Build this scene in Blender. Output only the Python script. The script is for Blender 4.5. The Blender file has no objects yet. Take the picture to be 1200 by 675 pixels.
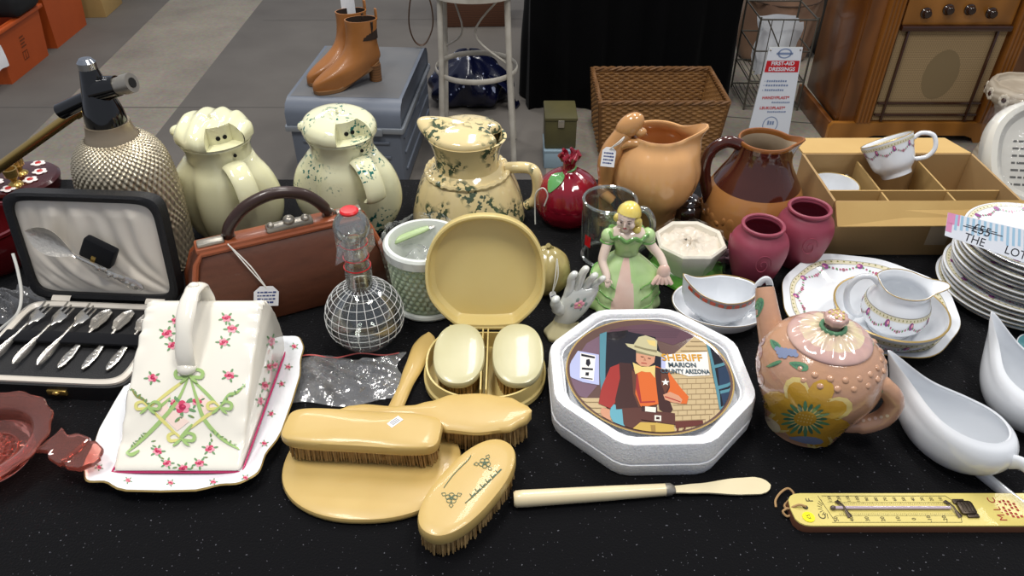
import bpy, bmesh, math, random
from mathutils import Vector, Matrix
from mathutils.bvhtree import BVHTree
from mathutils.geometry import tessellate_polygon
random.seed(7)
PI = math.pi
sin, cos = math.sin, math.cos
V = Vector
SC = bpy.context.scene
COL = SC.collection
T = .76                                   # height of the stall table
EYE = V((0, 0, 1.46))                     # camera position
FP = 880.0                                # focal length in pixels of a 1200 px wide frame
TH = math.radians(37)                     # downward pitch
FW = V((0, cos(TH), -sin(TH))); UP = V((0, sin(TH), cos(TH)))

# ---------- photo measurements -> world ----------
def ray(px, py): return FW + V((1, 0, 0)) * ((px - 600) / FP) + UP * ((337.5 - py) / FP)
def at(px, py, z):
    d = ray(px, py); return EYE + d * ((z - EYE.z) / d.z)
def on(px, py, z=0): return at(px, py, T + z)        # a point at height z over the table
def fl(px, py, z=0): return at(px, py, z)            # a point at height z over the floor
def hit(px, py, p0, n):
    d = ray(px, py); return EYE + d * ((p0 - EYE).dot(n) / d.dot(n))
def spx(p): return (p - EYE).dot(FW) / FP            # metres per pixel at p
def zat(p, py):
    return EYE.z + p.y * math.tan(math.atan((337.5 - py) / FP) - TH)
def rows(base, rr):
    out = []
    for py, hw in rr:
        z = zat(base, py); q = V((base.x, base.y, z)); out.append((hw * spx(q), z - base.z))
    return out

# ---------- materials ----------
def lin(c):
    if isinstance(c, str):
        c = [int(c[i:i+2], 16) / 255 for i in (0, 2, 4)]
    return tuple(x / 12.92 if x <= .04045 else ((x + .055) / 1.055) ** 2.4 for x in c[:3]) + (1,)
MATS = {}
def mat(name, col='808080', rough=.45, metal=0, coat=0, sheen=0, trans=0, ior=1.45, sss=0, bump=None, var=None,
        alpha=1, emit=0, spec=.5, wave=None, thin=False, fleck=None, bdist=.002):
    if name in MATS: return MATS[name]
    m = bpy.data.materials.new(name); m.use_nodes = True; MATS[name] = m
    nt = m.node_tree; N = nt.nodes; L = nt.links
    b = N['Principled BSDF']
    I = b.inputs
    I['Base Color'].default_value = lin(col); I['Roughness'].default_value = rough; I['Metallic'].default_value = metal
    I['Coat Weight'].default_value = coat; I['Coat Roughness'].default_value = .05
    I['Sheen Weight'].default_value = sheen; I['Sheen Roughness'].default_value = .4
    I['Transmission Weight'].default_value = trans; I['IOR'].default_value = ior
    I['Subsurface Weight'].default_value = sss; I['Subsurface Radius'].default_value = (.02, .012, .006); I['Subsurface Scale'].default_value = .3
    I['Alpha'].default_value = alpha; I['Specular IOR Level'].default_value = spec
    m.diffuse_color = lin(col)
    tc = N.new('ShaderNodeTexCoord')
    last = None
    if var:                                # (scale, second colour, contrast)
        sc, c2, k = var[:3]
        mp = N.new('ShaderNodeMapping'); L.new(tc.outputs['Object'], mp.inputs['Vector'])
        mp.inputs['Scale'].default_value = var[3] if len(var) > 3 else (1, 1, 1)
        n = N.new('ShaderNodeTexNoise'); n.inputs['Scale'].default_value = sc; n.inputs['Detail'].default_value = 5
        L.new(mp.outputs[0], n.inputs['Vector'])
        r = N.new('ShaderNodeValToRGB'); r.color_ramp.elements[0].position = .5 - k; r.color_ramp.elements[1].position = .5 + k
        r.color_ramp.elements[0].color = lin(col); r.color_ramp.elements[1].color = lin(c2)
        L.new(n.outputs['Fac'], r.inputs['Fac']); last = r.outputs['Color']
    if wave:                               # (scale, second colour, distortion, axis)
        w = N.new('ShaderNodeTexWave'); w.inputs['Scale'].default_value = wave[0]; w.inputs['Distortion'].default_value = wave[2]
        w.inputs['Detail'].default_value = 3; w.bands_direction = wave[3]
        L.new(tc.outputs['Object'], w.inputs['Vector'])
        mx = N.new('ShaderNodeMix'); mx.data_type = 'RGBA'
        if last: L.new(last, mx.inputs[6])
        else: mx.inputs[6].default_value = lin(col)
        mx.inputs[7].default_value = lin(wave[1]); L.new(w.outputs['Fac'], mx.inputs[0]); last = mx.outputs[2]
    if fleck:                              # (scale, colour, threshold, second scale): spots of glaze, lint or speckle
        n = N.new('ShaderNodeTexNoise'); n.inputs['Scale'].default_value = fleck[0]; n.inputs['Detail'].default_value = fleck[4] if len(fleck) > 4 else 2
        L.new(tc.outputs['Object'], n.inputs['Vector'])
        r = N.new('ShaderNodeValToRGB'); r.color_ramp.elements[0].position = fleck[2]; r.color_ramp.elements[1].position = fleck[2] + .03
        r.color_ramp.elements[0].color = (0, 0, 0, 1); r.color_ramp.elements[1].color = (1, 1, 1, 1)
        L.new(n.outputs['Fac'], r.inputs['Fac'])
        fac = r.outputs['Color']
        if fleck[3]:
            n2 = N.new('ShaderNodeTexNoise'); n2.inputs['Scale'].default_value = fleck[3]
            L.new(tc.outputs['Object'], n2.inputs['Vector'])
            r2 = N.new('ShaderNodeValToRGB'); r2.color_ramp.elements[0].position = .48; r2.color_ramp.elements[1].position = .56
            L.new(n2.outputs['Fac'], r2.inputs['Fac'])
            ml = N.new('ShaderNodeMath'); ml.operation = 'MULTIPLY'; L.new(fac, ml.inputs[0]); L.new(r2.outputs['Color'], ml.inputs[1]); fac = ml.outputs[0]
        mx = N.new('ShaderNodeMix'); mx.data_type = 'RGBA'
        if last: L.new(last, mx.inputs[6])
        else: mx.inputs[6].default_value = lin(col)
        mx.inputs[7].default_value = lin(fleck[1]); L.new(fac, mx.inputs[0]); last = mx.outputs[2]
    if last: L.new(last, I['Base Color'])
    if bump:
        n = N.new('ShaderNodeTexNoise'); n.inputs['Scale'].default_value = bump[0]; n.inputs['Detail'].default_value = 4
        L.new(tc.outputs['Object'], n.inputs['Vector'])
        bn = N.new('ShaderNodeBump'); bn.inputs['Strength'].default_value = bump[1]; bn.inputs['Distance'].default_value = bdist
        L.new(n.outputs['Fac'], bn.inputs['Height']); L.new(bn.outputs[0], I['Normal'])
    if emit:
        I['Emission Color'].default_value = lin(col); I['Emission Strength'].default_value = emit
    return m

def clear(name, tint='ffffff', k=1.0, base=.05, rough=.03, milk=.0, crinkle=None):
    """thin clear glass or film: lets light straight through, mirrors it at a glancing angle"""
    if name in MATS: return MATS[name]
    m = bpy.data.materials.new(name); m.use_nodes = True; MATS[name] = m
    nt = m.node_tree; N = nt.nodes; L = nt.links
    for n in list(N):
        if n.type != 'OUTPUT_MATERIAL': N.remove(n)
    out = [n for n in N if n.type == 'OUTPUT_MATERIAL'][0]
    tr = N.new('ShaderNodeBsdfTransparent'); tr.inputs[0].default_value = lin(tint)
    gl = N.new('ShaderNodeBsdfGlossy'); gl.inputs['Roughness'].default_value = rough
    lw = N.new('ShaderNodeLayerWeight'); lw.inputs[0].default_value = .35
    ma = N.new('ShaderNodeMath'); ma.operation = 'MULTIPLY_ADD'; ma.inputs[1].default_value = k; ma.inputs[2].default_value = base; ma.use_clamp = True
    L.new(lw.outputs['Fresnel'], ma.inputs[0])
    mx = N.new('ShaderNodeMixShader'); L.new(ma.outputs[0], mx.inputs[0]); L.new(tr.outputs[0], mx.inputs[1]); L.new(gl.outputs[0], mx.inputs[2])
    last = mx
    if milk:
        df = N.new('ShaderNodeBsdfDiffuse'); df.inputs[0].default_value = lin('ffffff') if tint == 'ffffff' else lin(tint); m2 = N.new('ShaderNodeMixShader'); m2.inputs[0].default_value = milk
        L.new(mx.outputs[0], m2.inputs[1]); L.new(df.outputs[0], m2.inputs[2]); last = m2
    if crinkle:
        tc = N.new('ShaderNodeTexCoord'); n = N.new('ShaderNodeTexNoise'); n.inputs['Scale'].default_value = crinkle; n.inputs['Detail'].default_value = 3
        L.new(tc.outputs['Object'], n.inputs['Vector']); bn = N.new('ShaderNodeBump'); bn.inputs['Strength'].default_value = .9; bn.inputs['Distance'].default_value = .006
        L.new(n.outputs['Fac'], bn.inputs['Height']); L.new(bn.outputs[0], gl.inputs['Normal']); L.new(bn.outputs[0], lw.inputs['Normal'])
    L.new(last.outputs[0], out.inputs[0]); return m
# ---------- mesh building ----------
def spl(pts, n=6, closed=False):
    """Catmull-Rom through tuples of any length"""
    P = [tuple(p) for p in pts]; out = []
    m = len(P)
    rng = m if closed else m - 1
    for i in range(rng):
        g = lambda k: P[k % m] if closed else P[min(max(k, 0), m - 1)]
        a, b, c, d = g(i-1), g(i), g(i+1), g(i+2)
        for j in range(n):
            t = j / n
            out.append(tuple(.5*((2*b[q]) + (-a[q]+c[q])*t + (2*a[q]-5*b[q]+4*c[q]-d[q])*t*t + (-a[q]+3*b[q]-3*c[q]+d[q])*t**3) for q in range(len(b))))
    if not closed: out.append(P[-1])
    return out
def sell(a, b, n=2, cnt=48, rot=0):
    o = []
    for i in range(cnt):
        t = 2*PI*i/cnt; c, s = cos(t), sin(t)
        x = a*abs(c)**(2/n)*(1 if c >= 0 else -1); y = b*abs(s)**(2/n)*(1 if s >= 0 else -1)
        o.append((x*cos(rot)-y*sin(rot), x*sin(rot)+y*cos(rot)))
    return o
def Mx(loc=(0, 0, 0), rz=0, rx=0, ry=0):
    return Matrix.Translation(V(loc)) @ Matrix.Rotation(rz, 4, 'Z') @ Matrix.Rotation(ry, 4, 'Y') @ Matrix.Rotation(rx, 4, 'X')
class MB:
    def __init__(s): s.v = []; s.f = []; s.mi = []; s.mats = []
    def idx(s, m):
        if m not in s.mats: s.mats.append(m)
        return s.mats.index(m)
    def add(s, vs, fs, m, M=None):
        k = len(s.v)
        s.v += [(M @ V(p)) if M is not None else V(p) for p in vs]
        if isinstance(m, list): ms = [s.idx(q) for q in m]
        else: ms = [s.idx(m)] * len(fs)
        for f, i in zip(fs, ms): s.f.append(tuple(a + k for a in f)); s.mi.append(i)
        return s
    def lathe(s, prof, m, seg=48, M=None, sx=1, sy=1, rf=None, a0=0, a1=None):
        vs, fs, ms, rings = [], [], [], []
        full = a1 is None
        cnt = seg if full else seg + 1
        for i, (r, z) in enumerate(prof):
            if abs(r) < 1e-6: rings.append([len(vs)]); vs.append((0, 0, z)); continue
            ring = []
            for j in range(cnt):
                th = 2*PI*j/seg if full else a0 + (a1-a0)*j/seg
                rr, zz = (r, z) if rf is None else rf(th, i, r, z)
                ring.append(len(vs)); vs.append((rr*cos(th)*sx, rr*sin(th)*sy, zz))
            rings.append(ring)
        for i in range(len(rings)-1):
            a, b = rings[i], rings[i+1]
            mm = m[min(i, len(m)-1)] if isinstance(m, list) else m
            nn = seg
            for j in range(nn):
                j2 = (j+1) % seg if full else j+1
                if len(a) == 1 and len(b) == 1: continue
                if len(a) == 1: fs.append((a[0], b[j2], b[j])[::-1] if False else (a[0], b[j2], b[j])); 
                elif len(b) == 1: fs.append((a[j], a[j2], b[0]))
                else: fs.append((a[j], a[j2], b[j2], b[j]))
                ms.append(mm)
        return s.add(vs, fs, ms, M)
    def loft(s, loops, m, M=None, cap=True, closed=True, ring=False):
        n = len(loops[0]); vs = [p for l in loops for p in l]; fs = []; ms = []
        L = len(loops)
        for i in range(L if ring else L-1):
            mm = m[min(i, len(m)-1)] if isinstance(m, list) else m
            for j in range(n if closed else n-1):
                a = i*n; b = ((i+1) % L)*n; j2 = (j+1) % n
                fs.append((a+j, a+j2, b+j2, b+j)); ms.append(mm)
        if cap and not ring:
            fs.append(tuple(range(n))[::-1]); ms.append(m[0] if isinstance(m, list) else m)
            fs.append(tuple((L-1)*n+j for j in range(n))); ms.append(m[-1] if isinstance(m, list) else m)
        return s.add(vs, fs, ms, M)
    def grid(s, fn, nu, nv, m, M=None, cu=False):
        vs = [fn(i/(nu if True else 1), j/nv) for j in range(nv+1) for i in range(nu if cu else nu+1)]
        w = nu if cu else nu+1
        fs = [(j*w+i, j*w+(i+1) % w, (j+1)*w+(i+1) % w, (j+1)*w+i) for j in range(nv) for i in range(nu)]
        mm = m
        if callable(m): mm = [m((i+.5)/nu, (j+.5)/nv) for j in range(nv) for i in range(nu)]
        return s.add(vs, fs, mm, M)
    def tube(s, pts, rad, m, seg=10, M=None, closed=False, up=None, cap=True):
        P = [V(p) for p in pts]; n = len(P)
        if not isinstance(rad, list): rad = [rad]*n
        tg = []
        for i in range(n):
            a = P[(i-1) % n] if (closed or i > 0) else P[i]; b = P[(i+1) % n] if (closed or i < n-1) else P[i]
            d = b-a; tg.append(d.normalized() if d.length > 1e-9 else V((0, 0, 1)))
        u = V(up) if up is not None else (V((0, 0, 1)) if abs(tg[0].z) < .9 else V((1, 0, 0)))
        loops = []
        for i in range(n):
            t = tg[i]; u = (u - t*u.dot(t))
            if u.length < 1e-6: u = V((1, 0, 0)) - t*t.x
            u.normalize(); w = t.cross(u)
            r = rad[min(i, len(rad)-1)]; ra, rb = r if isinstance(r, tuple) else (r, r)
            loops.append([P[i] + w*(ra*cos(2*PI*k/seg)) + u*(rb*sin(2*PI*k/seg)) for k in range(seg)])
        return s.loft(loops, m, M, cap=cap and not closed, ring=closed)
    def box(s, c, d, m, M=None, bev=.0, seg=2):
        bm = bmesh.new(); bmesh.ops.create_cube(bm, size=1)
        for v in bm.verts: v.co = V((v.co.x*d[0]+c[0], v.co.y*d[1]+c[1], v.co.z*d[2]+c[2]))
        if bev > 0: bmesh.ops.bevel(bm, geom=bm.edges[:], offset=bev, segments=seg, affect='EDGES', profile=.5)
        bm.verts.index_update()
        s.add([v.co.copy() for v in bm.verts], [tuple(v.index for v in f.verts) for f in bm.faces], m, M); bm.free(); return s
    def prism(s, out, z0, z1, m, M=None, bev=0, taper=1):
        cx = sum(p[0] for p in out)/len(out); cy = sum(p[1] for p in out)/len(out)
        R = max(math.hypot(p[0]-cx, p[1]-cy) for p in out)
        def lp(k, z): return [(cx+(p[0]-cx)*k, cy+(p[1]-cy)*k, z) for p in out]
        if bev: ls = [lp(taper*(1-bev/R), z0), lp(taper, z0+bev), lp(1, z1-bev), lp(1-.35*bev/R, z1-.3*bev), lp(1-bev/R, z1)]
        else: ls = [lp(taper, z0), lp(1, z1)]
        return s.loft(ls, m, M)
    def ball(s, c, r, m, M=None, seg=20, ring=12):
        rx, ry, rz = r if isinstance(r, tuple) else (r, r, r)
        prof = [(sin(PI*i/ring), -cos(PI*i/ring)) for i in range(ring+1)]
        prof[0] = (0, -1); prof[-1] = (0, 1)
        MM = Matrix.Translation(V(c)) @ Matrix.Diagonal((rx, ry, rz, 1))
        return s.lathe(prof, m, seg, (M @ MM) if M is not None else MM)
    def text(s, t, size, m, M, ax='CENTER', ext=.0, spacing=1, bold=0):
        cu = bpy.data.curves.new('t', 'FONT'); cu.body = t; cu.size = size; cu.align_x = ax; cu.align_y = 'CENTER'; cu.extrude = ext; cu.offset = bold
        cu.space_character = spacing; cu.resolution_u = 3
        o = bpy.data.objects.new('t', cu); COL.objects.link(o)
        dg = bpy.context.evaluated_depsgraph_get(); dg.update()
        me = o.evaluated_get(dg).to_mesh()
        s.add([v.co.copy() for v in me.vertices], [tuple(p.vertices) for p in me.polygons], m, M)
        o.evaluated_get(dg).to_mesh_clear(); bpy.data.objects.remove(o); bpy.data.curves.remove(cu); return s
    def bvh(s, R=None):
        return BVHTree.FromPolygons([(R @ p) if R is not None else p for p in s.v], s.f)
    def decal(s, R, polys, off=.0004, maxe=7, tree=None):
        """paint polygons given in photo measurements onto the outside of this mesh; R = matrix of the mesh"""
        tree = tree or s.bvh(R); inv = R.inverted(); zone = 0
        boxes = []
        for pts, m in polys:
            bb = (min(p[0] for p in pts), max(p[0] for p in pts), min(p[1] for p in pts), max(p[1] for p in pts))
            zone = 1+max([z for q, z in boxes[-260:] if q[0] < bb[1] and bb[0] < q[1] and q[2] < bb[3] and bb[2] < q[3]] or [0]); boxes.append((bb, zone))
            tris = tessellate_polygon([[V((p[0], p[1], 0)) for p in pts]])
            work = [[V(pts[i]).to_2d() for i in t] for t in tris]
            done = []
            while work:
                t = work.pop()
                e = [(t[(i+1) % 3]-t[i]).length for i in range(3)]; k = e.index(max(e))
                if e[k] > maxe:
                    mid = (t[k]+t[(k+1) % 3])/2
                    work.append([t[k], mid, t[(k+2) % 3]]); work.append([mid, t[(k+1) % 3], t[(k+2) % 3]])
                else: done.append(t)
            for t in done:
                q = []
                for p in t:
                    d = ray(p.x, p.y).normalized(); h, n, i, ds = tree.ray_cast(EYE, d)
                    if h is None: break
                    if n.dot(d) > 0: n = -n
                    q.append(inv @ (h + n*(off + zone*.00003)))
                if len(q) == 3: 
                    if (q[1]-q[0]).cross(q[2]-q[0]).length > 1e-10: s.add(q, [(0, 1, 2)], m)
        return s
    def build(s, name, parent=None, angle=38, M=None, stuff=False, label=None):
        me = bpy.data.meshes.new(name)
        vs = [M @ p for p in s.v] if M is not None else s.v
        me.from_pydata([tuple(p) for p in vs], [], s.f)
        for m in s.mats: me.materials.append(m)
        me.polygons.foreach_set('material_index', s.mi)
        me.polygons.foreach_set('use_smooth', [True]*len(s.f))
        bm = bmesh.new(); bm.from_mesh(me); bmesh.ops.recalc_face_normals(bm, faces=bm.faces[:])
        bm.to_mesh(me); bm.free()
        me.update()
        me.set_sharp_from_angle(angle=math.radians(angle))
        o = bpy.data.objects.new(name, me); COL.objects.link(o)
        if parent is not None: o.parent = parent
        if stuff: o['kind'] = 'stuff'
        if label: o['label'] = label
        return o
def thing(name, label, cat, loc=(0, 0, 0), rz=0, group=None, rx=0, ry=0):
    o = bpy.data.objects.new(name, None); COL.objects.link(o); o.empty_display_size = .02
    o.matrix_world = Mx(loc, rz, rx, ry)
    o['label'] = label; o['category'] = cat
    if group: o['group'] = group
    return o
def tag(o, label, cat, group=None):
    o['label'] = label; o['category'] = cat
    if group: o['group'] = group
    return o
def struct(o): o['kind'] = 'structure'; return o
def dup(root, label, loc=None, rz=0, group=None, rx=0, ry=0):
    r = root.copy(); COL.objects.link(r); r['label'] = label
    if loc is not None: r.matrix_world = Mx(loc, rz, rx, ry)
    if group: r['group'] = group
    for ch in list(root.children):
        c = ch.copy(); COL.objects.link(c); c.parent = r
        for g in list(ch.children):
            d = g.copy(); COL.objects.link(d); d.parent = c
    return r
def vessel(outer, t, rim=.5):
    """outer profile bottom->top becomes a walled pot: outside, rounded rim, inside"""
    inner = [(max(r-t, 0), z) for r, z in outer if z > t*1.2]
    rt, zt = outer[-1]
    inner[-1] = (rt-t, zt)
    o = [(0, outer[0][1])] + list(outer) + [(rt-t*.25, zt+t*.35), (rt-t*.75, zt+t*.35)] + inner[::-1] + [(0, max(outer[0][1]+t, inner[0][1]))]
    return o
# ================= MATERIALS =================
velvet = mat('black_velvet', '0d0d0f', .95, sheen=.16, spec=.1, bump=(420, .5), fleck=(330, '5a5a60', .735, 0, 1))
drapecl = mat('black_drape_cloth', '050506', .9, sheen=.03, spec=.1)
concrete = None
ivory = mat('ivory_celluloid', 'ccaf6e', .38, coat=.15, sss=.05, var=(14, 'bf9f5a', .3))
ivory_pale = mat('pale_ivory_celluloid', 'cbc59e', .35, coat=.2, sss=.05, var=(18, 'bfb88c', .3))
ivory_case = mat('yellow_ivory_case', 'dcc988', .32, coat=.2, sss=.05, var=(10, 'd5bd78', .3))
bone = mat('bone_handle', 'dfcfa8', .35, coat=.2, sss=.05)
bristle = mat('tan_bristle', 'bd9d68', .75, var=(120, '947547', .2))
white_glaze = mat('white_porcelain', 'e2e5e9', .09, coat=.6, spec=.6)
cream_glaze = mat('cream_porcelain', 'e8e3d6', .12, coat=.5)
gold = mat('gold_trim', 'ad9258', .3, metal=.35)
silver = mat('silver_plate', 'd2cec6', .22, metal=.85, bump=(900, .12))
steel = mat('dull_metal', 'a39d92', .32, metal=.7)
brass = mat('brass', 'bb9c58', .25, metal=.8)
black_leather = mat('black_leatherette', '141416', .55, bump=(500, .4))
satin = mat('ivory_satin', 'd6cec1', .22, sheen=.3, coat=.4)
black_pad = mat('black_velvet_pad', '0e0f13', .9, sheen=.15, spec=.2)
glass = clear('clear_glass', 'f8faf9', .62, .035, .02, .010)
plastic = clear('clear_plastic_film', 'f8f8f9', .55, .09, .13, .085, 34)
film = clear('thin_clear_film', 'fbfbfc', .22, .012, .06, .008, 70)
glass_edge = clear('thick_glass_edge', 'f4f8f6', .8, .16, .03, .07)
red_print = mat('red_print', 'd01f25', .3)
white_print = mat('white_enamel_lines', 'f1f1ee', .4)
pink_dep = mat('pink_pressed_glass', 'ffae9c', .02, trans=.93, ior=1.5)
paper = mat('white_paper', 'e8e8ea', .7)
ink = mat('black_ink', '23232a', .7)
blue_ink = mat('blue_ink', '3a4a80', .7)
string = mat('white_string', 'e3e1da', .8)
twine = mat('jute_twine', 'a8865c', .85)
# flower paints
rose = mat('rose_pink_paint', 'cf4868', .2); rose_l = mat('light_pink_paint', 'e79aa8', .2); rose_d = mat('deep_pink_paint', 'a8294c', .2)
leafc = mat('leaf_green_paint', '6f9468', .2); ribg = mat('ribbon_green_paint', '9dbb74', .2); riby = mat('ribbon_yellow_paint', 'd6cf7e', .2); olive = mat('olive_paint', '8a8a4c', .2)
plum = mat('plum_paint', '8d4a86', .2); mauve = mat('mauve_paint', 'b0617c', .2); beige_band = mat('beige_band_paint', 'd8d0b4', .2); grey_line = mat('grey_line_paint', '7d7a70', .25)

# ================= SETTING =================
def make_concrete():
    m = bpy.data.materials.new('concrete_slabs'); m.use_nodes = True
    nt = m.node_tree; N = nt.nodes; L = nt.links; b = N['Principled BSDF']; b.inputs['Roughness'].default_value = .75
    tc = N.new('ShaderNodeTexCoord')
    n = N.new('ShaderNodeTexNoise'); n.inputs['Scale'].default_value = 1.4; n.inputs['Detail'].default_value = 8; n.inputs['Roughness'].default_value = .65
    L.new(tc.outputs['Object'], n.inputs['Vector'])
    r = N.new('ShaderNodeValToRGB'); r.color_ramp.elements[0].position = .3; r.color_ramp.elements[1].position = .72
    r.color_ramp.elements[0].color = lin('6c655c'); r.color_ramp.elements[1].color = lin('938b7d')
    L.new(n.outputs['Fac'], r.inputs['Fac'])
    n2 = N.new('ShaderNodeTexNoise'); n2.inputs['Scale'].default_value = 60; n2.inputs['Detail'].default_value = 4
    L.new(tc.outputs['Object'], n2.inputs['Vector'])
    mx = N.new('ShaderNodeMix'); mx.data_type = 'RGBA'; mx.blend_type = 'OVERLAY'; mx.inputs[0].default_value = .35
    L.new(r.outputs['Color'], mx.inputs[6]); L.new(n2.outputs['Color'], mx.inputs[7])
    L.new(mx.outputs[2], b.inputs['Base Color'])
    bn = N.new('ShaderNodeBump'); bn.inputs['Strength'].default_value = .2; L.new(n2.outputs['Fac'], bn.inputs['Height']); L.new(bn.outputs[0], b.inputs['Normal'])
    return m
conc = make_concrete()
conc_dark = mat('dark_worn_concrete', '55504b', .7, var=(3, '67625c', .35))
joint = mat('slab_joint', '4b4845', .9)
b = MB(); b.box((0, 3.5, -.05), (14, 13, .1), conc)
# long worn strip, and the joints of the slabs
def flat(mb, pts, m, z):
    mb.add([(p[0], p[1], z) for p in pts], [tuple(range(len(pts)))], m)
def quad_px(*pp): return [fl(*p) for p in pp]
flat(b, quad_px((-60, 230), (0, 195), (199, 0), (60, 0), (-60, 60)), conc_dark, .0006)
flat(b, quad_px((150, 200), (308, 0), (640, 0), (640, 230), (150, 230)), conc_dark, .0006)
def joint_line(p, q, w=.007):
    d = (q-p).normalized(); n = V((-d.y, d.x, 0))*w/2
    flat(b, [p-n, q-n, q+n, p+n], joint, .001)
joint_line(fl(-40, 126), fl(345, 126)); joint_line(fl(308, 24), fl(640, 22)); joint_line(fl(610, 118), fl(1020, 150)) 
struct(b.build('floor', None))

# ---- the stall's own table under black velvet
def cloth_table(name, x0, x1, y0, y1, z, m, label, amp=.012, M=None, seed=0, wob=.0):
    mb = MB(); per = []
    nx, ny = 90, 40
    for i in range(nx): per.append((x0+(x1-x0)*i/nx, y0, 0, -1))
    for i in range(ny): per.append((x1, y0+(y1-y0)*i/ny, 1, 0))
    for i in range(nx): per.append((x1-(x1-x0)*i/nx, y1, 0, 1))
    for i in range(ny): per.append((x0, y1-(y1-y0)*i/ny, -1, 0))
    rnd = random.Random(seed); ph = [rnd.uniform(0, 6) for _ in range(4)]
    loops = []
    lv = 12
    for k in range(lv+1):
        t = k/lv; lp = []
        for i, (x, y, nxx, nyy) in enumerate(per):
            s = i*.45
            f = (sin(s+ph[0])+.6*sin(1.7*s+ph[1])+.5*sin(.37*s+ph[2]))*amp*min(1, t*1.6) + amp*1.2*t
            zz = z*(1-t)
            if k == 0: f = -.004
            lp.append((x+nxx*f, y+nyy*f, max(zz, .002)+(0 if k < lv else .004)))
        loops.append(lp)
    loops.insert(0, [((p[0]-(x0+x1)/2)*.985+(x0+x1)/2, (p[1]-(y0+y1)/2)*.985+(y0+y1)/2, z) for p in loops[0]])
    loops[1] = [(p[0], p[1], z-.004) for p in loops[1]]
    mb.loft(loops[::-1], m, M, cap=False)
    n = len(per)
    mb.add(loops[0], [tuple(range(n))], m, M)
    return tag(mb.build(name, None), label, 'tablecloth')
cloth_table('velvet_tablecloth', -1.25, 1.25, .37, 1.285, T, velvet, 'black velvet cloth covering the long stall table in the foreground')
cloth_table('draped_tablecloth', 0, .93, 0, .75, .76, drapecl, 'black cloth draped to the floor over the table behind the wicker basket', .017, Mx((.08, 3.37, 0), -.02), 3)
# ================= BACKGROUND, ON THE FLOOR =================
# ---- orange crates by the aisle
orange = mat('orange_plastic', 'b8511c', .5, var=(4, 'a34516', .3)); crate_print = mat('crate_dark_print', '6e3413', .6)
def crate(loc, rz, w, d, h, label, printed):
    t = thing('plastic_crate', label, 'crate', loc, rz, 'orange crates by the aisle')
    k = .9; th = .012
    def rect(s, z, inset=0): return [((w/2*s-inset)*a, (d/2*s-inset)*c, z) for a, c in ((-1, -1), (1, -1), (1, 1), (-1, 1))]
    b = MB(); b.loft([rect(k, 0), rect(1, h), rect(1, h, th), rect(k, .012, th)], orange)
    b.build('crate_body', t)
    b = MB()
    for z in (h-.012,):
        s = k+(1-k)*z/h
        for a in (1, -1):
            b.box((a*(w/2*s+.008), 0, z), (.02, d*s+.036, .018), orange, bev=.003); b.box((0, a*(d/2*s+.008), z), (w*s, .02, .018), orange, bev=.003)
    b.build('rim', t)
    for a in (1, -1): b = MB(); b.box((0, a*(d/2*.985), h-.045), (.12, .012, .03), crate_print, bev=.004); b.build('handhold', t)
    if printed:
        b = MB(); z0 = .12
        def q(y0, y1, za, zb):
            pts = []
            for y, z in ((y0, za), (y1, za), (y1, zb), (y0, zb)): pts.append((w/2*(k+(1-k)*z/h)+.0015, y*d, z))
            b.add(pts, [(0, 1, 2, 3)], crate_print)
        for i in range(4): q(-.07, .02+.02*(i % 2), .17-.016*i, .178-.016*i)
        q(-.08, .03, .06, .064); q(-.08, .03, .10, .104); q(-.08, -.07, .06, .104); q(.02, .03, .06, .104); q(-.03, -.02, .06, .104)
        b.build('print', t)
    return t
crate((-2.765, 3.84, 0), .05, .52, .46, .27, 'nearer orange plastic crate with dark printing on its side', True)
crate((-2.79, 4.36, 0), .06, .52, .46, .34, 'farther orange plastic crate, between the printed crate and the carton', False)
b = MB(); b.box((0, 0, .07), (.28, .26, .14), mat('black_bag_fabric', '0c0d10', .7, bump=(30, .6)), bev=.04, seg=3)
t = thing('black_bag', 'black bag on top of the nearer orange crate', 'bag', (-2.605, 3.93, .272), .05); b.build('bag_body', t)
b = MB(); b.tube([(-.08, 0, .13), (-.07, 0, .2), (0, 0, .225), (.07, 0, .2), (.08, 0, .13)], .008, mat('black_bag_fabric'), 8); b.build('handle', t)
b = MB(); b.grid(lambda u, v: (.002*sin(6*v), .1*u-.05, .15*v+.004*sin(5*u)), 8, 8, paper)
o = b.build('paper_sheet', None); o.matrix_world = Mx((-2.498, 3.60, .10), .05); tag(o, 'white sheet of paper hanging on the end of the nearer orange crate', 'paper')
card = mat('brown_cardboard', 'a88a5e', .8, var=(8, '98794e', .3)); card_in = mat('tan_cardboard', 'b7965f', .8, var=(9, 'a98a55', .3)); card_lt = mat('light_cardboard_face', 'c3a266', .75, var=(12, 'b8955a', .3))
card_dk = mat('dark_cardboard', '6e5540', .8, var=(8, '5f4936', .3))
def carton(loc, rz, d, ma, label):
    t = thing('cardboard_carton', label, 'carton', loc, rz)
    b = MB(); b.box((0, 0, d[2]/2), d, ma, bev=.004); b.build('carton_body', t)
    b = MB(); b.box((0, -d[1]/4-.001, d[2]+.002), (d[0], d[1]/2-.004, .004), ma); b.build('flap', t)
    b = MB(); b.box((0, d[1]/4+.001, d[2]+.002), (d[0], d[1]/2-.004, .004), ma); b.build('flap', t)
    return t
carton((-2.62, 4.86, 0), .08, (.20, .30, .36), card_in, 'pale cardboard carton just past the orange crates')
carton((-2.60, 5.28, 0), .1, (.22, .36, .36), card_dk, 'dark brown carton farthest along the row of crates')

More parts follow.
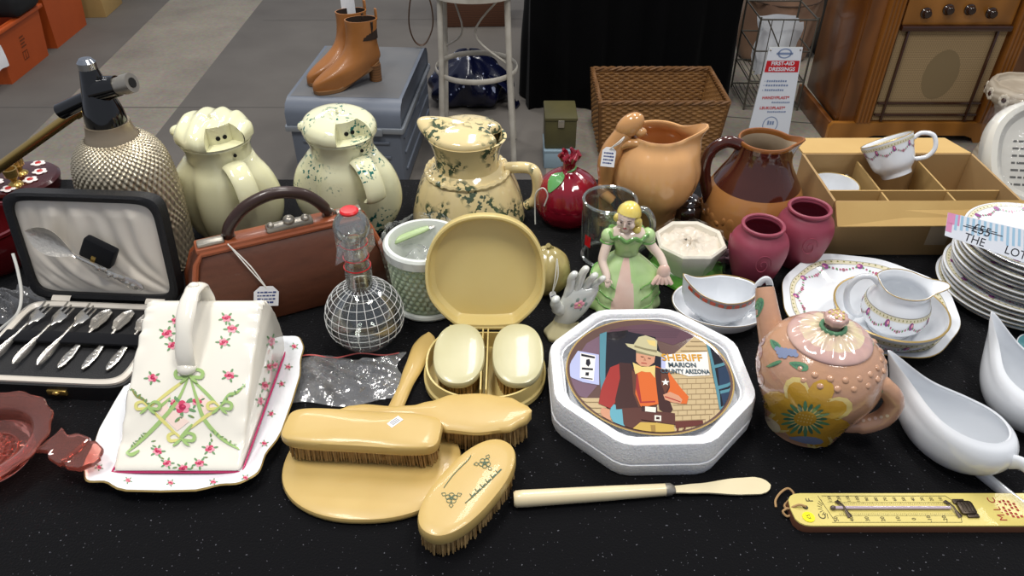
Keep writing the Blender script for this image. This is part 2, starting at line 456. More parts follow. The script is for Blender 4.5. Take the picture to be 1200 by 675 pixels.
# ---- grey tin trunk with the ankle boots
tin = mat('grey_blue_paint', '6d7480', .42, var=(5, '5c626c', .3), bump=(40, .1)); tin_top = mat('worn_grey_lid', '5f6266', .5, var=(6, '706e6c', .3)); tin_edge = mat('scuffed_metal_edge', '8b9096', .4, metal=.3)
pA = fl(478, 222); Wt, Dt, Ht = .43, .66, .354
t = thing('tin_trunk', 'grey painted metal trunk with a rounded lid, under the tan boots', 'trunk', (pA.x-Wt/2+.02, pA.y+Dt/2, 0), -.06)
b = MB(); b.box((0, 0, .125), (Wt-.012, Dt-.012, .25), tin, bev=.012)
for z in (.07, .14, .2): b.box((0, -Dt/2+.004, z), (Wt-.1, .01, .012), tin, bev=.004); b.box((Wt/2-.004, 0, z), (.01, Dt-.1, .012), tin, bev=.004)
b.build('trunk_body', t)
b = MB(); pf = [(-Dt/2, .252), (-Dt/2, .31), (-Dt/2+.02, .34), (-Dt/2+.06, .354), (Dt/2-.06, .354), (Dt/2-.02, .34), (Dt/2, .31), (Dt/2, .252)]
b.loft([[(x*s, y*(1-.02*(1-s)/.03 if s < 1 else 1), z-(1-s)*.3) for y, z in pf] for x, s in ((-Wt/2, .97), (-Wt/2, 1), (Wt/2, 1), (Wt/2, .97))], tin)
b.add([(-Wt/2+.012, -Dt/2+.06, .3546), (Wt/2-.012, -Dt/2+.06, .3546), (Wt/2-.012, Dt/2-.06, .3546), (-Wt/2+.012, Dt/2-.06, .3546)], [(0, 1, 2, 3)], tin_top)
b.build('lid', t)
b = MB()
for y in (-Dt/2-.003, Dt/2+.003): b.box((0, y, .252), (Wt+.012, .012, .022), tin_edge, bev=.004)
for x in (-Wt/2-.003, Wt/2+.003): b.box((x, 0, .252), (.012, Dt, .022), tin_edge, bev=.004)
b.build('rim_band', t)
b = MB(); b.box((.12, -Dt/2-.012, .25), (.05, .012, .03), tin_edge, bev=.004); b.build('latch', t)

tan = mat('tan_boot_leather', 'a96f3c', .36, coat=.12, var=(12, '96602f', .3)); sole = mat('boot_sole', '7d5a38', .6); heelw = mat('stacked_heel', '8a6039', .5, wave=(30, '6d4829', 1, 'Z')); dark_in = mat('boot_lining', '2b1d14', .8)
def boot(loc, rz, label):
    """heel at the origin, toe towards +X, 0.235 long"""
    t = thing('ankle_boot', label, 'boot', loc, rz, 'tan boots on the trunk')
    b = MB()
    zf = lambda x: .0 if x > .15 else .068*((.15-max(x, -.035))/.18)**1.15
    tab = spl([(-.032, .243, .036, .070, .012), (-.037, .244, .040, .084, .022), (-.038, .238, .041, .098, .038), (-.036, .212, .040, .112, .056), (-.033, .165, .038, .126, .082), (-.030, .122, .037, .140, .112), (-.029, .097, .037, .160, .146), (-.031, .087, .039, .185, .182), (-.034, .084, .041, .212, .214), (-.037, .085, .042, .234, .240)], 4)
    loops = []; M_ = 32
    for k, (xb, xf, w_, zb, zfr) in enumerate(tab):
        f = k/(len(tab)-1); lp = []
        for q in range(M_):
            th = 2*PI*q/M_; c, s_ = cos(th), sin(th)
            x = (xb+xf)/2+(xf-xb)/2*c; u = max(0, min(1, (x-xb)/(xf-xb)))
            foot = max(0, 1-f*2.2); shape = (1-foot)*1+foot*(.78+.42*max(0, sin(PI*max(0, min(1, u*.98))))**1.2*(.55+.6*u))*(.95)
            y = w_*s_*abs(s_)**(-.15 if abs(s_) > .01 else 0)*min(1.05, shape)
            zl = zb+(zfr-zb)*u**(1+.6*(1-f)); zl = max(zl, zf(x)+.010+.10*k/(len(tab)-1)*0)
            if k == 0: zl = zf(x)+.009
            elif k <= 5: zl = max(zf(x)+.009+.0025*k, zl*(k/5)+(zf(x)+.009+.004*k)*(1-k/5))
            lp.append((x, y, zl))
        loops.append(lp)
    b.loft(loops, tan, cap=False); b.add(loops[0], [tuple(range(M_))], tan)
    top = loops[-1]; c = (sum(p[0] for p in top)/M_, sum(p[2] for p in top)/M_)
    inner = [[(c[0]+(p[0]-c[0])*.93, p[1]*.93, p[2]-dz) for p in top] for dz in (0, .07)]
    b.loft([top]+inner, [tan, dark_in], cap=False); b.add(inner[-1], [tuple(range(M_))], dark_in)
    b.build('upper', t)
    b = MB(); out = []
    s = [(.242, .003), (.232, .026), (.20, .038), (.16, .040), (.12, .034), (.08, .028), (.03, .027), (-.018, .024), (-.03, 0)]
    s = spl(s, 3); full = s + [(x, -y) for x, y in s[::-1][1:-1]]
    b.loft([[(x, y, zf(x)+dz) for x, y in full] for dz in (0, .012)], sole); b.build('sole', t)
    b = MB(); b.loft([[(cx+r*.9*cos(a), r*sin(a), z) for a in [2*PI*k/16 for k in range(16)]] for cx, r, z in ((-.010, .025, 0), (-.009, .026, .03), (-.005, .031, .055), (-.001, .034, .066))], heelw); b.build('heel', t)
    b = MB(); b.box((-.037, 0, .245), (.006, .016, .04), tan, bev=.002); b.build('pull_tab', t)
    b = MB()
    for sg in (-1, 1): b.tube([(.0, sg*.0385, .232), (.0, sg*.037, .21), (.002, sg*.0355, .185)], [.006, .005, .001], dark_in, 8)
    b.build('elastic_gusset', t)
    return t
p1 = fl(377, 108, .356); p2 = fl(438, 94, .356); dv = (p1-p2).normalized(); rz = math.atan2(dv.y, dv.x)
boot(V((p2.x, p2.y, .3565)), rz, 'tan leather ankle boot, the one in front on the grey trunk')
bk = boot(V((p2.x-.055, p2.y+.10, .3565)), rz+.12, 'tan leather ankle boot behind, with a white card stuck in its top')
b = MB(); b.grid(lambda u, v: (.05*u-.02, .012*sin(2*u), .10*v), 6, 6, paper); o = b.build('insole_card', None)
q = V((p2.x-.055, p2.y+.10, 0)); o.matrix_world = Mx((q.x+.02*cos(rz)-.02, q.y+.01, .3565+.175), .1); tag(o, 'white card standing up out of the rear tan boot', 'card')
b = MB(); sp = fl(489, 50, .356)
loop = spl([(0, 0, .006), (.03, .0, .03), (.055, 0, .10), (.045, 0, .2), (.0, 0, .25), (-.03, 0, .2), (-.045, 0, .1), (-.03, 0, .03)], 5, True)
b.tube(loop, (.003, .010), mat('brown_strap_leather', '4a3423', .5), 8, closed=True, up=(0, 1, 0)); o = b.build('leather_strap', None); o.matrix_world = Mx((-.385, 3.17, .357), .1)
tag(o, 'thin brown leather strap looping up at the back of the grey trunk', 'strap')

# ---- white stool
sw = mat('chipped_white_paint', 'c9c4b8', .5, var=(20, 'aaa396', .25))
fr = fl(606, 203); fL = fl(526, 200)
cx = (fr.x+fL.x)/2-.022; t = thing('white_stool', 'tall white painted metal stool behind the spotted jugs', 'stool', (cx, 2.9, 0))
top, ft = .158, .185
b = MB(); b.lathe([(0, .70), (.182, .70), (.192, .707), (.192, .723), (.184, .73), (0, .73)], sw, 48); b.build('seat', t)
b = MB(); b.lathe([(.170, .665), (.181, .665), (.181, .70), (.170, .70), (.170, .665)], sw, 48); b.build('apron_ring', t)
for a in (-140, -40, 40, 140):
    a = math.radians(a); b = MB()
    b.tube([(top*cos(a), top*sin(a), .69), (.170*cos(a), .170*sin(a), .37), (ft*cos(a)*1.05, ft*sin(a)*1.05, .004)], [.011, .011, .012], sw, 10); b.build('leg', t)
b = MB(); R = .160
b.tube([(R*cos(a), R*sin(a), .37) for a in [2*PI*k/40 for k in range(40)]], (.004, .011), sw, 8, closed=True); b.build('foot_ring', t)
b = MB()
for a0 in (-40, 140):
    a = math.radians(a0); a2 = math.radians(a0+80 if a0 > 0 else a0-100)
    b.tube(spl([(.160*cos(a), .160*sin(a), .42), (.05*cos((a+a2)/2), .05*sin((a+a2)/2), .52), (.15*cos(a), .15*sin(a), .68)], 6), .004, sw, 6)
b.build('brace', t)

# ---- navy plastic bag
navy = mat('navy_plastic', '0b0f2a', .25, coat=.4, bump=(35, 1), fleck=(30, '9fa8c4', .70, 0, 1))
c = fl(545, 122); t = thing('plastic_bag', 'crumpled navy blue plastic bag with white marks behind the stool', 'bag', (c.x+.02, c.y+.05, 0))
b = MB(); rnd = random.Random(4)
b.lathe(spl([(.10, 0), (.17, .02), (.19, .08), (.16, .15), (.09, .2), (.05, .225), (0, .235)], 4), navy, 56, rf=lambda th, i, r, z: (r*(1+.10*sin(5*th+z*20)+.06*sin(11*th-z*40)), z*(1+.08*sin(3*th)) if z > .01 else z), sy=.75)
b.lathe([(0, 0), (.10, 0)], navy, 56, sy=.75); b.build('bag_body', t)
b = MB(); b.tube(spl([(.1, -.06, .15), (.18, -.1, .1), (.22, -.1, .02), (.24, -.06, .004)], 5), (.02, .003), navy, 8); b.build('handle', t)

# ---- reddish wooden crate far behind the stool
wood_r = mat('reddish_wicker', '5e3a25', .7, wave=(30, '44281a', 2, 'Z'))
c = fl(560, 32); t = thing('wooden_box', 'reddish brown box on the floor far behind the white stool', 'box', (c.x-.02, c.y+.15, 0), .05)
b = MB(); b.box((0, 0, .17), (.42, .3, .34), wood_r, bev=.008); b.build('box_body', t)
b = MB(); b.box((0, 0, .35), (.44, .32, .02), wood_r, bev=.006); b.build('lid', t)

# ---- olive tin on a pale blue box
c = fl(655, 196)
olivet = mat('olive_tin_paint', '55502f', .45, var=(12, '48432a', .3)); paleb = mat('pale_blue_card', '8fa4b0', .6)
t = thing('card_box', 'small pale blue box under the olive tin', 'box', (c.x, c.y+.07, 0), 0); b = MB(); b.box((0, 0, .035), (.125, .16, .07), paleb, bev=.003); b.build('box_body', t)
b = MB(); b.box((0, 0, .075), (.128, .163, .009), paleb, bev=.002); b.build('lid', t)
t = thing('olive_tin', 'olive green tin box standing on the pale blue box beside the basket', 'tin', (c.x+.002, c.y+.09, .08), 0)
b = MB(); b.box((0, 0, .06), (.125, .17, .12), olivet, bev=.005); b.build('tin_body', t)
b = MB(); b.box((0, 0, .127), (.131, .176, .016), olivet, bev=.005); b.build('lid', t)
b = MB(); b.box((0, -.09, .11), (.025, .006, .03), steel, bev=.002); b.build('clasp', t)

# ---- wicker basket
wick = mat('wicker', '9b6f3c', .6, var=(40, '6e4a24', .3), bump=(200, .2)); wick_d = mat('dark_wicker', '7a5229', .6, var=(40, '573818', .3))
x0, x1, y0, y1, H = .352, .866, 2.84, 3.21, .245
t = thing('wicker_basket', 'open rectangular wicker basket on the floor before the black drape', 'basket', ((x0+x1)/2, (y0+y1)/2, 0))
w, d = x1-x0, y1-y0
def wall(b, p, q, k, nrm):
    """woven wall from p to q; bottom drawn in by k"""
    L = (V(q)-V(p)).length; nu = int(L/.0055); nv = 56; st = .022
    for s in (0, 1):
        def fn(u, v):
            x = p[0]+(q[0]-p[0])*u; y = p[1]+(q[1]-p[1])*u; z = H*v; s_ = k+(1-k)*v
            row = v*24; wv = sin(PI*u*L/st+PI*(int(row) % 2))*.0035*abs(sin(PI*row))**.6 + .0025*abs(sin(PI*row))
            n = -nrm if s else nrm
            o = (.004 + wv*(1 if not s else -1)) 
            return (x*s_+n.x*(.004+(wv if not s else -wv+.002)), y*s_+n.y*(.004+(wv if not s else -wv+.002)), z)
        b.grid(fn, nu, nv*2, wick)
cs = [(-w/2, -d/2), (w/2, -d/2), (w/2, d/2), (-w/2, d/2)]; ns = [V((0, -1, 0)), V((1, 0, 0)), V((0, 1, 0)), V((-1, 0, 0))]
for i in range(4):
    b = MB(); wall(b, cs[i], cs[(i+1) % 4], .92, ns[i]); b.build('woven_side', t)
b = MB(); b.box((0, 0, .006), (w*.92, d*.92, .012), wick_d); b.build('base', t)
b = MB()
rimp = []
for i in range(4):
    p, q = cs[i], cs[(i+1) % 4]
    for k in range(14): rimp.append((p[0]+(q[0]-p[0])*k/14, p[1]+(q[1]-p[1])*k/14))
n = len(rimp)
for ph in (0, 2*PI/3, 4*PI/3):
    fine = []
    for i in range(n*4):
        a = rimp[i//4]; c2 = rimp[(i//4+1) % n]; f = (i % 4)/4
        x, y = a[0]+(c2[0]-a[0])*f, a[1]+(c2[1]-a[1])*f
        an = i*.55+ph; dr = V((x, y, 0)).normalized()
        fine.append((x+dr.x*.006*cos(an), y+dr.y*.006*cos(an), H+.006*sin(an)))
    b.tube(fine, .0065, wick_d, 6, closed=True)
b.build('braided_rim', t)
for x, y in cs:
    b = MB(); b.tube([(x*.92, y*.92, .002), (x, y, H)], .009, wick_d, 8); b.build('corner_post', t)

# ---- wire rack, papers, first-aid sign, bundles
wire = mat('rack_wire', '6a675e', .4, metal=.7)
t = thing('wire_rack', 'small wire rack with loose white sheets behind the first aid sign', 'rack', (1.22, 3.47, 0), -.03)
w, d, h = .25, .28, .42
b = MB()
for z in (.02, .14, .28, h):
    b.tube([(-w/2, -d/2, z), (w/2, -d/2, z), (w/2, d/2, z), (-w/2, d/2, z)], .004, wire, 6, closed=True)
for x in (-w/2, w/2):
    for y in (-d/2, d/2): b.tube([(x, y, 0), (x, y, h+.01)], .0045, wire, 6)
b.build('frame', t)
b = MB()
for i in range(12):
    x = -w/2+w*(i+.5)/12; b.tube([(x, -d/2, .14), (x, d/2, .14)], .002, wire, 6); b.tube([(x, -d/2, .022), (x, d/2, .022)], .002, wire, 6)
for i in range(1, 5): b.tube([(-w/2+w*i/5, -d/2, .14), (-w/2+w*i/5, -d/2, h)], .002, wire, 6)
b.tube([(-w/2+.03, -d/2, h), (w/2-.05, -d/2, .14)], .003, wire, 6)
b.build('wire_shelf', t)
for i in range(3):
    b = MB(); b.grid(lambda u, v: (.18*u-.09+.01*sin(9*v+i), .012*sin(7*u+2*i)+.02*v, .24*v), 14, 8, mat('thin_white_plastic', 'cfd2d6', .35))
    o = b.build('white_sheet', None); o.matrix_world = Mx((1.215+.004*i, 3.39+.05*i, .146), .05*i-.05)
    tag(o, 'thin white sheet standing in the wire rack behind the first aid sign', 'sheet', 'white sheets in the wire rack')
sgn = mat('sign_white', 'dfe4ec', .3, coat=.3); sred = mat('sign_red', 'c41b26', .35); sblue = mat('sign_blue', '7d8eb0', .4); sgrey = mat('sign_edge', 'a4a6a2', .5)
pb = V((1.115, 2.93, 0)); tp = hit(921, 55, pb, V((0, 1, .12)).normalized())
Hs = .52
t = thing('first_aid_sign', 'white standing card sign headed FIRST-AID DRESSINGS in red', 'sign', pb, 0, rx=-.05)
tl, tr, bl = [hit(*q, pb+V((0, -.004, 0)), V((0, 1, -.05))) for q in ((902, 55), (941, 57), (880, 142))]
MI = t.matrix_world.inverted(); a, c2, d2 = MI @ tl, MI @ tr, MI @ bl
br = MI @ hit(925, 152, pb, V((0, 1, -.05)))
zt = (a.z+c2.z)/2
kx = (d2.x-a.x)/(d2.z-a.z); kr = (br.x-c2.x)/(br.z-c2.z)
L0, R0 = a.x+kx*(0-a.z), c2.x+kr*(0-c2.z)
b = MB(); b.loft([[(L0, y, 0), (R0, y, 0), (c2.x, y, zt), (a.x, y, zt)] for y in (0, .008)], [sgrey, sgrey])
b.add([(L0, -.0008, 0), (R0, -.0008, 0), (c2.x, -.0008, zt), (a.x, -.0008, zt)], [(0, 1, 2, 3)], sgn)
def sgnp(u, v): # u 0..1 across, v metres down from the top
    z = zt-v; f = v/zt; l = a.x+(L0-a.x)*f; r = c2.x+(R0-c2.x)*f
    return V((l+(r-l)*u, -.0016, z))
wt = c2.x-a.x
def sq(u0, u1, v0, v1, m): b.add([sgnp(u0, v1), sgnp(u1, v1), sgnp(u1, v0), sgnp(u0, v0)], [(0, 1, 2, 3)], m)
pv = lambda py: zt-(MI @ hit(905, py, pb, V((0, 1, -.05)))).z
def st(s, py, size, m, u=.5, ax='CENTER', bold=0, sp=1):
    p = sgnp(u, pv(py)); b.text(s, size, m, Matrix.Translation(p+V((0, -.0006, 0))) @ Matrix.Rotation(PI/2, 4, 'X'), ax, bold=bold, spacing=sp)
sq(.03, .97, pv(71), pv(84.5), sred)
st('FIRST-AID', 74.3, wt*.16, sgn, bold=.0006); st('DRESSINGS', 81, wt*.16, sgn, bold=.0006)
def scrawl(py, u0, u1, n, hgt, m):
    for k in range(n):
        ua = u0+(u1-u0)*k/n; ub = ua+(u1-u0)/n*.72; sq(ua, ub, pv(py)-hgt/2*(1 if k % 3 else 1.3), pv(py)+hgt/2, m)
for k, (py, u1) in enumerate(((95, .72), (100, .78), (105.5, .68))):
    sq(.10, .12, pv(py)-.002, pv(py)+.002, sblue); scrawl(py, .16, u1, 9, wt*.055, sblue)
st('HANDYPLAST*', 114.5, wt*.125, sred, .5, bold=.0004); scrawl(120, .42, .9, 10, wt*.045, sblue)
st('LEUKOPLAST*', 126.5, wt*.125, sred, .47, bold=.0004); scrawl(131, .36, .84, 10, wt*.045, sblue)
def ell(pc, u, rx, rz, m, w=.12):
    c = sgnp(u, pv(pc)); vs = []; fs = []; n = 40
    for k in range(n):
        th = 2*PI*k/n
        for q in (1, 1-w): vs.append((c.x+rx*q*cos(th), c.y, c.z+rz*q*sin(th)))
    for k in range(n): k2 = (k+1) % n; fs.append((2*k, 2*k2, 2*k2+1, 2*k+1))
    b.add(vs, fs, m)
ell(62.5, .5, wt*.21, wt*.15, sblue, .22); sq(.26, .74, pv(61.5), pv(64), sblue); ell(146, .5, wt*.24, wt*.27, sblue, .1)
scrawl(144, .42, .6, 3, wt*.12, sblue)
for u in (.06, .94):
    c = sgnp(u, pv(58.5)); b.ball(c, (.004, .002, .004), steel, seg=10, ring=6)
b.build('sign_board', t)
b = MB(); b.loft([[(L0+.03, .01, .0), (R0-.03, .01, 0), (R0-.04, .012, .3), (L0+.04, .012, .3)], [(L0+.03, .10, .0), (R0-.03, .10, 0), (R0-.04, .016, .3), (L0+.04, .016, .3)]], sgrey, M=None); b.build('stand_strut', t)
bun = mat('brown_wrapped_plastic', 'a3836a', .3, coat=.3, bump=(9, 1), var=(6, '85695a', .3)); 
c = fl(925, 62); t = thing('wrapped_bundle', 'large brown bundle wrapped in plastic behind the wire rack', 'bundle', (1.42, 4.05, 0))
b = MB(); b.lathe(spl([(.15, 0), (.19, .03), (.20, .25), (.18, .48), (.12, .6), (0, .63)], 5), bun, 48, rf=lambda th, i, r, z: (r*(1+.05*sin(4*th+z*9)+.03*sin(9*th-14*z)), z), sy=.8); b.lathe([(0, 0), (.15, 0)], bun, 48, sy=.8); b.build('bundle_body', t)
b = MB(); b.tube([(.20*cos(a), .165*sin(a), .33+.02*sin(a)) for a in [2*PI*k/30 for k in range(30)]], .004, mat('dark_cord', '4b382b', .7), 6, closed=True); b.build('cord', t)
t = thing('black_case', 'tall black case standing on the floor just left of the radio', 'case', (1.80, 4.1, 0), -.05)
b = MB(); b.box((0, 0, .36), (.28, .2, .72), mat('black_case_vinyl', '100e0d', .5, bump=(200, .3)), bev=.012); b.build('case_body', t)
b = MB(); b.tube(spl([(-.06, 0, .72), (-.05, 0, .75), (.05, 0, .75), (.06, 0, .72)], 4), .008, mat('black_case_vinyl'), 8); b.build('handle', t)

# ---- console radio
wal = mat('radio_veneer', '7b4a20', .25, coat=.35, wave=(3.2, '5f3716', 6, 'X')); wal_side = mat('radio_side_veneer', '70421a', .28, coat=.25, wave=(2.2, '5a3213', 5, 'Y')); wal_h = mat('honey_wood', 'a56c2c', .28, coat=.35, wave=(2.5, '8d5a20', 5, 'X')); wal_p = mat('pillar_wood', '8c561f', .28, coat=.3, var=(8, '774718', .3, (1, 1, .1)))
trimd = mat('dark_radio_trim', '3a1d10', .25, coat=.5); knobm = mat('bakelite_knob', '2a1a14', .15, coat=.6)
def cloth_mat():
    m = mat('grille_cloth', 'b49767', .8); nt = m.node_tree; N = nt.nodes; L = nt.links; b = N['Principled BSDF']
    tc = N.new('ShaderNodeTexCoord'); mp = N.new('ShaderNodeMapping'); mp.inputs['Rotation'].default_value = (0, PI/4, 0); L.new(tc.outputs['Object'], mp.inputs[0])
    ck = N.new('ShaderNodeTexChecker'); ck.inputs['Scale'].default_value = 210; ck.inputs[1].default_value = lin('ab9169'); ck.inputs[2].default_value = lin('877050'); L.new(mp.outputs[0], ck.inputs[0])
    L.new(ck.outputs[0], b.inputs['Base Color']); return m
gcloth = cloth_mat(); gdark = mat('grille_opening_dark', '7b6240', .85)
YR = fl(968, 166).y
xl = hit(979, 140, V((0, YR+.02, 0)), V((0, 1, 0))).x; xr = hit(1178, 140, V((0, YR+.02, 0)), V((0, 1, 0))).x
RX = (xl+xr)/2; RWd = xr-xl; RD = .40; RH = .98
t = thing('console_radio', 'large polished wood floor radio with a cloth speaker grille and four knobs', 'radio', (RX, YR, 0))
fx = lambda px, py: hit(px, py, V((0, YR+.02, 0)), V((0, 1, 0)))
b = MB(); b.box((0, .02+RD/2, .08+(RH-.08)/2), (RWd, RD, RH-.08), wal_side, bev=.012); b.build('cabinet', t)
# plinth with an arched cut-out
b = MB(); hw = RWd/2+.03; 
out = [(-hw, 0), (-hw+.15, 0), (-hw+.165, .022), (-hw+.2, .034), (hw-.2, .034), (hw-.165, .022), (hw-.15, 0), (hw, 0), (hw, .075), (hw-.012, .092), (-hw+.012, .092), (-hw, .075)]
b.loft([[(x, y, z) for x, z in out] for y in (-.012, .012)], wal_h)
for s in (-1, 1): b.box((s*(hw-.012), .22, .045), (.024, .42, .09), wal_side, bev=.004)
b.build('plinth', t)
loc = lambda px, py: fx(px, py)-V((RX, YR, 0))
b = MB(); b.box((0, .017, .5), (RWd-.02, .012, .83), wal, bev=.003); b.build('front_panel', t)
gx0, gx1 = loc(1020, 139).x, loc(1138, 139).x; gz0 = loc(1078, 139).z; gz1 = loc(1113, 34).z
b = MB(); b.box(((gx0+gx1)/2, .009, (gz0+gz1)/2), (gx1-gx0, .006, gz1-gz0), gcloth)
n = 40; cz = gz0+(gz1-gz0)*.52; cxg = (gx0+gx1)/2+.01
b.add([(cxg+.072*cos(2*PI*k/n), .0055, cz+.105*sin(2*PI*k/n)) for k in range(n)], [tuple(range(n))], mat('grille_dark_oval', '84704f', .85))  # darker oval in the middle of the grille cloth
b.build('speaker_grille', t)
for nm, xs in (('fluted_pillar', (gx0-.075, gx0-.012)), ('fluted_pillar', (gx1+.012, gx1+.075))):
    b = MB(); b.box(((xs[0]+xs[1])/2, .002, .52), (xs[1]-xs[0], .03, .86), wal_p, bev=.004)
    for k in range(4):
        x = xs[0]+(xs[1]-xs[0])*(k+.5)/4; b.tube([(x, -.012, .095), (x, -.012, .945)], .0062, wal_p, 8)
    b.build(nm, t)
for nm, (xa, xb, za, zb) in (('grille_bar', (gx0, gx1, loc(1078, 118.5).z, None)), ('grille_bar', (gx0, gx1, loc(1078, 132).z, None))):
    b = MB(); b.box(((xa+xb)/2, .0, za), (xb-xa, .012, .009), trimd, bev=.002); b.build('grille_bar', t)
for px in (1029, 1126):
    x = loc(px, 139).x; b = MB(); b.box((x, -.002, (gz0+gz1)/2), (.009, .014, gz1-gz0), trimd, bev=.002); b.build('grille_bar', t)
b = MB(); b.box(((gx0+gx1)/2, -.004, gz1+.012), (gx1-gx0+.004, .026, .022), trimd, bev=.004); b.build('dial_ledge', t)
b = MB(); b.box(((gx0+gx1)/2, .006, gz1+.023+.16), (gx1-gx0, .014, .32), wal_h, bev=.003); b.build('control_panel', t)
for px, py in ((1082, 13), (1108, 9), (1133, 9), (1158, 13)):
    p = loc(px, py); b = MB(); R = Matrix.Translation(V((p.x, -.001, p.z))) @ Matrix.Rotation(PI/2, 4, 'X')
    b.lathe([(.021, 0), (.021, .006), (.017, .010), (.016, .022), (.013, .026), (0, .027)], knobm, 24, R); b.build('knob', t)
b = MB(); b.box((0, .02+RD/2, RH+.012), (RWd+.03, RD+.03, .025), wal_side, bev=.008); b.build('top', t)
# ---- cream quilted pouffe and red cushion at the right edge
creamq = mat('cream_quilted_fabric', 'c3b7a4', .8, wave=(14, 'a89a86', 3, 'Z'))
c = fl(1206, 262); t = thing('embossed_stand', 'cream pot with a raised flower pattern standing right of the radio', 'pot', (1.99, 2.78, 0))
b = MB(); b.lathe(spl([(.09, 0), (.095, .03), (.075, .12), (.07, .19), (.085, .25), (.13, .29), (.135, .325), (.12, .35)], 4)+[(.11, .35), (.1, .33), (0, .32)], creamq, 48, rf=lambda th, i, r, z: (r*(1+.02*sin(12*th)), z)); b.lathe([(0, 0), (.09, 0)], creamq, 48); b.build('pot_body', t)
for k in range(12):
    b = MB(); th = 2*PI*k/12; cxx, cyy = .135*cos(th), .135*sin(th)
    R = Mx((cxx, cyy, .31), th) @ Matrix.Rotation(PI/2, 4, 'Y')
    b.ball((0, 0, .002), (.010, .010, .006), trimd, R, 10, 6)
    for q in range(8): b.ball((.015*cos(q*PI/4), .015*sin(q*PI/4), 0), (.010, .008, .004), mat('cream_relief', 'd2c8b6', .6), R, 8, 5)
    b.build('relief_flower', t)
t = thing('red_cushion', 'dark red cushion on the floor at the right edge behind the cream pot', 'cushion', (2.62, 3.35, 0))
b = MB(); b.lathe(spl([(.1, 0), (.2, .03), (.22, .14), (.2, .3), (.12, .36), (0, .375)], 4), mat('red_cloth', '8c1420', .8, bump=(300, .3)), 40); b.lathe([(0, 0), (.1, 0)], mat('red_cloth'), 40); b.build('cushion_body', t)
# ================= ON THE TABLE: LEFT =================
# ---- soda siphon
mesh_m = mat('woven_wire_mesh', 'cbbfa6', .32, metal=.7); mesh_d = mat('dark_wire_gap', '5a5145', .5, metal=.6)
blk = mat('black_enamel', '0b0b0c', .1, coat=.7); cap_m = mat('chrome', 'b9bcc0', .15, metal=1)
bs = on(183, 309); 
t = thing('soda_siphon', 'old soda siphon with woven wire mesh body and black head', 'siphon', bs)
pr = rows(bs, [(300, 46), (265, 50), (225, 53), (195, 52), (178, 47), (167, 39), (160, 30)])
body = spl([(pr[0][0]*.9, .004), (pr[0][0], .02)]+pr[1:], 14)
b = MB()
NT = 44
def mesh_rf(th, i, r, z):
    k = abs(sin(NT/2*th+i*PI/6.0))*abs(sin(NT/2*th-i*PI/6.0))
    return (r+.0042*k-.001, z)
zs = body; ln = 0
# resample along the length for an even weave
pts = []; seglen = .0022
acc = 0; pts.append(zs[0])
for p, q in zip(zs, zs[1:]):
    L = math.hypot(q[0]-p[0], q[1]-p[1]); n = max(1, int(L/seglen))
    for k in range(1, n+1): pts.append((p[0]+(q[0]-p[0])*k/n, p[1]+(q[1]-p[1])*k/n))
b.lathe([(0, .002)]+pts, mesh_m, 256, rf=mesh_rf); b.build('mesh_body', t, angle=60)
ztop = pts[-1][1]; r0 = pts[-1][0]
cr = rows(bs, [(167, 31), (160, 29.5), (155, 27), (151, 26), (146, 25), (143, 25)])
b = MB(); b.lathe([(0, cr[0][1]-.005), (cr[0][0]*1.04, cr[0][1]-.005)]+[(r, z) for r, z in cr]+[(0, cr[-1][1])], mat('worn_collar_metal', 'a3937c', .35, metal=.6), 40); b.build('collar', t)
hd = rows(bs, [(145, 23), (130, 22), (110, 17), (90, 12.5), (78, 10)])
b = MB(); b.lathe([(0, hd[0][1]-.003)]+spl(hd, 4)+[(0, hd[-1][1])], blk, 32)
zc = zat(bs, 104)-bs.z
b.tube([(.0, 0, zc-.002), (.035, -.004, zc+.006)], [.02, .014], blk, 16)
b.build('head', t)
b = MB(); b.lathe([(0, hd[-1][1]-.003), (hd[-1][0]*1.05, hd[-1][1]-.003), (hd[-1][0]*1.05, hd[-1][1]+.006), (hd[-1][0]*.7, hd[-1][1]+.011), (0, hd[-1][1]+.012)], cap_m, 24); b.build('cap', t)
b = MB(); A = V((.03, -.004, zc+.004)); B = V((.058, -.008, zc+.012))
b.tube([A, A.lerp(B, .5), A.lerp(B, .52), B], [.012, .012, .0135, .0135], steel, 18); b.tube([B, B+(B-A).normalized()*.001], .007, mat('dark_hole', '0a0908', .9), 12); b.build('cartridge_holder', t)
b = MB(); z2 = zat(bs, 124)-bs.z; b.tube([(-.012, 0, z2+.012), (-.035, 0.002, z2+.002), (-.062, .004, z2-.010)], [.011, .011, .0115], blk, 14); b.build('lever', t)
# brass rod leaning behind
pa = on(-8, 200, .03); 
q = hit(97, 126, V((0, bs.y+.07, 0)), V((0, 1, 0))); p = hit(-2, 197, V((0, bs.y+.12, 0)), V((0, 1, 0)))
dd = (p-q).normalized(); k = (T+.008-q.z)/dd.z
b = MB(); e2 = q+dd*k
b.tube([q, e2], .0085, brass, 14); b.tube([q-dd*.002, q+dd*.02], .0105, brass, 14); tag(b.build('brass_rod', None), 'slim brass rod leaning down to the left behind the soda siphon', 'rod')
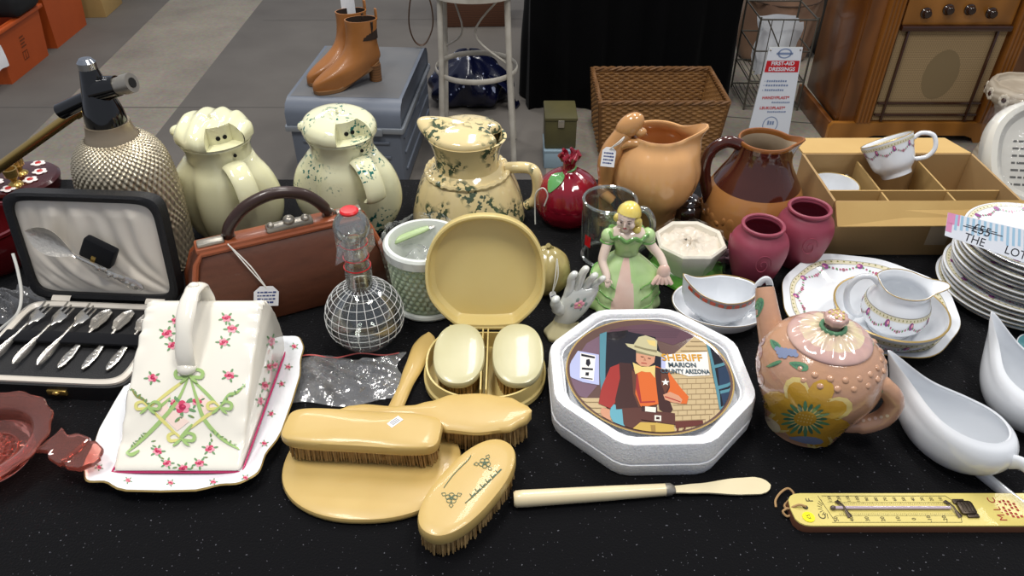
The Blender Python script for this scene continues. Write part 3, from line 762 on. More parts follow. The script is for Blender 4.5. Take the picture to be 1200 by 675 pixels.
# ---- red lacquered dish with white flowers
lac = mat('dark_red_lacquer', '2a0a0c', .18, coat=.5, var=(18, '45120f', .3)); flw = mat('white_flower_paint', 'e6dcd8', .3); flr = mat('red_flower_paint', 'b3221d', .3)
c = on(36, 232, .0)
t = thing('lacquered_bowl', 'dark red lacquered round box painted with white flowers behind the cutlery case', 'box', (c.x-.02, c.y+.02, T))
b = MB(); R = .066; zt = .034
b.lathe([(0, 0), (R*.9, 0), (R*.97, .01), (R, zt*.7)], lac, 48); b.build('box_body', t)
b = MB(); b.lathe([(0, zt*.7), (R*1.02, zt*.7), (R*1.03, zt*.82), (R*.97, zt*.95), (R*.7, zt*1.04), (0, zt*1.08)], lac, 48)
for k in range(7):
    a = 2*PI*k/7+.4; r = R*(.55+.2*(k % 2)); cx, cy = r*cos(a), r*sin(a)
    for j in range(5):
        qx, qy = cx+.0075*cos(j*1.257), cy+.0075*sin(j*1.257); zz = zt*1.08-(math.hypot(qx, qy)/R)**2*zt*.09+.0012
        b.ball((qx, qy, zz), (.006, .005, .0012), flw, seg=10, ring=6)
    b.ball((cx, cy, zt*1.08-(r/R)**2*zt*.09+.0025), (.0055, .0055, .0015), flr, seg=10, ring=6)
b.build('lid', t)
for (px, py) in ((28, 200), (20, 222)):
    pt = at(px, py, T+zt*1.06)-V((c.x-.02, c.y+.03, T)); 
    if math.hypot(pt.x, pt.y) > R*.6: pt = pt*(R*.55/math.hypot(pt.x, pt.y))
    b = MB(); b.lathe([(0, 0), (.013, 0), (.012, .003), (.005, .008), (.006, .012), (.0115, .018), (.0125, .032), (.010, .032), (.008, .016), (0, .014)], brass, 24, Mx((pt.x, pt.y, zt*1.03))); b.build('brass_knob', t, label='little brass cup shaped knob')
# ---- black cutlery case
CR = -.062
cc = V((-.598, .776, T)); w, d, h = .224, .17, .024
t = thing('cutlery_case', 'open black presentation case lined with ivory satin, holding silver cutlery', 'case', cc, CR)
MC = t.matrix_world.copy()
b = MB(); out = sell(w/2, d/2, 9, 48); o2 = sell(w/2-.003, d/2-.003, 9, 48); o3 = sell(w/2-.013, d/2-.013, 9, 48)
L = lambda o, z: [(x, y, z) for x, y in o]
b.loft([L(out, 0), L(out, h-.001), L(o2, h)], black_leather, cap=True); b.build('case_base', t)
b = MB(); b.loft([L(o2, h-.001), L(o2, h+.003), L(sell(w/2-.008, d/2-.008, 9, 48), h+.005), L(o3, h+.002), L(o3, h-.004)], satin, cap=False); b.build('satin_rim', t)
b = MB(); b.add(L(o3, h-.003), [tuple(range(48))], black_pad)
b.box((0, -.002, h+.008), (w-.03, .022, .004), black_pad, bev=.0015); 
for s in (-1, 1): b.box((s*(w/2-.018), -.002, h+.002), (.006, .022, .009), black_pad)
b.build('velvet_insert', t)
b = MB(); b.box((.02, -d/2-.001, h*.55), (.026, .004, .008), brass, bev=.001); b.ball((.02, -d/2-.004, h*.6), (.005, .003, .003), brass, seg=10, ring=6); b.build('clasp', t)
# lid
LA = math.radians(9); LH = .166
ML = Matrix.Translation(V((0, d/2+.004, h))) @ Matrix.Rotation(-LA, 4, 'X') @ Matrix.Rotation(PI/2, 4, 'X')  # x across, y up the lid, z towards the viewer
def lo(o, z): return [(x, y+LH/2, z) for x, y in o]
so = sell(w/2, LH/2, 9, 56); si = sell(w/2-.011, LH/2-.011, 9, 56); sm = sell(w/2-.0105, LH/2-.0105, 9, 56)
b = MB(); b.loft([lo(so, -.02), lo(so, 0), lo(sell(w/2-.004, LH/2-.004, 9, 56), .002), lo(si, .0)], black_leather, ML, cap=False); b.add(lo(so, -.02), [tuple(range(56))], black_leather, ML)
b.loft([lo(si, 0), lo(si, -.006)], black_leather, ML, cap=False)
lid = b.build('lid', t)
def satin_z(u, v):
    x, y = u, v
    f = 0
    q = x*.55+y*.83+.05*sin(9*(x*.83-y*.55))+.03*sin(23*y+4*x)
    f = 1.1*sin(120*q+1.6*sin(30*x-14*y))+.8*sin(215*q+2.2*sin(22*y+26*x)+1)+.35*sin(380*q+3*sin(26*x))
    return f*.6+.8
    for (a, k, ph, am) in ((-.75, 34, .3, 1), (-.6, 52, 1.3, .6), (-1.0, 21, 2.2, .9), (.2, 27, 4, .35)):
        q = x*sin(-a)*0+ (y + x*.9)*1.0
        s = (x*cos(a)-y*sin(a))*k*.55 + ph + .9*sin(4.5*x+2.2*y+ph)+.7*sin(7*y-3*x)
        f += am*(abs(sin(s))**.7)
    return f
def fn(u, v):
    x = (u-.5)*(w-.021); y = (v)*(LH-.021)+.0105
    e = min(1, 6*min(u, 1-u, v, 1-v)+.02)
    return (x, y, -.007+.0029*satin_z(u*.22, v*.17)*e)
b = MB(); b.grid(fn, 90, 70, satin, ML); b.build('satin_lining', lid, angle=80)
for x in (-w/2+.048, w/2-.036):
    b = MB(); b.grid(lambda u, v: (x+(u-.5)*.028, d/2-.004+.016*v, h+.004+.004*sin(PI*v)), 6, 8, satin); b.build('satin_hinge_ribbon', t)
# lid holder block + serving spoon
MLW = MC @ ML; n_l = (MLW.to_3x3() @ V((0, 0, 1))); p_l = MLW @ V((0, 0, .004)); MLI = MLW.inverted()
def lp(px, py): q = MLI @ hit(px, py, p_l, n_l); return V((q.x, q.y, 0))
sA, sB = lp(40, 264), lp(177, 330); ang = math.atan2(sB.y-sA.y, sB.x-sA.x); Ls = (sB-sA).length
bl = lp(117, 297)
b = MB(); b.box((0, .005, .008), (.046, .032, .016), black_pad, ML @ Mx((bl.x, bl.y, 0), ang), bev=.004); b.build('holder_block', lid, label='black velvet block holding the serving spoon')
b = MB(); b.box((0, -.004, .021), (.006, .014, .0015), brass, ML @ Mx((bl.x, bl.y, 0), ang)); b.build('brass_clip', lid)
def blade(b, L, wf, cf, zf, th, m, M=None, nu=8, nv=40):
    """thin shaped bar along +X: wf width, cf cup depth, zf height, all by 0..1"""
    loops = []
    for j in range(nv+1):
        v = j/nv; W = wf(v)/2; lp_ = []
        for i in range(nu+1):
            u = i/nu*2-1; lp_.append((L*v, u*W, zf(v)-cf(v)*(1-u*u)+th/2))
        for i in range(nu, -1, -1):
            u = i/nu*2-1; lp_.append((L*v, u*W*.98, zf(v)-cf(v)*(1-u*u)-th/2))
        loops.append(lp_)
    b.loft(loops, m, M)
def interp(tab):
    def f(v):
        for (a, x), (c, y) in zip(tab, tab[1:]):
            if v <= c:
                s = (v-a)/(c-a) if c > a else 0; s = s*s*(3-2*s); return x+(y-x)*s
        return tab[-1][1]
    return f
t2 = thing('serving_spoon', 'large engraved silver serving spoon strapped inside the lid of the black case', 'spoon', (0, 0, 0))
t2.matrix_world = MLW @ Mx((sA.x, sA.y, .024), ang)
bw = lambda v: max(.0055 if v > .2 else .003, .041*sin(PI*min(1, v/.42)**.8))
engraved = mat('engraved_silver', 'd9d3c8', .28, metal=.6, bump=(170, .7))
b = MB(); blade(b, Ls*.45, lambda v: bw(v*.45), lambda v: .008*max(0, sin(PI*min(1, v)))**.8, lambda v: .002*v, .0013, engraved); b.build('bowl', t2)
b = MB(); hw_ = interp([(0, .005), (.25, .0055), (.5, .007), (.6, .009), (.7, .013), (.85, .017), (.96, .012), (1, .003)])
blade(b, Ls*.57, hw_, lambda v: -.001, lambda v: .002, .002, silver, Mx((Ls*.43, 0, 0)))
for k in range(7): b.ball((Ls*(.62+.05*k), .003*sin(k*2), .0045), (.0035, .004, .0015), silver, seg=8, ring=5)
b.build('handle', t2)
# forks and spoons in the tray
def spoon_thing(label, loc, rz):
    t = thing('pastry_spoon', label, 'spoon', loc, rz, 'pastry spoons in the black case')
    b = MB(); W = interp([(0, .004), (.12, .014), (.45, .0225), (.8, .019), (1, .004)])
    blade(b, .046, W, lambda v: .0045*sin(PI*min(1, max(0, v)))**.6, lambda v: .001+.002*sin(PI*v), .0011, silver, Mx((.078, 0, .002))); b.build('bowl', t)
    b = MB(); W = interp([(0, .003), (.1, .0095), (.3, .0125), (.55, .008), (.75, .0045), (1, .004)])
    blade(b, .08, W, lambda v: -.0014, lambda v: .001, .0014, silver, Mx((0, 0, .002)))
    for k in range(6): b.ball((.008+.007*k, .002*sin(2.2*k), .0045), (.003, .0032, .0011), silver, seg=8, ring=5)
    b.build('handle', t); return t
def fork_thing(label, loc, rz):
    t = thing('pastry_fork', label, 'fork', loc, rz, 'pastry forks in the black case', rx=math.radians(58))
    b = MB(); W = interp([(0, .004), (.3, .005), (.6, .013), (1, .0145)])
    zf = lambda v: .001+.010*v*v
    blade(b, .024, W, lambda v: .001, zf, .0011, silver, Mx((.078, 0, .006)))
    b.build('fork_head', t)
    b = MB()
    for y in (-.0055, 0, .0055): b.tube(spl([(.101, y, .017), (.108, y, .0195), (.119, y*1.05, .0185)], 4), [.0014]*8+[.0006], silver, 6)
    b.build('tines', t)
    b = MB(); W = interp([(0, .003), (.1, .009), (.3, .011), (.55, .0075), (.75, .0045), (1, .004)])
    blade(b, .08, W, lambda v: -.0014, lambda v: .001, .0014, silver, Mx((0, 0, .006)))
    b.build('handle', t); return t
pw = ['leftmost', 'middle', 'rightmost']
for k in range(6):
    pos = MC @ V((-.087+.0325*k, -.058, h+.0012))
    if k < 3: fork_thing('silver pastry fork lying on edge in the black case, %s of the three forks' % pw[k], pos+V((0, 0, .004)), PI/2+CR-.06)
    else: spoon_thing('silver teaspoon with patterned handle in the black case, %s of the three spoons' % pw[k-3], pos, PI/2+CR-.06)
# ---- clear crumpled plastic and white cord at the left edge
b = MB()
def crump(sx, sy, hh, seed, n=3):
    rnd = random.Random(seed); wv = [(rnd.uniform(6, 22), rnd.uniform(6, 22), rnd.uniform(0, 6), rnd.uniform(.4, 1)) for _ in range(6)]
    def f(u, v):
        z = sum(a*abs(sin(k1*u+k2*v+p)) for k1, k2, p, a in wv)/4
        e = min(1, 5*min(u, 1-u, v, 1-v))
        return ((u-.5)*sx+.006*sin(9*v+seed), (v-.5)*sy+.006*sin(8*u), .0015+hh*(z*e)*(.4+.6*sin(PI*u)*sin(PI*v)))
    return f
c = on(14, 360); b.grid(crump(.09, .075, .04, 5), 30, 26, plastic); o = b.build('plastic_wrapper', None, angle=25); o.matrix_world = Mx((c.x, c.y, T+.0005), .3)
tag(o, 'crumpled clear plastic wrapper at the left edge beside the cutlery case', 'wrapper')
b = MB(); pl = [hit(px, py, V((0, yy, 0)), V((0, 1, 0))) for px, py, yy in ((15, 297, .885), (21, 318, .87), (25, 345, .85), (20, 368, .83))]; pl.append(on(-2, 388, .006)); pl.append(on(-16, 404, .004))
b.tube(spl(pl, 6), [(.0022, .0016)]*30, mat('white_plastic_cord', 'dcdad2', .4), 8); tag(b.build('plastic_strip', None), 'stiff white plastic strip curling beside the left side of the cutlery case', 'strip')
# dark red thing further left
c = on(-10, 325); t = thing('red_glass_bowl', 'dark red glass bowl mostly cut off by the left edge of the photo', 'bowl', (c.x, c.y+.03, T))
b = MB(); b.lathe(vessel(spl([(.03, 0), (.045, .01), (.06, .05), (.062, .08)], 5), .004), mat('dark_red_glass', '5a1216', .06, coat=.5), 40); b.build('bowl_body', t)
b = MB(); b.lathe([(.0602, .074), (.0645, .078), (.0645, .083), (.0585, .083), (.0585, .076)], mat('dark_red_glass'), 40); b.build('rim', t)

# ---- pink glass porringer
c = on(-8, 538); rr = 74*spx(c)
t = thing('pink_glass_dish', 'round pink pressed glass dish with a lobed handle at the left edge', 'dish', (c.x, c.y, T+.0005))
b = MB()
def sc(th, i, r, z): return (r*(1+(.02*sin(14*th) if r > rr*.9 else 0)), z)
pf = spl([(rr*.62, .004), (rr*.66, .012), (rr*.70, .026), (rr*.84, .031), (rr, .033)], 5)
b.lathe([(0, .0), (rr*.5, 0), (rr*.58, .0)]+pf+[(rr*1.01, .036), (rr*.99, .038)]+[(r, z+.005) for r, z in pf[::-1][1:-4]]+[(rr*.55, .010), (0, .009)], pink_dep, 72, rf=sc)
for k in range(18):
    a = 2*PI*k/18; b.tube([(rr*.12*cos(a), rr*.12*sin(a), .0105), (rr*.36*cos(a+.5), rr*.36*sin(a+.5), .0115)], .0015, pink_dep, 6)
b.build('dish_body', t)
b = MB()
for r in (.2, .3, .4): b.tube([(rr*r*cos(q), rr*r*sin(q), .0105) for q in [2*PI*k/40 for k in range(40)]], .0016, pink_dep, 6, closed=True)
b.build('spiral_base_pattern', t)
h1, h2 = on(58, 516, .032), on(112, 541, .032); hv = h2-h1; ha = math.atan2(hv.y, hv.x); hl = hv.length
b = MB(); wv = interp([(0, .036), (.12, .030), (.2, .026), (.34, .040), (.55, .042), (.62, .034), (.7, .040), (.88, .034), (1, .010)])
loops = []
for j in range(33):
    v = j/32; W = wv(v)/2; loops.append([(hl*v*1.02, -W, -.0035), (hl*v*1.02, -W*.5, -.003), (hl*v*1.02, W*.5, -.003), (hl*v*1.02, W, -.0035), (hl*v*1.02, W+.001, 0), (hl*v*1.02, W, .0035), (hl*v*1.02, W*.6, .0015), (hl*v*1.02, -W*.6, .0015), (hl*v*1.02, -W, .0035), (hl*v*1.02, -W-.001, 0)])
b.loft(loops, pink_dep)
b.tube([(hl*.58, -.017, .002), (hl*.6, 0, .003), (hl*.58, .017, .002)], .0025, pink_dep, 8)
b.build('handle', t, M=Mx((h1.x-c.x, h1.y-c.y, .032), ha))

# ---- floral cheese dish
pc = V((-.387, .667, T))
t = thing('cheese_dish_plate', 'white scalloped stand with gold rim and small flowers under the cheese cover', 'plate', pc, -.015)
MP = t.matrix_world.copy()
def scal(a, b_, k, n=88):
    o = []
    for i in range(n):
        th = 2*PI*i/n; c0, s0 = cos(th), sin(th)
        x = a*abs(c0)**(2/5)*(1 if c0 >= 0 else -1); y = b_*abs(s0)**(2/5)*(1 if s0 >= 0 else -1)
        f = 1+k*(.016*cos(4*th)*0+.022*cos(8*th)+.014*cos(12*th+.5)); o.append((x*f, y*f))
    return o
a_, b_ = .107, .133
b = MB(); lv = [(.70, .0, 0), (.76, .0, 0), (.84, .006, .3), (.93, .013, .7), (1, .017, 1), (1.012, .019, 1), (1.0, .0205, 1), (.93, .0175, .7), (.84, .010, .3), (.76, .0055, 0)]
loops = [[(x*1, y, z) for x, y in scal(a_*s, b_*s, k)] for s, z, k in lv]
b.loft(loops, [white_glaze, white_glaze, white_glaze, white_glaze, gold, gold, white_glaze, white_glaze, white_glaze, white_glaze], cap=True)
def fleur(cx, cy, s, kind='rose', rot=0, sq=.8):
    """a little painted flower in photo measurements"""
    P = []
    def el(x, y, rx, ry, m, a=0, n=10):
        P.append(([(cx+(x+rx*cos(2*PI*k/n)*cos(a)-ry*sin(2*PI*k/n)*sin(a))*s, cy+(y+rx*cos(2*PI*k/n)*sin(a)+ry*sin(2*PI*k/n)*cos(a))*s*sq) for k in range(n)], m))
    if kind == 'rose':
        for k in range(5): a = rot+k*1.257; el(1.15*cos(a), 1.15*sin(a), .5, .22, leafc, a)
        for k in range(5): a = rot+k*1.257+.5; el(.45*cos(a), .45*sin(a), .5, .42, rose if k % 2 else rose_l, a)
        el(0, 0, .42, .4, rose_d); el(.1, -.1, .2, .16, rose)
    elif kind == 'sprig':
        for k in range(3): a = rot+k*2.1; el(.8*cos(a), .8*sin(a), .6, .25, mauve if k else olive, a)
        el(0, 0, .4, .4, mauve)
    elif kind == 'leaf':
        el(0, 0, 1, .38, leafc, rot); el(.3, .1, .5, .2, olive, rot)
    return P
dp = []
for px, py in ((116, 548), (150, 563), (200, 566), (250, 565), (288, 560), (310, 520), (318, 485), (330, 450), (345, 406), (338, 430)): dp += fleur(px, py, 3.4, 'rose', px)
b.decal(MP, dp)
b.build('stand', t)
# cover: sloped wedge
t = thing('cheese_dish_cover', 'wedge shaped white china cheese cover painted with roses and green ribbons', 'cheese dish', pc+V((0, 0, .0075)), 0)
RC = t.matrix_world.copy()
X0, X1 = -.459, -.313
pf = spl([(.567, .0085), (.5655, .015), (.594, .0285), (.630, .056), (.685, .089), (.712, .103), (.733, .1145), (.745, .1165), (.757, .109), (.768, .092), (.777, .068), (.783, .03), (.776, .0085)], 5)
yc, zc = .70, .03
loops = []
nx = 60
for i in range(nx+1):
    u = i/nx; x = X0+(X1-X0)*u; lp_ = []
    e = min(u, 1-u)
    k = 1 if e > .03 else (.965+.035*math.sqrt(max(0, 1-(1-e/.03)**2)))
    for j, (y, z) in enumerate(pf):
        f = j/len(pf); rib = .0022*sin(f*105)*max(0, 1-e/.11)
        yy = yc+(y-yc)*(k) ; zz = .0085+(z-.0085)*k+(rib if z > .02 else 0)
        lp_.append((x-pc.x, yy-pc.y, zz-.0075))
    loops.append(lp_)
b = MB(); b.loft(loops, cream_glaze, cap=True)
dp = []
def rib(pts, w, m, w2=None):
    L_, R_ = [], []
    n = len(pts)
    for i, p in enumerate(pts):
        q0 = pts[max(0, i-1)]; q1 = pts[min(n-1, i+1)]; dx, dy = q1[0]-q0[0], q1[1]-q0[1]; l = math.hypot(dx, dy) or 1
        ww = w*(.35+.65*sin(PI*(i+.001)/(n-1))) if w2 is None else w
        L_.append((p[0]-dy/l*ww, p[1]+dx/l*ww)); R_.append((p[0]+dy/l*ww, p[1]-dx/l*ww))
    return [([L_[i], L_[i+1], R_[i+1], R_[i]], m) for i in range(n-1)]
def curve(*p): return [q[:2] for q in spl(p, 6)]
def bow(x, y, s, m1, m2):
    o = []
    for sg in (-1, 1):
        o += rib(curve((x, y), (x+sg*6*s, y-5*s), (x+sg*12*s, y-3*s), (x+sg*11*s, y+2*s), (x+sg*4*s, y+1.5*s), (x, y)), 1.7*s, m1 if sg < 0 else m2)
        o += rib(curve((x, y), (x+sg*4*s, y+4*s), (x+sg*8*s, y+7*s)), 1.4*s, m2)
    return o
dp += [([(200, 462), (180, 478), (208, 505), (222, 494), (196, 476)], mat('pale_pink_lattice', 'ecd3c6', .3)), ([(236, 462), (252, 477), (238, 488), (232, 470)], mat('pale_pink_lattice'))]
for p_, w_, m_ in (((( 222, 442), (200, 458), (176, 477)), 2.0, riby), (((222, 442), (243, 462), (257, 477)), 2.0, ribg), (((221, 442), (208, 470), (188, 494), (165, 517), (148, 531)), 2.4, ribg), (((223, 442), (231, 468), (240, 492), (260, 514), (281, 527)), 2.4, ribg),
                    (((176, 479), (192, 494), (211, 513)), 2, riby), (((257, 479), (240, 489), (222, 503)), 2, riby), (((178, 484), (190, 475), (200, 466)), 1.8, ribg), (((211, 513), (219, 505), (226, 497)), 2, ribg),
                    (((154, 455), (160, 464), (168, 468), (174, 477)), 1.7, olive), (((288, 449), (278, 460), (268, 463), (258, 477)), 1.7, ribg), (((148, 531), (155, 533), (164, 528)), 2.2, ribg)):
    dp += rib(curve(*p_), w_, m_)
for k in range(6):
    dp += fleur(155+4*k, 457+3.2*k, 3.2, 'leaf', k*1.3); dp += fleur(286-5*k, 452+4*k, 3.2, 'leaf', k*1.7+1)
    dp += fleur(170-3*k, 508+3*k, 2.8, 'leaf', k); dp += fleur(250+5*k, 506+3*k, 2.8, 'leaf', k+1)
dp += bow(222, 440, 1.3, ribg, ribg) + bow(174, 477, 1.15, riby, ribg) + bow(258, 477, 1.15, riby, ribg) + bow(213, 514, 1.25, riby, ribg)
dp += fleur(205, 472, 6, 'rose', 1) + fleur(231, 471, 6.5, 'rose', 2) + fleur(214, 477, 10.5, 'rose', .4) + fleur(208, 492, 5, 'leaf', 2.2) + fleur(224, 488, 4.5, 'leaf', .5)
for x, y, s_ in ((184.7, 529, 6), (196, 543, 5.5), (215, 549, 6), (234, 543, 6), (246, 526, 6.3), (179, 443, 6.5), (269, 440, 6.5), (206.6, 376, 6), (196, 391, 7), (202, 405, 6), (265.5, 373, 6), (272, 385.5, 6.5), (262, 401, 6)):
    dp += fleur(x, y, s_, 'rose', x)
for x, y in ((180, 517), (181, 523), (190, 537), (205, 548), (225, 548), (241, 536), (248, 516), (247, 510)): dp += fleur(x, y, 3, 'leaf', x*y)
for x, y, s_ in ((316, 430, 4), (318, 400, 4.5), (310, 452, 4.5), (305, 470, 4), (322, 428, 3.4)): dp += fleur(x, y, s_, 'rose', x, 1.3)
b.decal(RC, dp, maxe=5); b.build('cover', t, angle=50)
b = MB(); base = [(X0-pc.x-.002, .5655-pc.y-.002, .0015), (X1-pc.x+.002, .5655-pc.y-.002, .0015), (X1-pc.x+.002, .778-pc.y+.002, .0015), (X0-pc.x-.002, .778-pc.y+.002, .0015)]
b.tube([(base[i][0]+(base[(i+1) % 4][0]-base[i][0])*k/6, base[i][1]+(base[(i+1) % 4][1]-base[i][1])*k/6, .002) for i in range(4) for k in range(6)], .0014, mat('crimson_line', 'b5285e', .25), 6, closed=True); b.build('crimson_foot_line', t)
# loop handle
xh = -.391-pc.x
hp = [(xh, .664-pc.y, .070), (xh, .668-pc.y, .090), (xh, .686-pc.y, .116), (xh, .712-pc.y, .132), (xh, .736-pc.y, .136), (xh, .754-pc.y, .127), (xh, .759-pc.y, .108), (xh, .756-pc.y, .094)]
hq = spl(hp, 5); b = MB(); b.tube(hq, [(.0095+.002*abs(sin(i*.35)), .0052) for i in range(len(hq))], cream_glaze, 14, up=(0, -1, 1))
b.ball((xh, .663-pc.y, .072), (.0115, .010, .008), cream_glaze); b.ball((xh, .738-pc.y, .139), (.007, .006, .005), cream_glaze); b.build('handle', t)

# ---- jugs at the back
jug_y = mat('cream_yellow_glaze', 'e2dfb6', .1, coat=.6, spec=.6); 
grn = '1f6a62'
jug_s = mat('cream_green_sponged_glaze', 'e2e0ba', .1, coat=.6, fleck=(150, grn, .565, 15, 2))
jug_b = mat('buff_sponged_glaze', 'dcc894', .1, coat=.6, fleck=(110, '46543f', .50, 17, 3))
hole = mat('dark_hole', '0a0908', .9)
def make_jug(label, bpx, bpy, m, ribs, cat='jug'):
    base = on(bpx, bpy); t = thing('lidded_jug', label, cat, base)
    # heights above the table, radii
    b = MB()
    prof = spl([(.050, 0), (.057, .012), (.066, .05), (.067, .085), (.062, .118), (.0535, .138), (.0505, .150), (.051, .164), (.0555, .175)], 5)
    def rf(th, i, r, z):
        a = math.atan2(sin(th+PI*.5), cos(th+PI*.5))        # 0 = towards the viewer
        k = 0
        if .01 < z < .15:
            q = sin(PI*min(1, max(0, (z-.0)/.152)))**.6
            for c0, am, wd in ((1.40, .025, .40), (-1.45, .022, .40), (PI, .014, .6)):
                dth = math.atan2(sin(a-c0), cos(a-c0)); k += am*q*math.exp(-(dth/wd)**2)
            k -= .007*q*math.exp(-((a-.72)/.20)**2)+.007*q*math.exp(-((a+.72)/.20)**2)
        return (r+k, z)
    full = [(0, 0)]+prof+[(.0545, .179), (.051, .179), (.047, .166), (.046, .15), (0, .148)]
    b.lathe(full, m, 72, rf=rf); b.build('jug_body', t)
    # lid shaped like a draped cap, notch cut out at the front right
    b = MB(); n0, n1 = -PI/2+.10, -PI/2+1.15
    N = 64
    def lidp(v):   # v 0 rim .. 1 crown
        return spl([(.0565, .178), (.0590, .185), (.0575, .195), (.048, .204), (.028, .210), (0, .212)], 6)
    LP = lidp(0); nl = len(LP)
    vs, fs = [], []
    for i, (r, z) in enumerate(LP):
        for j in range(N):
            th = 2*PI*j/N
            rr = r*(1+(.02*sin(ribs*th) if ribs and 2 < i < nl-2 else 0)); zz = z + (.004*cos(th-PI*.8) if i > 4 else 0)
            if ribs: zz += .0022*sin(rr*cos(th)*260)*min(1, i/8)
            vs.append((rr*cos(th), rr*sin(th), zz))
    inn = lambda j: n0 < (2*PI*j/N-2*PI if 2*PI*j/N > PI else 2*PI*j/N) < n1
    cut = next(i for i, q in enumerate(LP) if i > 8 and q[0] < .036)
    for i in range(nl-1):
        for j in range(N):
            if i < cut and inn(j+.5): continue
            j2 = (j+1) % N; fs.append((i*N+j, i*N+j2, (i+1)*N+j2, (i+1)*N+j))
    b.add(vs, fs, m)
    # walls of the notch
    rc, zc_ = LP[cut]; rr0 = .030; M_ = 12
    ths = [n0+(n1-n0)*k/M_ for k in range(M_+1)]
    wall_t = [(rc*cos(a), rc*sin(a), zc_) for a in ths]; wall_b = [(rc*cos(a), rc*sin(a), .1805) for a in ths]
    b.loft([wall_t, wall_b], m, closed=False, cap=False)
    for a, s in ((n0, 1), (n1, -1)):
        side = [(r*cos(a), r*sin(a), z) for r, z in LP[:cut+1]] + [(rc*cos(a), rc*sin(a), .1805)]
        b.add(side, [tuple(range(len(side)))], m)
    fl_ = [(rc*cos(a), rc*sin(a), .1806) for a in ths]+[(.0575*cos(a), .0575*sin(a), .1800) for a in ths[::-1]]
    b.add(fl_, [tuple(range(len(fl_)))], m)
    b.build('lid', t)
    for k in (.38, .66):
        a = n0+(n1-n0)*k; b = MB(); R = Mx((rc*1.015*cos(a), rc*1.015*sin(a), .190), a) @ Matrix.Rotation(PI/2, 4, 'Y')
        b.lathe([(0, .0005), (.0035, .0005), (.0035, -.001)], hole, 12, R); b.build('strainer_hole', t)
    # nose of the cap at the left with two slots
    b = MB(); b.ball((-.050, -.012, .194), (.0125, .012, .009), m); b.build('cap_knob', t)
    # strap at the front
    a = -PI/2+.70
    b = MB(); pth = spl([(.052, .150), (.066, .146), (.082, .134), (.092, .114), (.093, .098), (.082, .092)], 6)
    b.tube([(r*cos(a), r*sin(a), z) for r, z in pth], [(.0175, .0055)]*40, m, 14, up=(0, 0, 1)); b.build('strap_handle', t)
    b = MB(); R = Mx((.0538*cos(a+.12), .0538*sin(a+.12), .164), a+.12) @ Matrix.Rotation(PI/2, 4, 'Y'); b.lathe([(0, .0006), (.0028, .0006), (.0028, -.001)], hole, 12, R); b.build('rim_hole', t)
    return t
make_jug('plain cream yellow lidded jug with a ribbed cap lid, left of the green-spotted ones', 281, 272, jug_y, 0 or 9)
make_jug('cream lidded jug with small teal green speckles, middle of the three tall jugs', 415, 266, jug_s, 0)
# larger buff jug
base = on(550, 252); t = thing('lidded_jug', 'large buff jug with dark green sponged patches, rope waist and pointed lid', 'jug', base)
b = MB()
pr = rows(base, [(250, 66), (225, 60), (208, 53), (199, 47)])
prof = spl([(pr[0][0]*.97, 0), (pr[0][0], .008)]+[p for p in pr[1:]], 5)
zw = pr[-1][1]; rw = pr[-1][0]
nk = rows(base, [(192, 38), (182, 38), (168, 41), (158, 45)])
def rf(th, i, r, z):
    if z < zw*.97: return (r*(1+.035*abs(sin(6*th))*min(1, z*20)-.01), z)
    if z > nk[2][1]*.96:
        f = min(1, (z-nk[2][1]*.96)/.03)
        a = math.atan2(sin(th-PI*.95), cos(th-PI*.95)); a2 = math.atan2(sin(th+.25), cos(th+.25))
        return (r*(1+f*(.32*math.exp(-(a/.38)**2)+.10*math.exp(-(a2/.5)**2))), z+f*(.016*math.exp(-(a/.4)**2)))
    return (r, z)
full = [(0, 0)]+prof+spl(nk, 4)+[(nk[-1][0]*.93, nk[-1][1]), (nk[-2][0]*.9, nk[-2][1]), (nk[0][0]*.88, nk[0][1]), (0, nk[0][1]-.005)]
b.lathe(full, jug_b, 96, rf=rf); b.build('jug_body', t)
b = MB(); b.tube([((rw+.0)*cos(a), (rw)*sin(a), zw+.001*sin(a*30)) for a in [2*PI*k/120 for k in range(120)]], .0055, jug_b, 8, closed=True); b.build('rope_waist', t)
b = MB(); zr = nk[-1][1]; rl = nk[-1][0]*.97
lp2 = spl([(rl, zr-.001), (rl*1.0, zr+.005), (rl*.92, zr+.011), (rl*.62, zr+.018), (rl*.25, zr+.022), (0, zr+.023)], 5)
def rf2(th, i, r, z):
    a = math.atan2(sin(th-PI*.95), cos(th-PI*.95)); f = r/rl
    n = math.atan2(sin(th+.15), cos(th+.15))
    return (r*(1+.32*f*f*math.exp(-(a/.38)**2)-.30*f*math.exp(-(n/.33)**4)), z+.016*f*math.exp(-(a/.4)**2))
b.lathe(lp2, jug_b, 80, rf=rf2); b.build('lid', t)
b = MB(); hpth = spl([(rw*.95, 0, zw+.004), (rw+.034, -.004, zw+.006), (rw+.048, -.01, zw-.003), (rw+.052, -.012, zw-.03), (rw+.047, -.012, zw-.052), (rw+.034, -.008, zw-.066)], 6)
b.tube(hpth, [(.011, .0095)]*40, jug_b, 12); b.build('handle', t)

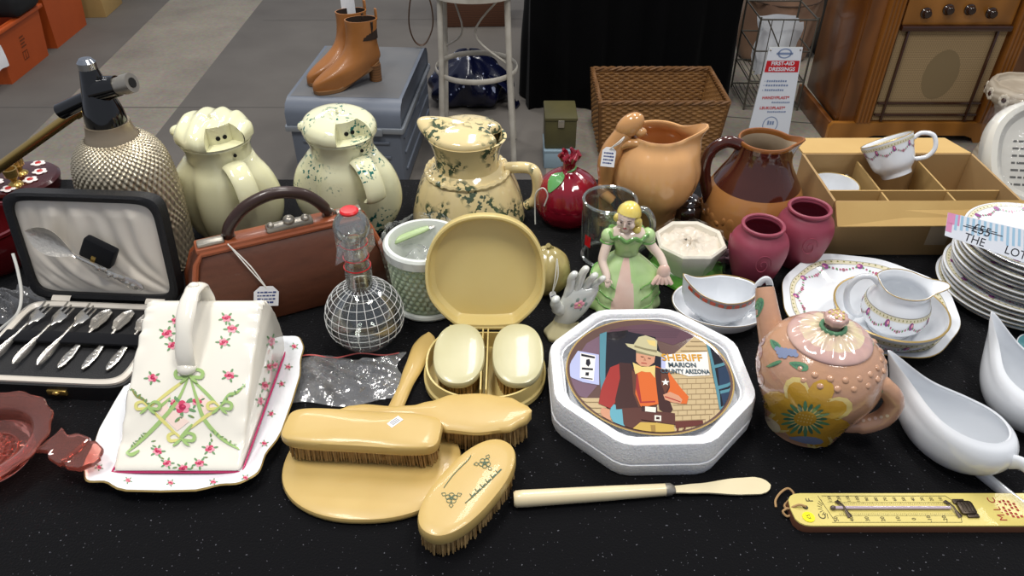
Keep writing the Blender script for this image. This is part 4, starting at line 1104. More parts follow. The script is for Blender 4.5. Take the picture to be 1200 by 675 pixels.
# ---- gladstone bag
lea = mat('brown_bag_leather', '5e3320', .5, coat=.05, var=(9, '4b2817', .3, (3, 1, 12)), bump=(90, .25)); lea_e = mat('tan_bag_edge', '8e4a2a', .4, coat=.15); lea_h = mat('dark_handle_leather', '33201a', .35, coat=.25)
BR = math.radians(25); bc = V((-.330, .908, T))
t = thing('gladstone_bag', 'old brown leather gladstone bag with a steel frame and dark curved handle', 'bag', bc, BR)
MBG = t.matrix_world.copy()
secs = []
for z, w_, d_ in ((0, .142, .040), (.004, .146, .044), (.03, .145, .047), (.07, .137, .040), (.10, .126, .026), (.115, .120, .016), (.118, .118, .012)):
    secs.append([(x, y, z) for x, y in sell(w_, d_, 7, 60)])
b = MB(); b.loft(secs, lea); b.build('bag_body', t)
b = MB(); 
for s in (-1, 1): b.tube([(-.146, s*.045, .006), (-.138, s*.042, .06), (-.122, s*.020, .106), (-.112, s*.014, .118), (.112, s*.014, .118), (.122, s*.020, .106), (.138, s*.042, .06), (.146, s*.045, .006)], .0045, lea_e, 8)
b.build('edge_piping', t)
b = MB(); b.box((0, 0, .121), (.236, .032, .011), lea_e, bev=.004); b.build('frame_top', t)
for x in (-.096, .098): b = MB(); b.box((x, -.004, .129), (.036, .016, .006), steel, bev=.002); b.build('end_plate', t)
b = MB(); b.box((.012, -.006, .130), (.066, .016, .010), steel, bev=.003); b.ball((.012, -.008, .138), (.0085, .0085, .007), steel); b.ball((.035, -.008, .136), (.006, .007, .005), steel); b.ball((-.014, -.008, .136), (.005, .006, .004), steel); b.build('lock', t)
hA, hT, hB = (-.072, 0, .126), (-.002, -.002, .176), (.070, 0, .130)
pth = spl([hA, (-.066, -.002, .146), (-.04, -.003, .170), (0, -.003, .181), (.036, -.003, .172), (.058, -.002, .152), hB], 6)
b = MB(); b.tube(pth, [.0065]*3+[.0085]*(len(pth)-6)+[.0065]*3, lea_h, 12); b.build('handle', t)
for x in (-.072, .070):
    b = MB(); b.tube([(x+.008*cos(q), 0, .128+.008*sin(q)) for q in [2*PI*k/16 for k in range(16)]], .0022, steel, 8, closed=True); b.build('handle_ring', t)
# tag on a white string
def price_tag(label, knot, tagpx, sz, face, lines, tilt=0, cat='price tag', loops=True):
    """knot: world point of the string, tag hangs at tagpx on the plane facing `face`"""
    t = thing('price_tag', label, cat, tagpx)
    b = MB(); n = V(face).normalized(); up = V((0, 0, 1)); up = (up-n*up.dot(n)).normalized(); rt = up.cross(n)
    R = Matrix((rt, up, n)).transposed().to_4x4() @ Matrix.Rotation(tilt, 4, 'Z')
    w_, h_ = sz; o = [(-w_/2, -h_/2), (w_/2, -h_/2), (w_/2, h_/2-.25*w_), (w_*.25, h_/2), (-w_*.25, h_/2), (-w_/2, h_/2-.25*w_)]
    b.loft([[(x, y, z) for x, y in o] for z in (0, .0006)], paper, R)
    rnd = random.Random(int(1e4*abs(tagpx[0])))
    for k in range(lines):
        x = -w_*.36
        while x < w_*.3:
            l_ = rnd.uniform(.06, .16)*w_; b.box((x+l_/2, h_*(.2-.17*k), .0008), (l_, h_*rnd.uniform(.05, .09), .0002), blue_ink, R); x += l_+w_*.03
    b.build('tag_card', t)
    b = MB(); hole_ = R @ V((0, h_*.42, .001)); kl = V(knot)-V(tagpx)
    mid = (hole_+kl)/2+n*.004
    b.tube(spl([tuple(hole_), tuple(mid), tuple(kl)], 6), .0009, string, 6)
    b.tube(spl([tuple(hole_), tuple(mid+rt*.004), tuple(kl+n*.002)], 6), .0009, string, 6)
    b.build('string', t); return t
kn = MBG @ V((-.075, -.018, .128)); fn_ = (MBG.to_3x3() @ V((0, -.93, .36)))
hitp = hit(312, 347, MBG @ V((0, -.052, .04)), MBG.to_3x3() @ V((0, -.97, .22)))
price_tag('white price tag hanging on a string over the front of the brown leather bag', kn, hitp, (.034, .030), MBG.to_3x3() @ V((0, -.97, .22)), 4, -.25)
# ---- glass decanter with a white grid
base = on(432, 399); R_ = .0535; t = thing('glass_decanter', 'round clear glass decanter with a white painted grid and red stopper top', 'decanter', base)
zc = .048
def dec_prof(R, zc, zb, n=22):
    o = []
    a0 = math.asin((zb-zc)/R)
    for k in range(n+1):
        a = a0+(1.25-a0)*k/n; o.append((R*cos(a), zc+R*sin(a)))
    return o
op = dec_prof(R_, zc, .002); ip = dec_prof(R_-.003, zc, .006)
nb = rows(base, [(311, 15), (300, 14), (290, 14.5), (284, 15.5)])
b = MB(); pr = [(0, .0015)]+op+[(.0185, nb[0][1]-.004)]+nb+[(nb[-1][0]-.0025, nb[-1][1]+.001)]+[(r-.003, z) for r, z in nb[::-1]]+ip[::-1]+[(0, .006)]
b.lathe(pr, glass, 64); b.build('decanter_body', t)
b = MB()
for k in range(24):
    th = 2*PI*k/24; b.tube([((r+.0003)*cos(th), (r+.0003)*sin(th), z) for r, z in op[6:]], .00035, white_print, 4)
for i in range(7, len(op)-1, 2):
    r, z = op[i]; b.tube([((r+.0003)*cos(q), (r+.0003)*sin(q), z) for q in [2*PI*k/64 for k in range(64)]], .00035, white_print, 4, closed=True)
b.build('white_grid', t)
b = MB()
for r, z in ((nb[0][0]+.0006, nb[0][1]), (nb[1][0]+.0008, nb[1][1]), (nb[3][0]+.0006, nb[3][1])): b.tube([(r*cos(q), r*sin(q), z) for q in [2*PI*k/40 for k in range(40)]], .0008, red_print, 6, closed=True)
b.build('red_ring', t)
zt = nb[-1][1]; st_ = MB()
zs_ = zt+.024
st_.lathe([(0, zt-.022), (.009, zt-.022), (.0115, zt-.002), (.013, zt+.003), (.0125, zt+.007)]+[(.0235*cos(a), zs_+.0225*sin(a)) for a in [-.95+.21*k for k in range(9)]]+[(.0115, zs_+.021), (0, zs_+.021)], glass_edge, 40); so_ = st_.build('stopper', t)
b = MB(); b.lathe([(0, zs_+.021), (.0115, zs_+.0212), (.012, zs_+.0235), (.010, zs_+.0255), (0, zs_+.026)], red_print, 32); b.build('red_cap', so_)
b = MB(); b.grid(lambda u, v: ((.0205+.006*sin(5*2*PI*u)+.012*(1-v)*(abs(sin(2*PI*u*1+.3))**6))*cos(2*PI*u), (.0205+.006*sin(5*2*PI*u)+.012*(1-v)*(abs(sin(2*PI*u+.3))**6))*sin(2*PI*u), zt-.014+.026*v+.005*sin(6*2*PI*u)), 64, 8, plastic, cu=True); b.build('plastic_wrap', t, angle=25, label='crumpled clear film round the neck')

# ---- zip bag
c = on(404, 446); t = thing('zip_bag', 'clear zip lock plastic bag with red seal line lying before the decanter', 'bag', (c.x, c.y, T+.0008), .06)
b = MB(); f1 = crump(.148, .088, .030, 11); b.grid(lambda u, v: f1(u, v), 44, 30, plastic)
b.grid(lambda u, v: (lambda p: (p[0], p[1], p[2]*.25))(f1(u, v)), 30, 20, plastic); b.build('film', t, angle=22)
b = MB(); b.tube(spl([(-.070+.014*k, .0425+.001*sin(k), .006+.003*sin(k*1.3)) for k in range(11)], 3), (.0012, .0006), mat('red_zip_line', 'b5524e', .4), 6); b.build('zip_seal', t)
# ---- woven planter wrapped in film
base = on(503, 352)
t = thing('woven_planter', 'white planter with green basket weave relief, holding wrapped cutlery, left of the vanity case', 'planter', base, 0)
wv_w = mat('white_weave_glaze', 'd9ddd6', .2, coat=.4); wv_g = mat('pale_green_weave_glaze', 'b9cfa6', .2, coat=.4, var=(30, 'd6dfc8', .25))
pr = rows(base, [(352, 37), (320, 41), (295, 44.5), (284, 46)])
H = pr[-1][1]+.005
b = MB(); 
def wf(th, i, r, z):
    if not .014 < z < H*.83: return (r, z)
    row = z*115; return (r-.001+.0034*abs(sin(th*16+PI/2*(int(row) % 2)))**.5*abs(sin(PI*row))**.5, z)
wp = []; N_ = 100
ppf = [(pr[0][0], .0)]+pr
for k in range(N_+1):
    z = H*.84*k/N_; 
    for (r0, z0), (r1, z1) in zip(ppf, ppf[1:]):
        if z0-1e-6 <= z <= z1+1e-6 and z1 > z0: wp.append((r0+(r1-r0)*(z-z0)/(z1-z0), z)); break
rt_ = wp[-1][0]
b.lathe([(0, 0)]+wp[:9], wv_w, 192, rf=wf); b.lathe(wp[8:], wv_g, 192, rf=wf)
b.lathe([(rt_, H*.84), (rt_+.004, H*.86), (rt_+.004, H*.97), (rt_+.001, H), (rt_-.004, H), (rt_-.006, H*.95), (pr[0][0]-.006, .02), (0, .02)], wv_w, 96)
b.tube([((pr[0][0]+.003)*cos(q), (pr[0][0]+.003)*sin(q), .006) for q in [2*PI*k/60 for k in range(60)]], .005, wv_w, 8, closed=True)
b.build('pot', t)
b = MB(); b.grid(lambda u, v: ((rt_+.006+.0025*sin(2*PI*u*9+v*3)+.0015*sin(2*PI*u*21))*(.86+.14*v)*cos(2*PI*u), (rt_+.006+.0025*sin(2*PI*u*9+v*3))*(.86+.14*v)*sin(2*PI*u), .003+(H+.004)*v+.003*sin(2*PI*u*5)*v), 90, 10, film, cu=True)
b.build('plastic_wrap', t, angle=22, label='clear film wrapped around the pot')
b = MB(); fr = crump(.068, .062, .020, 21); b.grid(lambda u, v: (lambda p: (p[0], p[1], H-.034+p[2]))(fr(u, v)), 24, 22, plastic); b.build('crumpled_film', t, angle=22)
# handles standing in it
for k, (px, py, m_, lab) in enumerate(((480, 274, mat('pale_green_handle', 'a9bf8b', .3), 'pale green handled knife lying in the woven planter'), (505, 262, steel, 'steel handled knife lying across the woven planter'))):
    q = on(px, py, H-.012)
    tt = thing('table_knife', lab, 'knife', (q.x, q.y, T+H-.014-.006*k), .45-.3*k, ry=-.15)
    b = MB(); b.tube([(-.038, 0, 0), (-.03, 0, 0), (.02, 0, 0), (.03, 0, 0)], [(.004, .003), (.0075, .0045), (.006, .004), (.004, .003)], m_, 10); b.build('handle', tt)
    b = MB(); b.tube([(.03, 0, 0), (.033, 0, 0), (.042, .001, 0)], [(.003, .0015), (.005, .0012), (.004, .001)], silver, 8); b.build('blade', tt)
# ================= ON THE TABLE: CELLULOID VANITY SET =================
def bristles(b, pts, z0, z1, m, r=.0011, lean=.0012, spread=1.0, c=(0, 0)):
    """tufts from z1 (wood) down to z0"""
    for x, y in pts:
        dx, dy = random.uniform(-lean, lean), random.uniform(-lean, lean)
        x0, y0 = c[0]+(x-c[0])*spread+dx, c[1]+(y-c[1])*spread+dy; zb = z0+random.uniform(0, .0015)
        a = random.uniform(0, 1.5)
        top_ = [(x+r*cos(a+k*2.094), y+r*sin(a+k*2.094), z1) for k in range(3)]
        bot = [(x0+r*.6*cos(a+k*2.094), y0+r*.6*sin(a+k*2.094), zb) for k in range(3)]
        b.loft([bot, top_], m)
def fill(outline, step):
    """grid of points inside an outline"""
    xs = [p[0] for p in outline]; ys = [p[1] for p in outline]; out = []
    def inside(x, y):
        c = False; n = len(outline)
        for i in range(n):
            x1, y1 = outline[i]; x2, y2 = outline[(i+1) % n]
            if (y1 > y) != (y2 > y) and x < (x2-x1)*(y-y1)/(y2-y1)+x1: c = not c
        return c
    y = min(ys); r = 0
    while y < max(ys):
        x = min(xs)+(step/2 if r % 2 else 0)
        while x < max(xs):
            if inside(x, y): out.append((x+random.uniform(-.2, .2)*step, y+random.uniform(-.2, .2)*step))
            x += step
        y += step; r += 1
    return out
def slab(b, out, z0, z1, m, M=None, crown=0, lip=.0035):
    """rounded slab following an outline with a slightly domed top"""
    cx = sum(p[0] for p in out)/len(out); cy = sum(p[1] for p in out)/len(out)
    R = sum(math.hypot(p[0]-cx, p[1]-cy) for p in out)/len(out)
    def L(off, z): return [(p[0]-(p[0]-cx)/max(1e-6, math.hypot(p[0]-cx, p[1]-cy))*off, p[1]-(p[1]-cy)/max(1e-6, math.hypot(p[0]-cx, p[1]-cy))*off, z) for p in out]
    ls = [L(lip, z0), L(lip*.3, z0+lip*.3), L(0, z0+lip), L(0, z1-lip), L(lip*.3, z1-lip*.3), L(lip, z1)]
    for k in (.8, .6, .4, .2, .05): ls.append([(cx+(p[0]-cx)*k, cy+(p[1]-cy)*k, z1+crown*(1-k*k)) for p in out])
    b.loft(ls, m, M)
# ---- hand mirror, face down
mc = V((-.163, .578, T))
t = thing('hand_mirror', 'large ivory celluloid hand mirror lying face down under the brushes', 'mirror', (mc.x, mc.y, T+.0005), 0)
b = MB(); o = sell(.104, .080, 2.2, 64); slab(b, o, 0, .010, ivory, crown=.003, lip=.004); b.build('mirror_back', t)
b = MB(); tipy = on(503, 388, .014).y-mc.y; nx_ = on(502, 390, .014).x-mc.x
W = interp([(0, .030), (.15, .020), (.35, .019), (.6, .026), (.85, .031), (.95, .024), (1, .006)])
loops = []; y0_ = .068
for j in range(31):
    v = j/30; y = y0_+(tipy-y0_)*v; w_ = W(v)/2; x = nx_*(.25+.75*v)+.0; x = nx_*(v*.75+.25); h_ = .005
    loops.append([(x+w_*cos(q), y, .007+h_*sin(q)) for q in [2*PI*k/16 for k in range(16)]])
b.loft(loops, ivory); b.build('handle', t)
b = MB(); b.lathe([(0, -.0001), (1, -.0001), (1, .001), (0, .001)], mat('mirror_glass', 'd8dde0', .03, metal=1), 48, Matrix.Diagonal((.085, .063, 1, 1))); b.build('glass', t)
# ---- clothes brush
cb = on(424, 500, .052); BRZ = -.075
t = thing('clothes_brush', 'long rectangular ivory clothes brush with tan bristles resting on the mirror back', 'brush', (cb.x, cb.y, T+.0135), BRZ)
MCB = t.matrix_world.copy(); Lc, Wc = .184, .056
o = sell(Lc/2, Wc/2, 5, 64)
b = MB(); slab(b, o, .023, .038, ivory, crown=.003, lip=.005); b.build('brush_back', t)
b = MB(); bristles(b, fill(sell(Lc/2-.005, Wc/2-.004, 5, 48), .0029), .0005, .0245, bristle, .0018, .0010, 1.02); b.loft([[(x, y, z) for x, y in sell(Lc/2-.009, Wc/2-.008, 5, 40)] for z in (.006, .0235)], bristle); b.build('bristles', t, stuff=True)  # solid core added inside so the gaps between tufts do not go dark
q = MCB.inverted() @ on(463, 495, .053); b = MB(); R = Mx((q.x, q.y, .0405), .9); b.box((0, 0, 0), (.017, .009, .0008), paper, R)
for k in range(3): b.box((0, -.002+.0022*k, .0005), (.011, .0007, .0002), ink, R)
b.build('sticker', t, label='small white paper price sticker')
# ---- hair brush with a handle
hb = on(562, 483, .045)
t = thing('hair_brush', 'ivory celluloid hairbrush with a long handle passing behind the clothes brush', 'brush', (hb.x, hb.y+.006, T+.0005), PI-.03)
# local: head at origin, handle towards +X (to the left in the photo)
b = MB(); hl = hb.x-on(400, 477, .03).x
Wd = interp([(0, .004), (.03, .030), (.12, .055), (.28, .066), (.42, .060), (.54, .034), (.62, .020), (.72, .018), (.88, .027), (.96, .022), (1, .004)])
Lh = hl+.062; loops = []
for j in range(49):
    v = j/48; x = -.062+Lh*v; w_ = Wd(v)/2; zc = .034-.010*max(0, v-.5)*1.2; hh = .0075
    loops.append([(x, w_*cos(q)*(1 if abs(cos(q)) < .99 else 1), zc+hh*(abs(sin(q))**.7)*(1 if sin(q) > 0 else -1)*(1.25 if sin(q) > 0 else .8)) for q in [2*PI*k/24 for k in range(24)]])
b.loft(loops, ivory); b.build('brush_back', t)
b = MB(); bristles(b, fill(sell(.056, .028, 2.2, 48), .0029), .0, .030, bristle, .0018, .0010, 1.02); b.loft([[(x, y, z) for x, y in sell(.052, .024, 2.2, 40)] for z in (.006, .030)], bristle); b.build('bristles', t, stuff=True)  # core block added among the tufts to hide dark gaps
# ---- oval military brush with flowers
e1, e2 = on(592, 518, .040), on(501, 622, .040); ob = (e1+e2)/2; d_ = e1-e2; OR = math.atan2(d_.y, d_.x); OL = d_.length+.006
t = thing('oval_brush', 'oval ivory brush engraved with green flowers, nearest the front edge', 'brush', (ob.x, ob.y, T+.0005), OR)
MO = t.matrix_world.copy(); o = sell(OL/2, .034, 2.25, 64)
b = MB(); slab(b, o, .021, .040, ivory, crown=.0025, lip=.005)
engr = mat('green_engraving', '3d5a44', .5)
dp = []
def flower_lines(cx, cy, s, rot):
    P = []
    for k in range(5):
        a = rot+k*1.257; c_ = (cx+s*.62*cos(a), cy+s*.62*sin(a)*.85)
        P += rib([(c_[0]+s*.5*cos(q), c_[1]+s*.42*sin(q)) for q in [2*PI*j/10 for j in range(11)]], .35, engr, 1)
    P += rib([(cx+s*.3*cos(q), cy+s*.25*sin(q)) for q in [2*PI*j/8 for j in range(9)]], .35, engr, 1)
    for k in range(3): a = rot+.6+k*2.1; P += rib([(cx+s*1.1*cos(a), cy+s*.9*sin(a)), (cx+s*1.6*cos(a+.25), cy+s*1.35*sin(a+.25)), (cx+s*2.1*cos(a), cy+s*1.7*sin(a))], .35, engr, 1); P += rib([(cx+s*1.1*cos(a), cy+s*.9*sin(a)), (cx+s*1.6*cos(a-.25), cy+s*1.35*sin(a-.25)), (cx+s*2.1*cos(a), cy+s*1.7*sin(a))], .35, engr, 1)
    return P
dp += flower_lines(568, 543, 6.2, .3) + flower_lines(529, 584, 6.5, 1)
dp += rib(curve((520, 572), (532, 556), (548, 540), (552, 534)), .45, engr, 1) + rib(curve((588, 550), (576, 562), (560, 577), (545, 590)), .45, engr, 1)
for k in range(6):
    x, y = 553+6*k, 582-5.6*k; dp += rib([(x, y), (x+4, y-4)], .5, engr, 1); dp += rib([(x, y), (x-2.5, y-3)], .45, engr, 1)
b.decal(MO, dp, maxe=6); b.build('brush_back', t)
b = MB(); bristles(b, fill(sell(OL/2-.004, .031, 2.25, 48), .0029), .0, .0225, bristle, .0018, .0010, 1.02); b.loft([[(x, y, z) for x, y in sell(OL/2-.008, .027, 2.25, 40)] for z in (.006, .0225)], bristle); b.build('bristles', t, stuff=True)  # filler core added so shade between the tufts stays hidden

# ---- vanity case with two brushes
vc = V((on(571, 425, .02).x-.003, on(571, 427, .02).y, T))
hy = .067; t = thing('vanity_case', 'open oval ivory celluloid vanity case with its lid standing up behind two brushes', 'case', (vc.x, vc.y, T), 0)
def dshape(a, b_, n=72, flat=.72):
    o = []
    for x, y in sell(a, b_, 2.25, n):
        y = min(y, b_*flat+(y-b_*flat)*.12) if y > b_*flat else y; o.append((x, y))
    return o
A_, B_ = .081, .076; h = .030
o0 = dshape(A_, B_)
sc_ = lambda o, k, z: [(x*k, y*k, z) for x, y in o]
b = MB(); b.loft([sc_(o0, .97, 0), sc_(o0, 1, .003), sc_(o0, 1, .010), sc_(o0, .97, .012), sc_(o0, .955, h), sc_(o0, .925, h), sc_(o0, .925, .004)], ivory_case); b.build('case_base', t)
b = MB(); 
for s in (-1, 1): b.box((s*.0035, -.008, .022), (.002, .118, .036), ivory_case, bev=.0008)
b.build('divider', t)
# lid: local plane at the hinge
yh = B_*.76; LL = .172; LAn = math.radians(17)
MLd = Matrix.Translation(V((0, yh+.002, h+.004))) @ Matrix.Rotation(-LAn, 4, 'X') @ Matrix.Rotation(PI/2, 4, 'X')
ol = []
for x, y in sell(A_, LL/2, 2.25, 80):
    y2 = y+LL/2
    if y2 < .016: y2 = .016-(.016-y2)*.15
    ol.append((x*(1 if y2 > .07 else .78+.22*sin(min(1, (y2-.012)/.058)*PI/2)), y2-.013))
cyl = LL/2-.010
ls = lambda k, z: [(x*k, cyl+(y-cyl)*k, z) for x, y in ol]
b = MB(); b.loft([ls(.9, -.024), ls(.97, -.021), ls(1, -.014), ls(1, 0), ls(.985, .0015), ls(.955, .0015), ls(.945, 0), ls(.93, -.014), ls(.86, -.020)], ivory_case, MLd, cap=True)
lidv = b.build('lid', t)
b = MB(); b.tube([(-.05, yh+.003, h+.003), (.05, yh+.003, h+.003)], .0035, ivory_case, 10); b.build('hinge', t)
def case_brush(px, py, label, tilt):
    q = on(px, py, .052); bt = thing('military_brush', label, 'brush', (q.x, q.y-.003, T+.0055), 0, 'brushes in the vanity case')
    o = sell(.0335, .0505, 2.3, 56); b = MB()
    R = Mx((0, 0, .030), 0, .16)
    slab(b, o, 0, .013, ivory_pale, R, crown=.002, lip=.004); b.build('brush_back', bt)
    b = MB(); pts = fill(sell(.029, .044, 2.3, 40), .0030)
    for x, y in pts:
        dx, dy = random.uniform(-.001, .001), random.uniform(-.001, .001); z1 = .0315+y*.16; a = random.uniform(0, 1)
        b.loft([[(x*1.02+dx+.001*cos(a+k*2.09), y*1.02+dy+.001*sin(a+k*2.09), random.uniform(0, .0012)) for k in range(3)], [(x+.0016*cos(a+k*2.09), y+.0016*sin(a+k*2.09), z1) for k in range(3)]], bristle)
    b.build('bristles', bt, stuff=True)
case_brush(538, 407, 'pale oval brush in the left half of the vanity case', .1)
case_brush(607, 407, 'pale oval brush in the right half of the vanity case', -.1)

# ---- page-turner knife
k1, k2, k3 = on(602, 585, .010), on(783, 577, .010), on(902, 567, .006); kd = k3-k1; KA = math.atan2(kd.y, kd.x)
t = thing('butter_knife', 'long bone handled knife with a cream blade lying at the front', 'knife', (k1.x, k1.y, T+.0005), KA)
lh = (k2-k1).length; lb = (k3-k2).length
b = MB(); b.tube([(0, 0, .0095), (.0025, 0, .0095), (.01, 0, .0095), (lh*.6, 0, .0085), (lh-.001, 0, .008)], [.0075, .0092, .0095, .0083, .0068], bone, 20); b.build('handle', t)
b = MB(); b.tube([(lh-.002, 0, .008), (lh+.004, 0, .008), (lh+.009, 0, .0075)], [(.0073, .0073), (.0073, .0065), (.005, .003)], steel, 16); b.build('ferrule', t)
b = MB(); W = interp([(0, .009), (.25, .0125), (.7, .023), (.86, .0238), (.93, .020), (.975, .012), (1, .002)])
blade(b, lb-.006, W, lambda v: 0, lambda v: .0068-.004*v, .0022, mat('cream_blade', 'dfd2ae', .3, coat=.2), Mx((lh+.007, 0, 0))); b.build('blade', t)

# ---- polystyrene box with the plate
foam = mat('polystyrene', 'e9eaec', .6, bump=(320, .5), sss=.05, var=(500, 'dfe0e3', .15))
oc = V((on(769, 455, .05).x, on(769, 455, .05).y, T))
pl_px = [(649, 467), (652, 404), (714, 364), (783, 367), (857, 404), (890, 470), (819, 527), (721, 518)]
w8 = [on(x, y, .05) for x, y in pl_px]; cxm = sum(p.x for p in w8)/8; cym = sum(p.y for p in w8)/8
Ro = .1335; orot = math.radians(22.5+1.5)
t = thing('polystyrene_box', 'white octagonal polystyrene packing tray holding the picture plate', 'packing tray', (cxm+.001, cym, T), orot)
oc8 = lambda R, z: [(R*cos(k*PI/4), R*sin(k*PI/4), z) for k in range(8)]
def oc8b(R, z, c=.012):
    o = []
    for k in range(8):
        p = V((R*cos(k*PI/4), R*sin(k*PI/4))); a = V((R*cos((k-1)*PI/4), R*sin((k-1)*PI/4))); n = V((R*cos((k+1)*PI/4), R*sin((k+1)*PI/4)))
        o.append(p+(a-p).normalized()*c); o.append(p+(a-p).normalized()*c*.3+(n-p).normalized()*c*.3); o.append(p+(n-p).normalized()*c)
    return [(q.x, q.y, z) for q in o]
b = MB(); b.loft([oc8b(Ro*.985, 0), oc8b(Ro, .006), oc8b(Ro*1.005, .020), oc8b(Ro*.985, .0215), oc8b(Ro*.985, .0225), oc8b(Ro*1.0, .024), oc8b(Ro*.995, .049), oc8b(Ro*.985, .053), oc8b(Ro*.90, .054), oc8b(Ro*.885, .0525), oc8b(Ro*.875, .048), oc8b(Ro*.86, .0475), oc8b(Ro*.855, .034)], foam, cap=True); b.build('foam_tray', t)
# plate
pcx = hit(764, 449, V((0, 0, T+.050)), V((0, 0, 1))); rp = .104
t = thing('picture_plate', 'round gold rimmed picture plate of a sheriff in an orange shirt', 'plate', (cxm+.001, cym, T+.0345), 0)
MPl = t.matrix_world.copy(); zr = .0145
pic_bg = mat('plate_brown', '5e463e', .12, coat=.7)
b = MB(); b.lathe([(0, .003), (.055, .003), (.057, 0), (.06, 0), (.062, .004), (rp*.9, .0095), (rp, zr-.001), (rp*1.004, zr), (rp*.985, zr), (rp*.965, zr-.0008), (0, zr-.0008)], [white_glaze]*6+[gold, gold, pic_bg, pic_bg], 80)
pmat = lambda n, c: mat('plate_'+n, c, .16, coat=.3)
ox, oy, sc2 = 660, 370, 4.357
def pp(*pts): return [(ox+x/sc2, oy+y/sc2) for x, y in pts]
D = []
# keep to the disc: clip polygons by radius afterwards
def add(m, *pts): D.append((pp(*pts), m))
brick = pmat('brick', 'b7a27c'); brick_d = pmat('mortar', '8d7858'); porch = pmat('porch_purple', '5a3f48'); beam = pmat('beam', '6d5563'); dark = pmat('dark_door', '1d1b22'); teal = pmat('teal_frame', '4f7f8c'); paperw = pmat('poster_paper', 'dcd8d2'); poster_b = pmat('poster_lilac', 'a9aed0'); skin = pmat('skin', 'bf8a6d'); hatc = pmat('hat', 'b3ab86'); hat_d = pmat('hat_dark', '7d7558'); shirt = pmat('shirt_orange', 'c4602a'); shirt_r = pmat('shirt_red', '93302a'); vest = pmat('vest', '3d2420'); vest2 = pmat('vest_light', '5b3729'); scarf = pmat('scarf', 'cdb673'); pants = pmat('pants', 'b89a4c'); pants_d = pmat('pants_fold', '93753a'); belt = pmat('belt', '54322a'); buck = pmat('buckle', 'd5d2c6'); tealc = pmat('teal_cloth', '5f9aa8'); bench = pmat('bench', '5d2f28'); orange_t = pmat('sign_gold', 'c5902c'); slate = pmat('sign_slate', '44545c'); glassb = pmat('window_blue', '27384f'); star = pmat('star', 'e6e3d8')
add(brick, (20, 400), (185, 420), (330, 640), (600, 640), (720, 630), (850, 520), (885, 400), (870, 250), (740, 150), (670, 110), (520, 230), (560, 640), (300, 640), (180, 470), (30, 440)) if False else None
add(brick, (470, 640), (640, 636), (760, 590), (850, 510), (888, 400), (885, 300), (840, 210), (740, 120), (670, 105), (560, 200), (490, 260))
add(brick, (28, 420), (80, 420), (190, 420), (240, 500), (300, 600), (330, 632), (230, 600), (130, 540), (60, 470))
add(porch, (200, 90), (300, 55), (440, 40), (560, 55), (640, 80), (670, 105), (560, 150), (400, 100), (230, 120))
add(beam, (80, 200), (120, 140), (190, 100), (185, 200), (180, 350), (120, 420), (40, 400), (22, 330), (40, 260))
for k in range(5): add(pmat('porch_line', '493640'), (240+10*k, 70+9*k), (600-5*k, 72+9*k), (600-5*k, 75+9*k), (240+10*k, 73+9*k))
# masonry courses
for r in range(12):
    y = 320+27*r
    add(brick_d, (560, y), (870 if y < 480 else 800-(y-480)*1.3, y-8), (870 if y < 480 else 800-(y-480)*1.3, y-4), (560, y+4))
    for c_ in range(6):
        x = 585+46*c_+(23 if r % 2 else 0)
        if x < 820-max(0, y-450)*.9: add(brick_d, (x, y), (x+3, y), (x+3, y+26), (x, y+26))
for r in range(4):
    y = 440+30*r; add(brick_d, (45+22*r, y), (190+30*r, y), (190+30*r, y+4), (45+22*r, y+4))
for r in range(5):
    y = 130+24*r; add(brick_d, (650-25*r, y), (735, y), (735, y+4), (650-25*r, y+4))
add(dark, (190, 90), (330, 75), (370, 240), (330, 420), (200, 430), (185, 300))
add(teal, (186, 95), (222, 82), (216, 240), (214, 420), (196, 430), (186, 300))
add(dark, (320, 80), (470, 110), (520, 260), (480, 270), (370, 240))
# left poster
add(poster_b, (30, 250), (75, 180), (182, 200), (184, 355), (100, 340), (25, 310)); add(paperw, (88, 190), (165, 205), (155, 335), (85, 318))
add(dark, (92, 195), (162, 210), (161, 220), (92, 207)); add(dark, (118, 225), (134, 222), (140, 245), (128, 262), (115, 248)); add(dark, (95, 265), (152, 270), (152, 280), (95, 276)); add(dark, (115, 290), (132, 290), (130, 308), (112, 306)); add(dark, (92, 315), (150, 322), (150, 328), (92, 321))
# banner
add(paperw, (500, 205), (560, 196), (735, 185), (748, 305), (640, 310), (500, 270)); add(poster_b, (500, 205), (522, 202), (522, 272), (500, 268))
# right window
add(dark, (735, 140), (800, 200), (870, 310), (885, 420), (830, 480), (800, 470), (760, 290)); add(glassb, (790, 270), (850, 250), (880, 350), (800, 380)); add(glassb, (805, 400), (884, 370), (880, 420), (820, 470))
for q in (((735, 140), (752, 155), (815, 485), (798, 480)), ((765, 255), (852, 232), (857, 247), (770, 270)), ((790, 360), (886, 335), (888, 350), (792, 378)), ((800, 385), (888, 365), (888, 380), (803, 400)), ((798, 468), (850, 455), (845, 480), (805, 490)), ((835, 245), (850, 250), (888, 375), (876, 380))): add(teal, *q)
# bench
add(bench, (570, 540), (712, 535), (718, 560), (575, 575)); 
for x in (580, 615, 700): add(bench, (x, 560), (x+10, 560), (x+12, 630), (x+2, 632))
